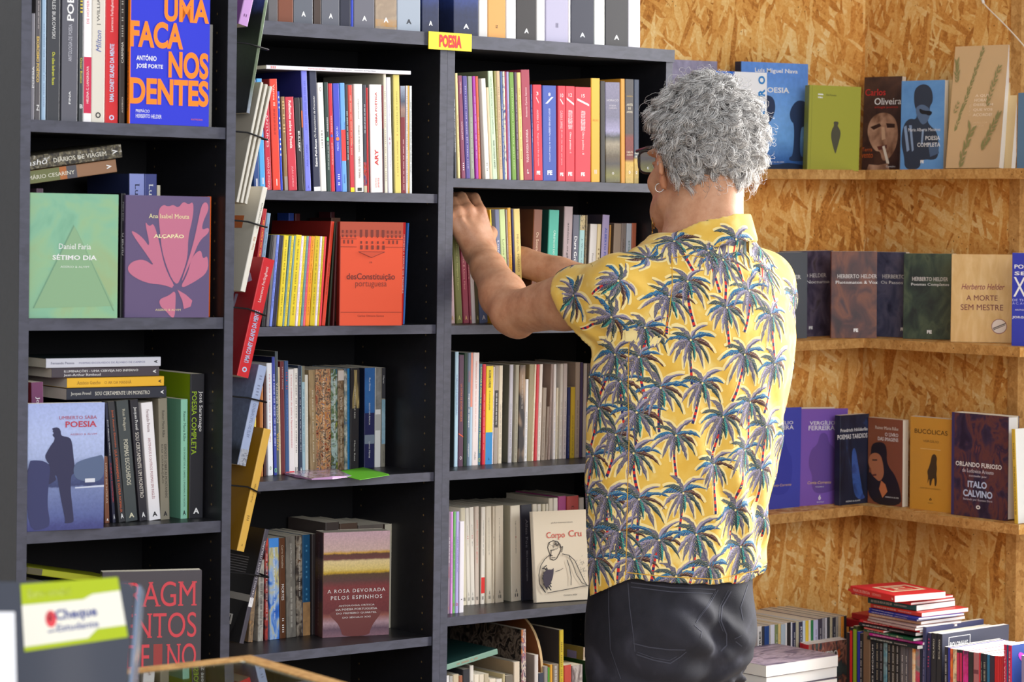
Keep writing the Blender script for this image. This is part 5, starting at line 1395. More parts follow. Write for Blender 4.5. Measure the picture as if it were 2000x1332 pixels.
tag(o, 'thin olive board with dark stripes and lilac patch on the lowest shelf', 'board')
# greenish book lying tilted on the small ones
ua, wa = hit(FR, 840 + 152 / 5, 1180 + 655 / 5, 0.02)
ub_, wb_ = hit(FR, 840 + 650 / 5, 1180 + 497 / 5, 0.02)
wmin = hit(FR, 840 + 390 / 5, 1180 + 602 / 5, 0.03)[1]
_t = math.degrees(math.atan2(wb_ - wa, ub_ - ua))
lie_book(FR, ua, 0.016, wa + .002, math.hypot(ub_ - ua, wb_ - wa), .2, .0115, (126, 160, 144), 'sage green book lying tilted across the small books, lowest shelf', None, tilt=_t, front=(24, 56, 54), left=(24, 56, 54), stext=[D('llI llllIlI ll IIl', .4, .8, (190, 140, 110), .3)])
# ======================= chipboard corner shelves
FA = Matrix.Translation((0, Y_OSB, 0))
FB = Matrix.Translation((X_OSB, 0, 0)) @ Matrix.Rotation(-PI / 2, 4, 'Z')
SD = 0.15
XA0 = (FR @ Vector((uR1, 0, 0))).x + 0.012
SH = {}
for nm, (px, py), xr in (('upper', (1688.7, 331.8), 2003), ('middle', (1684.3, 660.8), 1992), ('lower', (1682.7, 987.8), 1990)):
 w = hit(FA, px, py, -SD)[1]
 SH[nm] = w
 mb = MB()
 mb.box((XA0, -SD, w - .0215), (X_OSB - SD - 0.0004, -.0003, w), OSB_A)
 mb.add([(XA0, -SD - .0003, w - .0215), (X_OSB - SD, -SD - .0003, w - .0215), (X_OSB - SD, -SD - .0003, w), (XA0, -SD - .0003, w)], [(0, 1, 2, 3)], OSB_E)
 o = mb.build('wall_shelf', None, FA)
 tag(o, '%s chipboard shelf board on the left-hand corner wall behind the man' % nm, 'shelf', 'chipboard corner shelves')
 yr = -ufor(FB, xr, -SD, w)
 mb = MB()
 mb.box((-Y_OSB + .0003, -SD, w - .0215), (-yr, -.0003, w), OSB_B)
 mb.add([(-Y_OSB + SD, -SD - .0003, w - .0215), (-yr, -SD - .0003, w - .0215), (-yr, -SD - .0003, w), (-Y_OSB + SD, -SD - .0003, w)], [(0, 1, 2, 3)], OSB_E)
 o = mb.build('wall_shelf', None, FB)
 tag(o, '%s chipboard shelf board on the right-hand corner wall' % nm, 'shelf', 'chipboard corner shelves')
NS = dict(inshelf=False)
wu, wm, wl = SH['upper'], SH['middle'], SH['lower']
# ---- upper shelf
storm = zbands('storm_photo', [(0, (60, 58, 50)), (.1, (110, 110, 70)), (.15, (120, 116, 130)), (.2, (136, 130, 156)), (.24, (150, 146, 172))], .05, 14, mottled=.2)
px_face(FA, wu, -.022, 1300, 1400, 116, .018, storm, 'grey-violet book with stormy sky photo, behind the top of the head', None)
px_face(FA, wu, -.055, 1446, 1577, 120, .02, zbands('blue_studio', [(0, (36, 60, 110)), (.03, (60, 106, 176)), (.08, (116, 172, 236)), (.13, (120, 172, 236)), (.22, (96, 146, 222))], .02, 20, mottled=.08), 'light blue poetry book with two dark statue silhouettes, upper corner shelf', None, hard=True, left=(34, 40, 66), spine=(34, 38, 60),
 fshapes=[([(.10, .0), (.95, .0), (.98, .04), (.7, .07), (.5, .04), (.3, .06), (.1, .05)], (40, 56, 84)),
 ([(.72, .08), (.95, .08), (.95, .12), (.88, .13), (.89, .40), (.95, .41), (.99, .44), (.99, .64), (.86, .66), (.78, .62), (.72, .54), (.74, .46), (.8, .43), (.78, .13), (.72, .12)], (48, 66, 100)),
 ([(.22, .08), (.44, .08), (.44, .12), (.38, .13), (.37, .42), (.46, .46), (.52, .58), (.48, .68), (.36, .70), (.26, .64), (.24, .5), (.3, .44), (.3, .13), (.22, .12)], (44, 60, 92))],
 ftext=[T('Lu\u00eds Miguel Nava', .2, .84, .895, .945, WH, serif=True, bold=.015), T('POESIA', .32, .72, .72, .77, WH, serif=True, bold=.02), T('ASS\u00cdRIO & ALVIM', .34, .64, .065, .08, WH)])
px_face(FA, wu, -.088, 1396, 1497, 138.5, .026, (238, 240, 244), 'white and bright blue box-set cover beside the light blue statue book', None,
 fbands=[(0, .37, 0, 1, (28, 104, 206))], ftext=[('REDOL', .82, .97, .12, .40, (40, 130, 200), dict(rot='up', bold=.03)), ('C', .83, .96, .46, .535, (40, 130, 200), dict(rot='up', bold=.04)), ('E', .83, .96, .57, .635, (40, 130, 200), dict(rot='up', bold=.04)), ('I', .83, .96, .68, .70, (40, 130, 200), dict(rot='up', bold=.04)), ('R', .83, .96, .755, .83, (40, 130, 200), dict(rot='up', bold=.04)), ('O', .83, .96, .88, .965, (40, 130, 200), dict(rot='up', bold=.04)), T('OBRAS', .1, .27, .90, .915, WH)])
vase = [([(.48, .58), (.58, .58), (.58, .55), (.56, .53), (.62, .48), (.63, .42), (.60, .34), (.545, .20), (.53, .20), (.46, .34), (.44, .42), (.46, .49), (.5, .53)], (62, 58, 34))]
px_face(FA, wu, -.108, 1576, 1677, 166, .026, (150, 150, 34), 'olive green hardcover with dark vase shape in the shelf corner', None, turn=22, back=0, roll=1.5, hard=True, spine=(128, 128, 26), left=(124, 122, 24), fshapes=vase,
 fbands=[(.055, .062, 0, 1, (126, 126, 26))], ftext=[T('Hilda', .17, .27, .885, .905, WH, bold=.03), T('Hilst', .17, .26, .85, .87, WH, bold=.03), T('Da Poesia', .33, .52, .88, .9, (60, 58, 30))])
skinp = art('sepia_skin', [(66, 44, 34), (120, 84, 64), (176, 136, 110), (196, 160, 132)], 22, (1, 1, .7), 3, .4, 6.0, .3, .7)
px_face(FB, wu, -.062, 1682, 1756, 152, .018, art('sepia_dark', [(44, 30, 28), (66, 44, 38), (84, 56, 44)], 20), 'dark brown book with sepia face smoking a cigarette, upper corner shelf', None, turn=-14, back=3,
 fshapes=[([(.12, .42), (.2, .55), (.45, .62), (.75, .6), (.92, .5), (.95, .3), (.8, .14), (.55, .08), (.5, .2), (.35, .2), (.2, .3)], skinp), ([(.2, .46), (.45, .5), (.5, .47), (.3, .43)], (56, 34, 28)), ([(.62, .5), (.85, .49), (.85, .45), (.65, .45)], (56, 34, 28)),
 ([(.5, .46), (.58, .46), (.62, .33), (.52, .32)], (196, 160, 130)), ([(.4, .25), (.66, .27), (.66, .23), (.45, .21)], (96, 50, 42)), ([(.54, .25), (.60, .26), (.74, .07), (.68, .05)], (226, 216, 200)), ([(.15, .0), (.2, .06), (.45, .05), (.7, .07), (.75, 0)], skinp)],
 ftext=[T('Carlos', .05, .58, .80, .87, (206, 44, 44), serif=True), T('Oliveira', .3, 1.0, .70, .77, WH, serif=True), T('trilogia po\u00e9tica', .3, .92, .655, .685, (190, 50, 40)), T('Terra', .0, .28, .2, .24, (190, 90, 40)), T('vento', .0, .3, .13, .18, (190, 90, 40), serif=True), T('Caminho', .66, .9, .025, .045, WH)])
lady = [([(.3, .9), (.45, .96), (.62, .95), (.72, .88), (.74, .76), (.66, .70), (.68, .64), (.62, .56), (.66, .5), (.86, .42), (.9, .2), (.84, .1), (.5, .12), (.46, .0), (.12, .0), (.1, .15), (.02, .3), (.06, .5), (.2, .58), (.36, .56), (.38, .64), (.3, .74)], (46, 54, 70)), ([(.34, .7), (.5, .74), (.68, .68), (.68, .6), (.6, .52), (.5, .5), (.42, .56), (.36, .62)], (84, 104, 134)), ([(.42, .69), (.54, .66), (.72, .655), (.72, .62), (.66, .6), (.58, .62), (.5, .62), (.44, .64)], (24, 26, 34)), ([(.64, .3), (.86, .3), (.9, .18), (.7, .14)], (74, 94, 124)),
 ([(.08, .48), (.14, .5), (.22, .22), (.16, .2)], (130, 150, 180)), ([(.2, .5), (.26, .5), (.32, .22), (.28, .2)], (130, 150, 180)), ([(.5, .44), (.55, .46), (.52, .28), (.48, .28)], (130, 150, 180))]
px_face(FB, wu, -.078, 1757, 1842, 159, .016, art('blue_tint', [(84, 130, 186), (96, 146, 200), (110, 156, 206)], 14), 'blue tinted poetry book with photo of a person in sunglasses, upper shelf', None, turn=-14, back=1.5, fshapes=lady,
 ftext=[T('Maria Alberta Men\u00e9res', .18, .92, .43, .465, (220, 220, 225), serif=True), T('POESIA', .58, .92, .33, .375, WH, serif=True), T('COMPLETA', .40, .93, .255, .30, WH, serif=True), T('FE', .48, .56, .07, .105, WH, bold=.05)])
px_face(FB, wu, -.03, 1834, 1880, 157, .012, (216, 190, 142), 'cream book with thin red line standing behind the leafy kraft cover', None, back=1, left=(40, 40, 50), fshapes=[([(.45, .62), (.6, .5), (.58, .36), (.54, .36), (.56, .5), (.43, .6)], (170, 50, 40))])
LEAF = (136, 132, 82)
random.seed(8)
leaf = []
def spray(x0, y0, x1, y1, n, L):
 for i in range(n):
  f = i / n
  x, y = x0 + (x1 - x0) * f, y0 + (y1 - y0) * f
  for s in (-1, 1):
   a = math.atan2((y1 - y0) * 1.4, x1 - x0) + s * random.uniform(.25, .7)
   l = L * random.uniform(.7, 1.2)
   ex, ey = x + l * math.cos(a), y + l * math.sin(a) / 1.4
   nx, ny = -math.sin(a) * l * .16, math.cos(a) * l * .16 / 1.4
   mx_, my_ = (x + ex) / 2, (y + ey) / 2
   leaf.append(([(x, y), (mx_ + nx, my_ + ny), (ex, ey), (mx_ - nx, my_ - ny)], LEAF))
spray(.12, .30, .55, .98, 26, .07)
spray(.10, .70, .07, .88, 7, .09)
spray(.28, .0, .45, .34, 7, .13)
spray(.66, .14, .93, .44, 10, .1)
spray(.70, .5, .88, .84, 9, .08)
spray(.1, .45, .18, .55, 3, .06)
px_face(FB, wu, -.07, 1846, 1951, 94, .021, (202, 168, 124), 'large kraft book printed with green leafy sprigs leaning on upper right shelf', None, turn=-12, back=8, fshapes=leaf, page=PAGE_W,
 ftext=[T('A QUE', .46, .72, .575, .60, (236, 214, 184), bold=.02), T('HORAS', .45, .70, .54, .565, (236, 214, 184), bold=.02), T('DESEJAM', .44, .80, .50, .525, (236, 214, 184), bold=.02), T('QUE VOS', .44, .80, .46, .485, (236, 214, 184), bold=.02), T('ACORDE?', .44, .80, .42, .445, (236, 214, 184), bold=.02), ('LL PICHER', .36, .40, .43, .52, (226, 200, 160), dict(rot='up')), T('ANTOLOGIA', .46, .72, .36, .375, (226, 200, 160)), T('DE POESIA', .46, .66, .335, .35, (226, 200, 160))])
px_face(FB, wu, -.02, 1953, 1975, 92, .014, (226, 200, 150), 'second thin cream book behind the leafy kraft cover, upper right shelf', None, back=6, page=PAGE_W)
px_face(FB, wu, -.10, 1985, 2003, 182, .02, (92, 126, 158), 'slate blue book at the right end of the upper shelf', None, back=1, left=(70, 60, 50))
# ---- middle shelf
stone = lambda n, cs, sd: art(n, cs, 26, (1, 1, .7), 7, .8, sd, .3, .72)
HT = [T('HERBERTO HELDER', .16, .92, .70, .745, (226, 222, 220), bold=.015, serif=True)]
px_face(FA, wm, -.066, 1486, 1576, 494, .018, (92, 98, 106), 'grey cover directly behind the right shoulder, middle corner shelf', None, ftext=[T('HELDER', .42, .86, .69, .735, WH, serif=True), T('llll s', .42, .78, .62, .65, WH)])
px_face(FA, wm, -.024, 1532, 1626, 491, .018, stone('marble_night', [(46, 40, 54), (70, 62, 82), (96, 86, 104), (60, 50, 46)], 2.0), 'dark violet-grey marbled cover second on the middle corner shelf', None,
 ftext=[T('HERBERTO HELDER', .0, .86, .69, .735, (226, 222, 220), serif=True), T('Servidor Nocturno', .0, .92, .62, .655, WH, serif=True), T('FE', .5, .58, .085, .12, WH, bold=.05)])
px_face(FA, wm, -.098, 1622, 1712, 491, .016, stone('marble_rust', [(52, 34, 40), (84, 50, 48), (122, 72, 52), (66, 44, 52)], 5.5), 'rust brown marbled cover in the middle shelf corner', None, turn=40,
 ftext=[T('HERBERTO HELDER', .14, 1.0, .69, .735, (226, 222, 220), serif=True), T('Photomaton & Vox', .1, 1.02, .625, .66, WH, serif=True), T('FE', .5, .6, .07, .11, WH, bold=.05)])
px_face(FB, wm, -.075, 1705, 1768, 492, .016, stone('marble_slate', [(46, 48, 70), (70, 72, 96), (92, 90, 112), (52, 54, 74)], 9.1), 'slate blue marbled cover between rust and dark green ones, middle shelf', None, turn=-12, left=(40, 46, 80),
 ftext=[T('HERBERTO', .28, .98, .69, .735, (226, 222, 220), serif=True), T('Os Passos', .24, .92, .625, .66, WH, serif=True), T('FE', .86, .98, .075, .115, WH, bold=.05)])
px_face(FB, wm, -.10, 1763, 1858, 495.5, .03, stone('marble_green', [(34, 44, 46), (50, 66, 58), (74, 88, 70), (44, 54, 50)], 3.3), 'dark green marbled cover left of the kraft one, middle shelf', None, turn=-26, back=1,
 ftext=[T('HERBERTO HELDER', .18, .92, .68, .725, (226, 222, 220), serif=True), T('Poemas Completos', .16, .94, .615, .655, WH, serif=True), T('FE', .5, .6, .065, .105, WH, bold=.05)])
CIR = [(.78 + .125 * math.cos(a), .185 + .085 * math.sin(a)) for a in np.linspace(0, 2 * PI, 24)[:-1]]
CI2 = [(.78 + .115 * math.cos(a), .185 + .078 * math.sin(a)) for a in np.linspace(0, 2 * PI, 24)[:-1]]
px_face(FB, wm, -.118, 1856, 1978, 497, .018, art('kraft_wrap', [(206, 168, 112), (214, 178, 124), (222, 190, 140)], 60, (1, 1, .3), rough=.25), 'kraft paper book with handwritten title and round white sticker, middle shelf', None, turn=-30, back=1.5,
 fshapes=[(CIR, (130, 60, 84)), (CI2, (232, 222, 214)), ([(.68, .165), (.88, .225), (.885, .215), (.685, .155)], BK), ([(.69, .15), (.875, .205), (.88, .2), (.69, .14)], BK)],
 ftext=[T('Herberto Helder', .17, .86, .60, .665, (140, 60, 76), shear=.3), T('A MORTE', .25, .75, .475, .535, (120, 56, 66)), T('SEM MESTRE', .16, .84, .365, .43, (120, 56, 66))])
px_face(FB, wm, -.125, 1975, 2060, 494, .012, (46, 60, 178), 'bright blue cover cut by the right edge, middle shelf', None, turn=-20,
 ftext=[T('POESIA', .06, .6, .83, .875, WH, bold=.02), T('SEC.', .06, .6, .76, .80, WH, bold=.02), T('XX', .04, .62, .53, .74, WH), T('DE THOMAS', .02, .6, .48, .505, (190, 195, 240)), T('A C. A CAVALO', .02, .6, .445, .47, (190, 195, 240)), T('ANTOLOGIA', .08, .5, .38, .395, WH), T('JORGE DE', .02, .5, .29, .32, WH, bold=.02), T('A', .3, .36, .05, .08, WH)])
# ---- lower shelf
px_face(FA, wl, -.075, 1480, 1562, 799, .052, (66, 74, 176), 'blue hardcover beside the violet one, lower corner shelf', None, hard=True, roll=1,
 ftext=[T('VERG\u00cdLIO', .22, .8, .835, .875, WH, serif=True), T('FERREIRA', .18, .82, .785, .825, WH, serif=True), T('Conta-Corrente', .3, .78, .225, .25, (226, 190, 130), shear=.3)],
 fshapes=[([(.4, .72), (.6, .72), (.66, .6), (.8, .5), (.8, .3), (.7, .14), (.3, .14), (.2, .3), (.24, .5), (.36, .6)], (58, 66, 166))])
px_face(FA, wl, -.068, 1554, 1650, 799, .052, (122, 88, 178), 'violet hardcover with faint standing figure, lower corner shelf', None, hard=True, turn=6, roll=2, left=(112, 76, 150),
 fshapes=[([(.44, .74), (.52, .755), (.6, .73), (.63, .64), (.74, .60), (.82, .5), (.84, .36), (.78, .31), (.94, .27), (.9, .2), (.7, .14), (.4, .12), (.3, .2), (.32, .31), (.22, .42), (.26, .58), (.4, .63)], (100, 74, 148))],
 ftext=[T('VERG\u00cdLIO', .22, .74, .835, .88, WH, serif=True), T('FERREIRA', .2, .74, .78, .825, WH, serif=True), T('Conta-Corrente', .22, .7, .225, .255, (226, 190, 130), shear=.3), T('VOLUME III', .38, .55, .19, .2, WH), T('\u00f3', .45, .5, .06, .11, WH, bold=.03), T('quetzal', .42, .56, .03, .045, WH)])
px_face(FA, wl, -.118, 1640, 1696, 812, .018, art('tardios', [(26, 28, 44), (32, 36, 56), (38, 44, 66), (50, 80, 140)], 20, (1, 1, .4), 4, 1, 3.0, .35, .72), 'dark night blue cover beside the rust portrait book, lower corner', None, turn=0,
 ftext=[T('Friedrich H\u00f6lderlin', .0, .95, .815, .85, WH, serif=True), T('POEMAS TARDIOS', -.1, .94, .735, .785, WH, serif=True), T('ASS\u00cdRIO & ALVIM', .2, .7, .03, .05, WH)],
 fshapes=[([(.4, .6), (.52, .64), (.6, .5), (.7, .3), (.8, .1), (.9, .06), (.7, .04), (.5, .1), (.42, .3)], art('blue_glow', [(36, 44, 90), (60, 90, 160), (40, 60, 110)], 30))])
port = [([(.0, .0), (.98, .0), (.96, .18), (.8, .36), (.62, .44), (.55, .52), (.56, .62), (.52, .7), (.4, .73), (.18, .71), (.1, .66), (.1, .58), (.0, .46)], (40, 32, 38)), ([(.06, .56), (.2, .6), (.38, .58), (.46, .46), (.48, .34), (.36, .26), (.22, .3), (.12, .34), (.06, .42), (.02, .48)], (176, 112, 78)), ([(.13, .515), (.28, .52), (.28, .505), (.14, .5)], (60, 40, 38)), ([(.4, .28), (.52, .24), (.58, .16), (.44, .08), (.34, .18)], (200, 120, 76)), ([(.05, .40), (.1, .42), (.12, .36), (.05, .36)], (130, 76, 56)), ([(.14, .34), (.26, .35), (.26, .33), (.15, .32)], (96, 50, 44))]
px_face(FB, wl, -.105, 1694, 1762, 815, .019, (134, 78, 54), 'rust brown poetry book with painted dark-haired portrait, lower shelf', None, turn=0, fshapes=port,
 ftext=[T('Rainer Maria Rilke', .22, .88, .875, .91, (226, 214, 200), serif=True), T('O LIVRO', .5, .88, .80, .84, WH, serif=True), T('DAS IMAGENS', .3, .88, .745, .785, WH, serif=True), T('ASS\u00cdRIO & ALVIM', .52, .9, .09, .11, WH)])
horse = [([(.42, .27), (.45, .36), (.42, .42), (.46, .46), (.5, .52), (.53, .60), (.6, .62), (.66, .58), (.64, .52), (.66, .46), (.64, .4), (.66, .34), (.64, .27), (.6, .27), (.6, .36), (.54, .34), (.52, .27), (.48, .27), (.48, .36)], (70, 54, 30))]
px_face(FB, wl, -.105, 1776, 1858, 813, .024, (206, 150, 54), 'ochre yellow book with small dark horseman statue, lower shelf', None, turn=0, fshapes=horse + [([(.26, .66), (.74, .66), (.74, .664), (.26, .664)], (230, 200, 140))],
 ftext=[T('BUC\u00d3LICAS', .12, .9, .825, .885, (80, 60, 30)), T('VERG\u00cdLIO', .32, .7, .735, .765, (130, 100, 50)), T('ALEX BELLE LOUREN\u00c7O', .26, .74, .23, .245, (110, 84, 40)), T('\u00f3', .48, .54, .11, .14, (60, 46, 30), bold=.02), T('quetzal', .45, .57, .075, .09, (110, 84, 40))])
px_face(FB, wl, -.12, 1857.5, 1967, 805, .036, stone('dore_engraving', [(34, 28, 54), (52, 42, 70), (100, 58, 58), (44, 36, 66), (140, 76, 60)], 6.6), 'dark violet illustrated hardcover with white lettering near the right end', None, hard=True, turn=0, left=(52, 48, 90), page=PAGE_W,
 fbands=[(.0, .05, 0, 1, (58, 52, 100))],
 ftext=[T('ORLANDO FURIOSO', .08, .9, .485, .53, WH, serif=True, bold=.015), T('de Ludovico Ariosto', .2, .76, .43, .465, (220, 216, 226), serif=True), T('contado por', .32, .64, .385, .41, (220, 216, 226), serif=True), T('ITALO', .3, .64, .285, .35, (190, 206, 236), bold=.03), T('CALVINO', .22, .74, .195, .262, (190, 206, 236), bold=.03), T('Ilustrado por Gustave Dor\u00e9', .22, .74, .155, .18, (210, 206, 220), serif=True), T('O', .45, .53, .08, .12, WH, bold=.06)])
uy = ufor(FB, 1984, -.135, wl)
lean_y = -0.055
stand(FB, uy, -.14, wl, .010, .205, lean_y, (206, 172, 62), 'slim yellow spine with white cover leaning at the lower shelf end', None, d=.13, inshelf=False, front=(244, 244, 240), page=PAGE_W, stext=[D('MUNDO OCULTO lll', .1, .6, (90, 70, 30), .4), D('POEMAS', .68, .85, (90, 70, 30), .4)])
# ======================= low bench in the corner and the books on it
WB = 0.44
YB0 = Y_OSB - 0.60
XB0 = X_OSB - 0.62
XB00 = XA0 + 0.02
mb = MB()
mb.box((XB00, YB0, WB - .03), (X_OSB - .001, Y_OSB - .001, WB), OSB_A, bev=.002)
mb.box((XB00 + .02, YB0 + .03, 0), (XB00 + .05, Y_OSB - .002, WB - .0302), OSB_B)
mb.box((X_OSB - .05, YB0 + .03, 0), (X_OSB - .02, Y_OSB - .002, WB - .0302), OSB_B)
o = mb.build('low_bench')
tag(o, 'low chipboard bench under the left corner wall carrying book rows', 'bench')
mb = MB()
mb.box((XB0, y_post - .25, WB - .03), (X_OSB - .001, YB0 - .0006, WB), OSB_B, bev=.002)
mb.box((XB0 + .02, y_post - .22, 0), (X_OSB - .02, y_post - .19, WB - .0302), OSB_B)
o = mb.build('low_bench')
tag(o, 'low chipboard bench under the right corner wall carrying dark book rows', 'bench')
GP = 'books in the row under the left chipboard wall'
zV = (1380, 1140, 6.667)
rowA = [(470, 518, (120, 116, 120)), (520, 577, (104, 70, 88)), (580, 664, (158, 150, 148)), (668, 721, (226, 222, 220)), (725, 757, (62, 62, 68)), (760, 818, (44, 76, 140)), (822, 834, (190, 186, 180)), (836, 890, (220, 222, 236)), (893, 936, (128, 140, 96)), (938, 970, (226, 196, 130)),
 (975, 1030, (176, 192, 204)), (1032, 1048, (236, 234, 234)), (1051, 1100, (46, 44, 46)), (1102, 1118, (226, 226, 236)), (1122, 1166, (46, 50, 78)), (1169, 1204, (190, 184, 160)), (1208, 1255, (62, 62, 86)), (1257, 1290, (206, 220, 236)), (1293, 1332, (232, 200, 70)), (1335, 1360, (232, 226, 220)),
 (1363, 1395, (50, 130, 80)), (1398, 1455, (206, 206, 240)), (1458, 1510, (70, 66, 84)), (1512, 1548, (160, 158, 166)), (1550, 1570, (226, 226, 236)), (1573, 1610, (58, 60, 68)), (1613, 1642, (206, 196, 166)), (1645, 1686, (58, 58, 72)), (1688, 1720, (170, 166, 160)), (1723, 1754, (216, 190, 150)), (1757, 1792, (232, 152, 50)), (1796, 1828, (40, 42, 48))]
ents = []
random.seed(5)
for (a, b, c) in rowA:
 yt = 585 - (a - 520) * 0.131 + random.uniform(-8, 8)
 op = {}
 if c == (44, 76, 140):
  op = dict(bands=[(.0, .55, art('blue_yellow_cover', [(60, 80, 130), (190, 180, 80), (50, 70, 120)], 50))])
 if c == (50, 130, 80):
  op = dict(bands=[(0, .72, (236, 190, 40))])
 if c == (226, 222, 220):
  op = dict(stext=[U('HORTICULTURES', .3, .95, (40, 40, 40), .4, bold=.03)])
 elif c == (62, 62, 86):
  op = dict(stext=[D('ROCK STOR', .5, .95, WH, .4)])
 elif random.random() < .5:
  op = dict(stext=[fine_up((230, 230, 230) if sum(c) < 380 else (90, 90, 90), .3, .9, .22)])
 ents.append((a, b, yt, a, c, op))
px_row(FA, WB, zV, -0.215, ents, 'before left chipboard wall', GP, defaults=dict(d=.19, inshelf=False))
# three face-out copies with the red spines
cheiro = art('tropical_painting', [(70, 90, 96), (60, 76, 84), (150, 90, 80), (200, 140, 120), (80, 60, 56), (96, 120, 120)], 34, (1, 1, .7), 3, 1.2, 4.0, .32, .7)
for k in range(3):
 v_ = -0.222 - k * 0.0195
 px_face(FA, WB, v_, 1380 + (1240 + k * 38) / 6.667, 1380 + (1760 + k * 36) / 6.667, 1140 + (768 + k * 15) / 6.667, .0175, cheiro, ['hindmost red-spined copy behind the painted cover', 'middle red-spined copy behind the painted cover, on the bench', 'painted cover book with white capitals facing out above the magazine stack'][k], None,
 spine=(196, 36, 46), left=(190, 36, 46), page=PAGE_W, ftext=[T('O CHEIRO', .13, .74, .80, .885, WH, bold=.03)] if k == 2 else (), fshapes=[([(.72, .86), (.78, .9), (.82, .84), (.78, .78), (.73, .8)], (230, 100, 40))] if k == 2 else ())
 # nearer stack of large books lying flat
GST = 'large books in the flat stack beside the trousers'
pc = hitZ(1380 + 768 / 6.667, 1140 + 1078 / 6.667, WB + .16)
magcov = art('grey_violet_photo', [(88, 84, 118), (150, 140, 160), (190, 176, 196), (120, 110, 130)], 14, (1, 2.2, 1), 3, 1.2, 2.2, .34, .68)
ztop = WB
ths = [.023, .024, .0215, .025, .022, .0235, .0225, .0245]
tot = sum(ths)
pc = hitZ(1380 + 768 / 6.667, 1140 + 1078 / 6.667, WB + tot + .004)
for k, th in enumerate(ths):
 top = k == len(ths) - 1
 dx = [.0, .004, -.004, .003, -.006, -.006, .003, 0][k]
 P = Matrix.Translation((pc.x + dx, pc.y - .002 * (k % 2), ztop + .0002)) @ Matrix.Rotation(math.radians(1.5 - (k % 3)), 4, 'Z')
 Lx, Wy = .212, .19
 # fore-edge toward -y, foot of the pages toward -x
 R_ = Matrix(((0, 0, 1, 0), (0, -1, 0, Wy), (1, 0, 0, 0), (0, 0, 0, 1)))
 R_ = Matrix.Translation((0, Wy, 0)) @ Matrix.Rotation(PI, 4, 'Z') @ Matrix.Translation((-Lx, 0, 0)) @ Matrix.Translation((Lx, 0, 0)) @ Matrix.Rotation(-PI / 2, 4, 'Y')
 root = empty('book', P @ R_, ['lowest', 'second from bottom', 'third from bottom', 'fourth from bottom', 'fourth from top', 'third from top', 'second from top', 'topmost'][k] + (' book with grey-violet photo cover on the flat stack by the trousers' if top else ' large white-paged book in the flat stack by the trousers'), 'book', GST)
 book_meshes(root, th, Lx, Wy, (96, 92, 110), front=(110, 104, 120), left=(110, 104, 120), lart=None, fart=magcov if top else None, page=PAGE_W,
 fshapes=[([(.0, .0), (.16, .0), (.10, .1), (.02, .14), (0, .2)], (150, 96, 40))] if 0 else ())
 ztop += th + .0008
 # dark row along the right wall, in front of it a second lower row
zW = (1640, 1100, 5.556)
GD = 'dark books in the row under the leaning red-topped stack'
DKc = lambda: random.choice([(34, 34, 38), (42, 40, 44), (50, 46, 48), (38, 42, 50)])
dk = lambda: dict(stext=[U(FINE, .3, .92, random.choice([(210, 210, 210), (190, 180, 160), (170, 170, 180)]), random.uniform(.25, .45))])
rowB = [(74, 108, 750, (36, 34, 36), {}), (110, 140, 695, (46, 36, 38), dict(bands=[(.28, .97, (214, 44, 44))])), (146, 186, 680, (52, 62, 36), dict(bands=[(.36, .97, (140, 170, 44))])), (188, 215, 740, (44, 50, 160), {}), (217, 250, 760, (40, 38, 40), dk()), (255, 328, 720, (124, 98, 78), {}),
 (336, 384, 772, (38, 40, 48), dict(stext=[U('NOSTRES NEGRUM', .3, .9, WH, .3)])), (387, 430, 780, (36, 38, 44), dk()), (432, 470, 785, (40, 36, 38), dk()), (473, 512, 790, art('teal_photo', [(40, 70, 90), (90, 140, 160), (130, 160, 170), (40, 40, 50)], 40), dict(cw='blue-green')), (515, 560, 800, (38, 38, 44), dk()), (562, 600, 806, (58, 52, 48), dk()),
 (602, 652, 812, (44, 42, 46), dk()), (656, 706, 832, (96, 92, 98), dict(stext=[U(FINE, .2, .85, WH, .2)])), (708, 742, 842, (88, 84, 92), dict(stext=[U(FINE, .2, .85, WH, .3)])), (744, 782, 850, (98, 88, 92), {}), (785, 818, 872, art('orange_white', [(230, 140, 40), (240, 220, 190), (220, 100, 40)], 40), dict(cw='orange and white')),
 (820, 866, 868, art('portrait_pink', [(50, 48, 50), (140, 140, 140), (210, 50, 90), (220, 60, 100)], 24), dict(cw='pink and grey')), (868, 890, 872, (40, 42, 60), {})]
px_row(FB, WB, zW, -0.40, [(a, b, y, a - 4, c, o_) for a, b, y, c, o_ in rowB], 'under red-topped stack', GD, defaults=dict(d=.17, inshelf=False))
px_row(FB, WB, zW, -0.40, [(900, 938, 690, 880, (64, 66, 104), dict(stext=[U(FINE, .3, .8, (150, 150, 190), .3)], label='slate blue tall book right of the dark row')), (940, 990, 752, 905, (50, 46, 84), dict(stext=[U('lllI lIIl', .7, .95, (214, 70, 110), .3), U(FINE, .1, .5, (150, 70, 120), .3)], label='indigo spine with pink lettering beside the black pair')),
 (994, 1050, 755, 975, (44, 44, 52), dict(stext=[U('BOLA\u00d1O', .78, .95, (226, 226, 210), .3), U('2666 lll', .25, .5, (226, 226, 210), .3)], label='black spine left of its twin, beside charcoal box-framed cover')), (1054, 1110, 762, 1030, (44, 44, 52), dict(stext=[U('BOLA\u00d1O', .78, .95, (226, 226, 210), .3), U('2666 lll', .25, .5, (226, 226, 210), .3)], front=(70, 72, 90), d=.21, page=PAGE_W,
 fbands=[(.10, .42, .62, .625, WH), (.10, .42, .96, .965, WH), (.10, .108, .62, .965, WH), (.412, .42, .62, .965, WH)], ftext=[T('BOLONHAS', .12, .38, .87, .92, WH, bold=.02), T('selected ll', .12, .36, .72, .75, (200, 205, 230)), T('lll lI', .12, .28, .67, .70, (200, 205, 230))], label='charcoal book with white framed lettering, tallest right of the dark row'))], '', GD, defaults=dict(d=.18, inshelf=False))
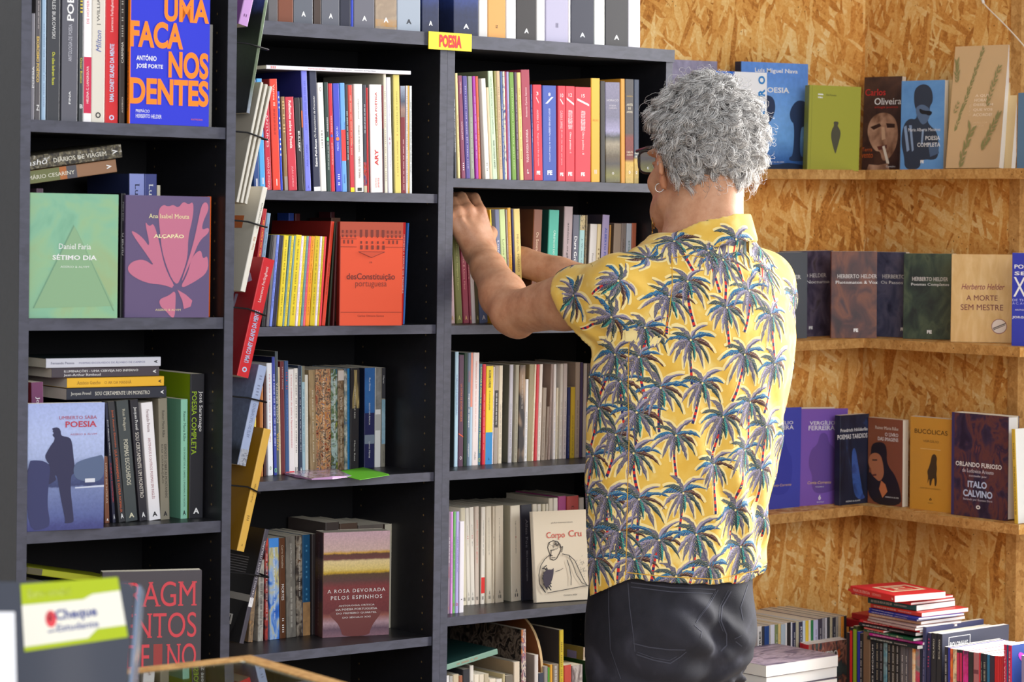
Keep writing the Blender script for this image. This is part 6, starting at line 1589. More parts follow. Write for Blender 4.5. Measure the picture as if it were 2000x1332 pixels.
GE = 'colourful books in the low row at the right edge'
rowC = [(1136, 1170, 905, (46, 42, 50), dk()), (1173, 1195, 915, (50, 60, 160), {}), (1197, 1222, 925, art('orange_night', [(230, 130, 40), (220, 90, 50), (40, 34, 40)], 40), dict(cw='orange-black')), (1225, 1266, 930, art('amber_figures', [(226, 150, 40), (240, 210, 170), (60, 44, 40)], 34), dict(cw='amber')), (1270, 1300, 935, (40, 42, 50), dict(bands=[(.7, .97, (206, 40, 90))])), (1302, 1330, 938, (40, 42, 50), dict(bands=[(.7, .97, (206, 40, 90))])),
 (1333, 1390, 945, art('magenta_star', [(226, 50, 160), (200, 40, 120), (90, 40, 80)], 40), dict(cw='magenta')), (1394, 1448, 958, art('black_yellow', [(40, 38, 40), (52, 48, 44), (200, 190, 60)], 36, (1, 1, .4), 3, 1, 1, .4, .72), dict(cw='black and yellow')), (1450, 1508, 966, (180, 112, 116), dict(bands=[(.8, .84, (120, 60, 70))])), (1510, 1524, 970, (206, 60, 70), {}), (1528, 1550, 976, (40, 42, 50), dk()), (1552, 1592, 980, (44, 46, 54), dk()),
 (1596, 1624, 990, (44, 110, 150), {}), (1626, 1676, 998, (56, 46, 62), dict(bands=[(.22, .3, (226, 30, 40))])), (1680, 1702, 1004, (200, 40, 44), {}), (1704, 1730, 1006, (206, 44, 50), {}), (1732, 1756, 1008, (196, 40, 46), {}), (1758, 1774, 1008, (180, 50, 54), {}), (1778, 1810, 880, (206, 40, 80), dict(stext=[U('MARMAR TULI', .6, .95, WH, .3), U('MARS', .1, .3, WH, .3)])),
 (1812, 1826, 885, (44, 90, 130), {}), (1828, 1864, 888, (206, 36, 84), dict(stext=[U('E MARE ALAR DE', .6, .95, WH, .3), U('ROMA', .1, .3, WH, .3)], front=(44, 74, 150), fshapes=[([(.1, .9), (.3, .8), (.36, .7), (.22, .66), (.3, .6), (.5, .62), (.5, .72), (.36, .84), (.16, .95)], (200, 60, 190)), ([(.6, .97), (.7, .8), (.9, .7), (.95, .76), (.78, .84), (.7, .97)], (226, 220, 60))])),
 (1896, 1966, 1040, (130, 130, 136), dict(h=.16)), (1970, 2010, 1000, (150, 140, 180), {})]
px_row(FB, WB, zW, -0.42, [(a, b, y, a - 3, c, o_) for a, b, y, c, o_ in rowC], 'at lower right', GE, defaults=dict(d=.17, inshelf=False, page=PAGE_W))
# red books lying behind the stack
uq = ufor(FB, 1649, -.235, WB + .2)
lie_book(FB, uq, -.235, WB + .188, .14, .16, .019, (170, 34, 46), 'red book lying lower behind the leaning stack, in the corner', None)
lie_book(FB, uq + .02, -.232, WB + .208, .12, .15, .013, (190, 50, 56), 'red book lying upper behind the leaning stack, in the corner', None)
for i, (cc, hh) in enumerate([((60, 56, 60), .187), ((84, 70, 66), .186), ((44, 50, 60), .187)]):
 stand(FB, uq + .004 + i * .045, -.225, WB, .036, hh, 0, cc, ['dark grey thick book under the red lying pair', 'brown thick book under the red lying pair', 'navy thick book under the red lying pair'][i], 'thick books holding up the lying red pair', d=.15, inshelf=False)
 # the leaning stack: spines toward the viewer's left
GK = 'books in the leaning red-topped stack'
stk = [(300, 880, 42, (30, 44, 46), 'dark green lowest book of the leaning stack', {}), (315, 902, 30, (196, 30, 146), 'magenta book near the bottom of the leaning stack', {}), (250, 832, 30, (30, 94, 66), 'green book above the magenta one in the leaning stack', dict(bands=[(.3, .33, (180, 170, 140))])), (262, 500, 18, (206, 84, 80), 'small salmon book above the green one in the leaning stack', {}), (200, 842, 38, (36, 36, 44), 'black book under the red one in the leaning stack', {}), (202, 872, 26, (206, 36, 52), 'slim red book in the lower half of the leaning stack', {}),
 (302, 880, 26, (176, 150, 150), 'mauve-grey lower twin in the leaning stack', {}), (306, 884, 24, (186, 160, 158), 'mauve-grey upper twin in the leaning stack', {}), (305, 880, 34, (206, 156, 124), 'tan book in the leaning stack, above the mauve-grey twins', {}), (312, 862, 28, (46, 58, 170), 'royal blue lower book in the leaning stack', {}), (312, 922, 22, (50, 66, 180), 'royal blue upper book in the leaning stack', {}), (320, 922, 46, (216, 66, 56), 'orange-red thick book under the dark teal one', {}),
 (305, 842, 62, (40, 82, 84), 'dark teal book under the slim red pair, leaning stack', {}), (500, 818, 26, (214, 50, 56), 'slim red book lower of the pair below the top', {}), (480, 775, 24, (216, 44, 50), 'slim red book upper of the pair below the top', {})]
vS = -0.405
wS = WB + .206
zx, zy, zs = zW
uc = ufor(FB, 1640 + 600 / 5.556, vS, wS)
scS = FPX / (FB @ Vector((uc, vS, wS)) - CAM).dot(FWD)
for k, (xl, xr, th, cc, lab, op) in enumerate(stk):
 ua = ufor(FB, zx + xl / zs, vS, wS)
 ub_ = ufor(FB, zx + xr / zs, vS, wS)
 t = th / zs / scS
 L_ = ub_ - ua
 tw = math.radians(-4 + 3 * math.sin(k * 1.7))
 if L_ < .13:
  ua = ub_ - .19 if k > 6 else ua
  L_ = .19 if k > 6 else L_
 op = dict(op)
 op.setdefault('stext', [D(FINE, .5, .93, (230, 225, 220), .4), D(FINE, .2, .45, (220, 200, 200), .3)])
 lie_book(FB, ua, vS + .002 * (k % 3), wS, L_, .118 + .008 * (k % 3), t, cc, lab, GK, turn=math.degrees(tw), page=PAGE_W, **op)
 wS += t + .0007
ua = ufor(FB, zx + 115 / zs, vS - .035, wS)
ub_ = ufor(FB, zx + 706 / zs, vS - .035, wS)
lie_book(FB, ua, vS - .035, wS, (ub_ - ua) * 1.02, .132, .0145, (216, 46, 50), 'large red book with cream frame drawing lying on top of the leaning stack', GK, turn=-11, page=PAGE_W,
 stext=[D('MANUAL DE LITERATURA', .55, .93, (240, 200, 190), .4), D('LUIZ PACHECO', .3, .5, (240, 180, 170), .35), A('E', .03, .06, WH, .3)],
 fshapes=[([(y0, f0), (y1, f0), (y1, f1), (y0, f1)], (238, 214, 176)) for y0, y1, f0, f1 in [(.2, .86, .26, .33), (.2, .86, .68, .74), (.2, .26, .26, .74), (.8, .86, .26, .74), (.42, .48, .44, .58), (.48, .66, .50, .54), (.34, .7, .38, .41), (.34, .7, .60, .64)]])
_red = ALL_BOOKS[-1]
# ======================= yellow section sign on the top board
YEL = mat((250, 224, 60), .5, .3)
SRED = mat((216, 50, 60), .5, .3)
s0 = hit(FR, 836, 78, -.0075)
s1 = hit(FR, 920, 78, -.0075)
top = hit(FR, 836, 61, -.0075)[1]
bot = hit(FR, 836, 95.5, -.0075)[1]
root = empty('section_sign', FR @ Matrix.Translation((s0[0], -.0075, bot)), 'small yellow sign with red capitals stuck on the bookcase top board', 'sign')
mb = MB()
mb.box((0, -.0025, 0), (s1[0] - s0[0], 0, top - bot), YEL, bev=.0004)
mb.build('card', root)
sw, sh = s1[0] - s0[0], top - bot
mb = MB()
put_text(mb, 'POESIA', lambda x, y: (sw * (.24 + .52 * x), -.0031, sh * (.13 + .74 * y)), SRED, bold=.045)
mb.build('title', root)
# ======================= thin cable at the upper right
pts = []
for k in range(13):
 f = k / 12
 x, y = 1913 + 95 * f, -6 + 105 * f ** 0.8 - 8 * math.sin(f * PI)
 pts.append(hitX(x, y, X_OSB - .012 - .05 * f))
mb = MB()
mb.tube(pts, .0016, mat((226, 214, 196), .5))
mb.tube([pts[0] + Vector((0, 0, .03)), pts[1]], .0032, mat((236, 232, 226), .5))
o = mb.build('cable')
tag(o, 'thin white cable hanging across the chipboard at the upper right', 'cable')
# ======================= wire rack in the gap, with leaning books
WIRE = mat((26, 26, 30), .35, .5, .6, name='black_wire')
FKL = frame(T_J, 38.6, 1.05)
XRK = (FM @ Vector((uM0, 0, 0))).x - .004           # the rack hangs on the outer side of the middle case
FG = Matrix.Translation((XRK, FM.translation.y, 0)) # u along the wall, v into it, w = height
rroot = empty('wire_rack', FG @ Matrix.Translation((-.075, -.1, .25)), 'black wire book rack with looped pockets between two bookcases', 'rack')
VR = -0.185                                           # spines of the racked books stand in front of the middle case
def rkw(x, y, v=VR):
 return hit(FG, x, y, v)
def wire(name, P, r=.0016):
 mb = MB()
 mb.tube([Vector(p) - Vector((-.075, -.1, .25)) for p in P], r, WIRE, 6)
 return mb.build(name, rroot)
RACK = []
for k, (y0, yr, xr) in enumerate([(82, 97, 524), (256, 273, 522), (430, 444, 521), (600, 617, 520), (774, 786, 520), (948, 963, 507), (1118, 1128, 524)]):
 ue, we = rkw(xr, yr, VR - .006)
 u2, w2_ = rkw(484, y0 + 3, VR - .006)
 u3, w3_ = rkw(452, y0, VR - .006)
 wire('pocket_wire', [(u3 - .02, VR - .006, w3_ + .002), (u3, VR - .006, w3_), (u2, VR - .006, w2_), (ue, VR - .006, we), (ue + .002, VR - .004, we), (ue + .001, VR + .03, we + .004), (ue - .005, VR + .16, we + .012), (ue + .0, VR + .168, we + .012)])
for v in (VR + .04, VR + .16):
 ub1, _ = rkw(440, 600, v)
 wire('upright_wire', [(ub1 + .0, v, .1), (ub1 + .0, v, 2.2)], .0022)
wire('upright_wire', [(-.006, VR + .168, .1), (-.006, VR + .168, 2.2)], .0022)
def rack_book(xb, yb, xt, yt, xrb, col, label, dv=0.0, d=.14, **op):
 """spine toward the viewer, leaning: foot-left (xb, yb), head-left (xt, yt), foot-right column"""
 v = VR + dv
 u0, w0 = rkw(xb, yb, v)
 u1, w1 = rkw(xt, yt, v)
 ur, _ = rkw(xrb, yb, v)
 ang = math.atan2(u1 - u0, w1 - w0)
 h = math.hypot(u1 - u0, w1 - w0)
 t = (ur - u0) * math.cos(ang)
 P = FG @ Matrix.Translation((u0, v, w0)) @ Matrix.Rotation(ang, 4, 'Y')
 root = empty('book', P, label, 'book', 'books leaning in the wire rack')
 book_meshes(root, t, h, d, col, **op)
 ALL_BOOKS.append(root)
rack_book(466, 46, 496, -90, 485, (196, 150, 210), 'lilac book at the top of the wire rack', left=(150, 90, 170), stext=[A('ll', .12, .16, (110, 70, 120), .3)], dv=-.002)
rack_book(482, 220, 536, -110, 488, zbands('valley_spine', [(0, (150, 160, 180)), (.06, (96, 110, 84)), (.2, (110, 130, 100)), (.235, (190, 200, 220)), (.4, (150, 170, 210))], .01, 40), 'tall landscape photo book in the wire rack, second from top',
 d=.165, lart=zbands('valley_photo', [(0, (26, 26, 28)), (.035, (40, 44, 48)), (.07, (24, 30, 24)), (.13, (50, 66, 44)), (.19, (26, 34, 26)), (.215, (60, 80, 130)), (.25, (150, 160, 196)), (.28, (90, 110, 170)), (.4, (170, 176, 206))], .03, 30))
for k in range(3):
 rack_book(462 + k * 8.2, 394 + k * 1.5, 510 + k * 8.8, 160 + k * 4, 467 + k * 8.2, (222, 218, 206), ['cream book at the left of three in the wire rack', 'cream book in the middle of three in the wire rack', 'pale greenish cream book at the right of three in the rack'][k], left=(186, 178, 162), d=.15 - .004 * k)
SQ = (214, 208, 192)
rack_book(470, 568, 514, 364, 480, (240, 236, 224), 'cream book with orange and blue squares in the wire rack', left=SQ, d=.15, stext=[U('documentaria', .6, .85, (120, 120, 110), .4), U('Iter lllI', .4, .52, (190, 140, 90), .4)])
_sq = ALL_BOOKS[-1]
mb = MB()
hq = _sq.children[0].bound_box[6][2]
for (y0, y1, f0, f1, c) in [(.04, .13, .60, .72, (196, 104, 46)), (.07, .14, .50, .58, (76, 76, 124)), (.06, .115, .36, .52, (186, 92, 50))]:
 mb.add([(-.0003, y0, f0 * hq), (-.0003, y1, f0 * hq), (-.0003, y1, f1 * hq), (-.0003, y0, f1 * hq)], [(0, 3, 2, 1)], mat(c))
mb.build('cover_drawing', _sq)
rack_book(463, 733, 515, 502, 487, (214, 40, 48), 'bright red book with pale blue lettering leaning in the wire rack', left=(152, 22, 32), d=.15, page=PAGE,
 stext=[U('UMA CONEY ISLAND DA MENTE', .12, .56, (176, 206, 240), .40, bold=.02, shear=.1), U('Lawrence Ferlinghetti', .63, .93, (240, 225, 225), .3, serif=True), A('O', .04, .085, (190, 210, 240), .42, bold=.05)])
_rd = ALL_BOOKS[-1]
mb = MB()
hq = _rd.children[0].bound_box[6][2]
PB = mat((170, 160, 190))
for poly in [[(.03, .86), (.06, .92), (.07, .84), (.05, .76), (.02, .80)], [(.05, .78), (.10, .76), (.11, .66), (.07, .68)], [(.055, .68), (.06, .5), (.064, .5), (.064, .68)], [(.095, .68), (.105, .46), (.109, .46), (.102, .68)], [(.035, .8), (.04, .7), (.045, .7), (.045, .8)]]:
 vs = [(-.0003, y, f * hq) for y, f in poly]
 mb.add(vs, [tuple(range(len(vs)))], PB)
mb.build('cover_drawing', _rd)
rack_book(464, 907, 506, 712, 481, art('pale_blue_spine', [(176, 190, 222), (160, 176, 214)], 20), 'grey-blue book with dark misty cover in the wire rack', lart=zbands('misty_photo', [(0, (70, 74, 84)), (.035, (50, 54, 62)), (.05, (100, 112, 136)), (.12, (104, 116, 146)), (.2, (120, 132, 166))], .02, 30), d=.15,
 stext=[U('ARTE DO TRATAMENTO', .28, .62, (120, 130, 160), .36), U('lIlI ll', .7, .9, (130, 140, 170), .3)], bands=[(0, .16, art('scribble', [(90, 94, 104), (180, 186, 200), (120, 126, 140)], 150))])
rack_book(463, 1075, 516, 836, 478, (226, 180, 80), 'ochre yellow book leaning in the wire rack', left=(156, 112, 12), d=.16, stext=[U('Pedro Braga', .4, .55, (140, 110, 50), .3), U('lll', .25, .29, (140, 110, 50), .3), A('A', .04, .06, (120, 90, 40), .2)])
rack_book(468, 1256, 518, 1033, 477, (74, 70, 82), 'black book with barcode on its back, lowest in the wire rack', left=(26, 24, 26), d=.15, stext=[U('CADERNOS DE ARTE LITERARIA', .35, .9, (206, 200, 210), .4)], bands=[(.32, .40, (232, 232, 236))])
_bk = ALL_BOOKS[-1]
mb = MB()
hq = _bk.children[0].bound_box[6][2]
for i in range(7):
 z = .60 + i * .022
 mb.add([(-.0003, .03, z * hq), (-.0003, .13, z * hq), (-.0003, .13, (z + .006) * hq), (-.0003, .03, (z + .006) * hq)], [(0, 3, 2, 1)], mat((120, 118, 122)))
mb.add([(-.0003, .0, .36 * hq), (-.0003, .14, .36 * hq), (-.0003, .14, .42 * hq), (-.0003, .0, .42 * hq)], [(0, 3, 2, 1)], mat((160, 156, 150)))
mb.add([(-.0003, .04, .14 * hq), (-.0003, .10, .14 * hq), (-.0003, .10, .23 * hq), (-.0003, .04, .23 * hq)], [(0, 3, 2, 1)], mat((220, 216, 210)))
for i in range(12):
 y = .046 + i * .0042
 mb.add([(-.0005, y, .15 * hq), (-.0005, y + .0018 + .001 * (i % 3 == 0), .15 * hq), (-.0005, y + .0018 + .001 * (i % 3 == 0), .22 * hq), (-.0005, y, .22 * hq)], [(0, 3, 2, 1)], mat((30, 30, 30)))
mb.build('back_cover_print', _bk)
# ======================= counter with glass top in the foreground
ZT = 1.02
cc_ = hitZ(490, 1279, ZT)
l_ = hitZ(245, 1306, ZT)
r_ = hitZ(732, 1333, ZT)
ax = (l_ - cc_)
ay = (r_ - cc_)
ax.z = ay.z = 0
ax.normalize()
ay.normalize()
print('counter', cc_, ax, ay, ax.dot(ay))
ay = Vector((-ax.y, ax.x, 0)) if Vector((-ax.y, ax.x, 0)).dot(ay) > 0 else Vector((ax.y, -ax.x, 0))
CT = Matrix(((-ax.x, -ay.x, 0, cc_.x), (-ax.y, -ay.y, 0, cc_.y), (0, 0, 1, 0), (0, 0, 0, 1)))    # local x to the right end (0), y away from the viewer (0)
root = empty('display_counter', CT, 'chipboard display counter with glass top in the near foreground', 'counter')
Wc, Dc = 1.0, 0.6
mb = MB()
rm = .026
mb.box((-Wc, -rm, ZT - .05), (0, 0, ZT), OSB_E, bev=.001)
mb.box((-Wc, -Dc, ZT - .05), (0, -Dc + rm, ZT), OSB_E, bev=.001)
mb.box((-rm, -Dc + rm, ZT - .05), (0, -rm, ZT), OSB_E, bev=.001)
mb.box((-Wc, -Dc + rm, ZT - .05), (-Wc + rm, -rm, ZT), OSB_E, bev=.001)
mb.build('frame', root)
mb = MB()
for (a, b) in (((-Wc, -.018, 0), (0, 0, ZT - .0505)), ((-Wc, -Dc, 0), (0, -Dc + .018, ZT - .0505)), ((-.018, -Dc + .0185, 0), (0, -.0185, ZT - .0505)), ((-Wc, -Dc + .0185, 0), (-Wc + .018, -.0185, ZT - .0505))):
 mb.box(a, b, OSB_A)
mb.build('cabinet', root)
mb = MB()
mb.box((-Wc + rm + .0006, -Dc + rm + .0006, ZT - .0075), (-rm - .0006, -rm - .0006, ZT - .0015), mat((196, 214, 206), .01, .5, name='counter_glass', **{'Transmission Weight': 1.0, 'IOR': 1.5}))
mb.build('glass_top', root)
mb = MB()
mb.box((-Wc + .019, -Dc + .019, ZT - .22), (-.019, -.019, ZT - .205), mat((176, 168, 150), .6))
mb.build('inner_shelf', root)
# things shown under the glass
for k, (x, c) in enumerate([(-.78, (150, 130, 90)), (-.56, (200, 190, 170)), (-.34, (90, 110, 90))]):
 lie_book(CT, x, -.30, ZT - .205, .15, .2, .015, c, ['olive-tan book lying under the counter glass, left', 'cream book lying under the counter glass, middle', 'green book lying under the counter glass, right'][k], 'books lying inside the glass counter')
 # ======================= card holder standing on the counter
ZH = 2.62
SM = mat((64, 68, 80), .22, .6, name='smoky_plastic')
SE = mat((150, 170, 200), .15, .6, name='clear_plastic_edge', **{'Transmission Weight': .6})
def Hm(x, y, z=ZH):
 return W(x, y, z)
p00, p10 = Hm(-30, 1142), Hm(258, 1118)
xa = (p10 - p00)
xa.z = 0
wid = xa.length
xa.normalize()
bk = Vector((0, 0, 1)).cross(xa)
HM = Matrix(((xa.x, bk.x, 0, p00.x), (xa.y, bk.y, 0, p00.y), (0, 0, 1, ZT + .0002), (0, 0, 0, 1)))
hh = p00.z - ZT
root = empty('card_holder', HM, 'smoky plastic holder with a green and white card, blurred in the foreground', 'holder')
mb = MB()
# leaning front panel, tapering to the foot, with rounded top corners
prof = []
W0 = wid
for (x, z) in [(.0, 0), (W0 * .90, 0), (W0 * .995, hh * .92)] + [(W0 - .012 + .012 * math.cos(a), hh * .93 + .05 * hh * math.sin(a) + .004) for a in np.linspace(0, PI / 2, 6)] + [(0, hh)]:
 prof.append((x, z))
n = len(prof)
sl = .10
vs = [(x, -.004 + z * sl, z) for x, z in prof] + [(x, 0.0 + z * sl, z) for x, z in prof]
mb.add(vs, [tuple(range(n)), tuple(range(2 * n - 1, n - 1, -1))] + [((i + 1) % n, i, n + i, n + (i + 1) % n) for i in range(n)], SM)
mb.build('front_panel', root)
mb = MB()
vs = [(W0 * .905, .002, 0), (W0 * .905, .06, 0), (W0 + .002, .002 + hh * sl, hh * .98), (W0 + .002, .03 + hh * sl, hh * .93)]
vs2 = [(x + .003, y, z) for x, y, z in vs]
mb.add(vs + vs2, [(0, 1, 3, 2), (4, 6, 7, 5), (0, 2, 6, 4), (1, 5, 7, 3), (2, 3, 7, 6), (0, 4, 5, 1)], SE)
mb.build('side_panel', root)
mb = MB()
mb.box((0, .0005, 0), (W0 * .9, .07, .004), SM)
mb.build('foot', root)
def onpanel(x, y, off):
 """pixel to a point just in front of the panel"""
 Mi = HM.inverted()
 o, d = Mi @ CAM, Mi.to_3x3() @ ray(x, y)
 # plane  y - sl*z = -.004 - off
 k = (-.004 - off - (o.y - sl * o.z)) / (d.y - sl * d.z)
 return o + d * k
GRN = mat((172, 190, 20), .35, .4, name='lime_card_print')
CWH = mat((236, 232, 218), .35, .4, name='cream_card')
croot = empty('sticker_card', HM, 'white and lime green student cheque card on the smoky holder', 'card')
quad = [(40, 1141), (230, 1127), (250, 1244), (48, 1273)]
mb = MB()
P = [onpanel(x, y, .0006) for x, y in quad]
Q = [onpanel(x, y, .0001) for x, y in quad]
mb.add(P + Q, [(3, 2, 1, 0), (4, 5, 6, 7), (0, 1, 5, 4), (1, 2, 6, 5), (2, 3, 7, 6), (3, 0, 4, 7)], CWH)
def bl(a, b):
 """card coordinates (0..1 across, 0..1 down) to the panel"""
 (x0, y0), (x1, y1), (x2, y2), (x3, y3) = quad
 x = (x0 * (1 - a) + x1 * a) * (1 - b) + (x3 * (1 - a) + x2 * a) * b
 y = (y0 * (1 - a) + y1 * a) * (1 - b) + (y3 * (1 - a) + y2 * a) * b
 return onpanel(x, y, .0009)
def patch(poly, m):
 vs = [bl(a, b) for a, b in poly]
 mb.add(vs, [tuple(range(len(vs)))[::-1]], m)
patch([(0, 0), (1, 0), (1, .22), (.72, .24), (.62, .31), (0, .31)], GRN)
patch([(0, 1), (0, .93), (.62, .93), (.72, .80), (1, .80), (1, 1)], GRN)
patch([(.28 + .055 * math.cos(a), .56 + .13 * math.sin(a)) for a in np.linspace(0, 2 * PI, 20)[:-1]], mat((224, 70, 80), .4))
patch([(.27 + .03 * math.cos(a), .53 + .07 * math.sin(a)) for a in np.linspace(0, 2 * PI, 14)[:-1]], mat((236, 120, 124), .4))
patch([(.24, .74), (.32, .735), (.32, .755), (.24, .765)], mat((60, 70, 130), .4))
mb.build('card', croot)
def ctext(s, a0, a1, b0, b1, c, **k):
 mt = MB()
 put_text(mt, s, lambda x, y: bl(a0 + (a1 - a0) * x, b1 + (b0 - b1) * y), mat(c, .4), **k)
 mt.build('title', croot)
ctext('Cheque', .32, .74, .43, .64, (62, 76, 140), bold=.03)
ctext('Estudante', .33, .74, .66, .77, (96, 104, 150), bold=.02)
ctext('Bem-vindo!', .07, .50, .09, .22, (196, 206, 110))
# white paper at the far left edge
mb = MB()
pw = [Hm(-60, 1208, 2.4), Hm(16, 1206, 2.4), Hm(36, 1345, 2.5), Hm(-60, 1345, 2.5)]
base = Vector((pw[0].x, pw[0].y, ZT))
HW = Matrix(((xa.x, bk.x, 0, base.x), (xa.y, bk.y, 0, base.y), (0, 0, 1, base.z + .0003), (0, 0, 0, 1)))
wp = (pw[1] - pw[0]).length
hp = pw[1].z - ZT
mb.add([(0, 0, 0), (wp * 1.25, 0, 0), (wp, .03, hp), (0, .03, hp), (0, .0012, 0), (wp * 1.25, .0012, 0), (wp, .0312, hp), (0, .0312, hp)], [(0, 1, 2, 3), (7, 6, 5, 4), (0, 4, 5, 1), (1, 5, 6, 2), (2, 6, 7, 3), (3, 7, 4, 0)], mat((236, 236, 240), .5))
tag(mb.build('paper_sheet', M=HW), 'white sheet standing at the extreme lower left, beside the card holder', 'paper')
# ======================= the man
P0 = W(1355, 700, 5.0)
P0.z = 0
NP0 = np.array((P0.x, P0.y, 0.0))
def B(x, y, dY=None, dX=None):
 """body-frame point at pixel (x, y), given either its forward or its sideways offset from the body axis"""
 d = ray(x, y)
 o = CAM - P0
 t = (dY - o.y) / d.y if dY is not None else (dX - o.x) / d.x
 return np.array(o + d * t)
class Field:
 """signed distance grid that shapes are blended into"""
 def __init__(self, lo, hi, h):
  self.lo, self.h = np.array(lo, float), h
  self.n = np.ceil((np.array(hi) - self.lo) / h).astype(int) + 1
  self.d = np.full(self.n, 0.2, np.float32)
 def block(self, lo, hi, pad):
  a = np.clip(np.floor((np.array(lo) - pad - self.lo) / self.h).astype(int), 0, self.n)
  b = np.clip(np.ceil((np.array(hi) + pad - self.lo) / self.h).astype(int) + 1, 0, self.n)
  sl = tuple(slice(i, j) for i, j in zip(a, b))
  ax = [self.lo[i] + self.h * np.arange(a[i], b[i]) for i in range(3)]
  return sl, np.meshgrid(*ax, indexing='ij', sparse=True)
 def put(self, sl, d, k, sub=False):
  cur = self.d[sl]
  if sub:
   d = -d
   hh = np.clip(0.5 - 0.5 * (cur - d) / max(k, 1e-6), 0, 1)
   self.d[sl] = cur + (d - cur) * hh + k * hh * (1 - hh)
   return
  if k <= 0:
   self.d[sl] = np.minimum(cur, d)
  else:
   hh = np.clip(0.5 + 0.5 * (cur - d) / k, 0, 1)
   self.d[sl] = cur + (d - cur) * hh - k * hh * (1 - hh)
 def cone(self, a, b, ra, rb, k=0.01, sub=False, flat=None):
  """tapering limb; flat = (axis, factor) squeezes it along an axis"""
  a, b = np.array(a, float), np.array(b, float)
  R = max(ra, rb)
  sl, (X, Y, Z) = self.block(np.minimum(a, b) - R, np.maximum(a, b) + R, k + 3 * self.h)
  ab = b - a
  L2 = ab.dot(ab) + 1e-12
  px, py, pz = X - a[0], Y - a[1], Z - a[2]
  t = np.clip((px * ab[0] + py * ab[1] + pz * ab[2]) / L2, 0, 1)
  qx, qy, qz = px - t * ab[0], py - t * ab[1], pz - t * ab[2]
  if flat is not None:
   ax, f = np.array(flat[0], float), flat[1]
   ax = ax / np.linalg.norm(ax)
   s = (qx * ax[0] + qy * ax[1] + qz * ax[2]) * (f - 1)
   qx, qy, qz = qx + s * ax[0], qy + s * ax[1], qz + s * ax[2]
  d = np.sqrt(qx * qx + qy * qy + qz * qz) - (ra + (rb - ra) * t)
  if flat is not None:
   d = d / max(1.0, flat[1] * .8)
  self.put(sl, d.astype(np.float32), k, sub)
 def ell(self, c, r, M=None, k=0.01, sub=False):
  c, r = np.array(c, float), np.array(r, float)
  R = r.max()
  sl, (X, Y, Z) = self.block(c - R, c + R, k + 3 * self.h)
  p = [X - c[0], Y - c[1], Z - c[2]]
  if M is None:
   q = p
  else:
   q = [p[0] * M[0][i] + p[1] * M[1][i] + p[2] * M[2][i] for i in range(3)]
  k0 = np.sqrt((q[0] / r[0]) ** 2 + (q[1] / r[1]) ** 2 + (q[2] / r[2]) ** 2)
  k1 = np.sqrt((q[0] / r[0] ** 2) ** 2 + (q[1] / r[1] ** 2) ** 2 + (q[2] / r[2] ** 2) ** 2)
  d = k0 * (k0 - 1) / np.maximum(k1, 1e-6)
  self.put(sl, d.astype(np.float32), k, sub)
 def stack(self, rows, k=0.01, sub=False, p=2.3, grow=0.0):
  """trunk from elliptical sections: (z, half width, half depth, centre x, centre y)"""
  rows = np.array(sorted(rows), float)
  zl, zh = rows[0, 0], rows[-1, 0]
  R = rows[:, 1:3].max() + .1
  sl, (X, Y, Z) = self.block((rows[:, 3].min() - R, rows[:, 4].min() - R, zl), (rows[:, 3].max() + R, rows[:, 4].max() + R, zh), .03)
  z = np.clip(Z, zl, zh)
  def cub(col):
  # smooth interpolation through the sections
   zz, vv = rows[:, 0], rows[:, col]
   m = np.gradient(vv, zz)
   i = np.clip(np.searchsorted(zz, z) - 1, 0, len(zz) - 2)
   h = zz[i + 1] - zz[i]
   t = (z - zz[i]) / h
   return (2 * t**3 - 3 * t**2 + 1) * vv[i] + (t**3 - 2 * t**2 + t) * h * m[i] + (-2 * t**3 + 3 * t**2) * vv[i + 1] + (t**3 - t**2) * h * m[i + 1]
  A_, B_, cx, cy = [cub(c) for c in (1, 2, 3, 4)]
  A_ = A_ + grow
  B_ = B_ + grow
  u, v = np.abs((X - cx) / A_), np.abs((Y - cy) / B_)
  r = (u ** p + v ** p) ** (1 / p)
  d = (r - 1) * np.minimum(A_, B_) * (0.6 + 0.4 * np.clip(r, 0, 1))
  dz = np.maximum(zl - Z, Z - zh)
  d = np.maximum(d, dz)
  self.put(sl, d.astype(np.float32), k, sub)
 def mesh(self):
  d = self.d
  s = d < 0
  n = self.n
  idx = -np.ones(n - 1, np.int64)
  cnt = np.zeros(n - 1, np.uint8)
  for i in (0, 1):
   for j in (0, 1):
    for k in (0, 1):
     cnt += s[i:n[0] - 1 + i, j:n[1] - 1 + j, k:n[2] - 1 + k]
  act = (cnt > 0) & (cnt < 8)
  I = np.argwhere(act)
  idx[act] = np.arange(len(I))
  acc = np.zeros((len(I), 3))
  num = np.zeros(len(I))
  cor = [(0, 0, 0), (1, 0, 0), (0, 1, 0), (1, 1, 0), (0, 0, 1), (1, 0, 1), (0, 1, 1), (1, 1, 1)]
  val = [d[I[:, 0] + c[0], I[:, 1] + c[1], I[:, 2] + c[2]].astype(float) for c in cor]
  for a in range(8):
   for b in range(a + 1, 8):
    df = np.abs(np.array(cor[a]) - cor[b])
    if df.sum() != 1:
     continue
    va, vb = val[a], val[b]
    m = (va < 0) != (vb < 0)
    t = np.where(m, va / np.where(m, va - vb, 1), 0)
    for ax in range(3):
     acc[:, ax] += np.where(m, cor[a][ax] + t * (cor[b][ax] - cor[a][ax]), 0)
    num += m
  V = self.lo + self.h * (I + acc / num[:, None])
  F = []
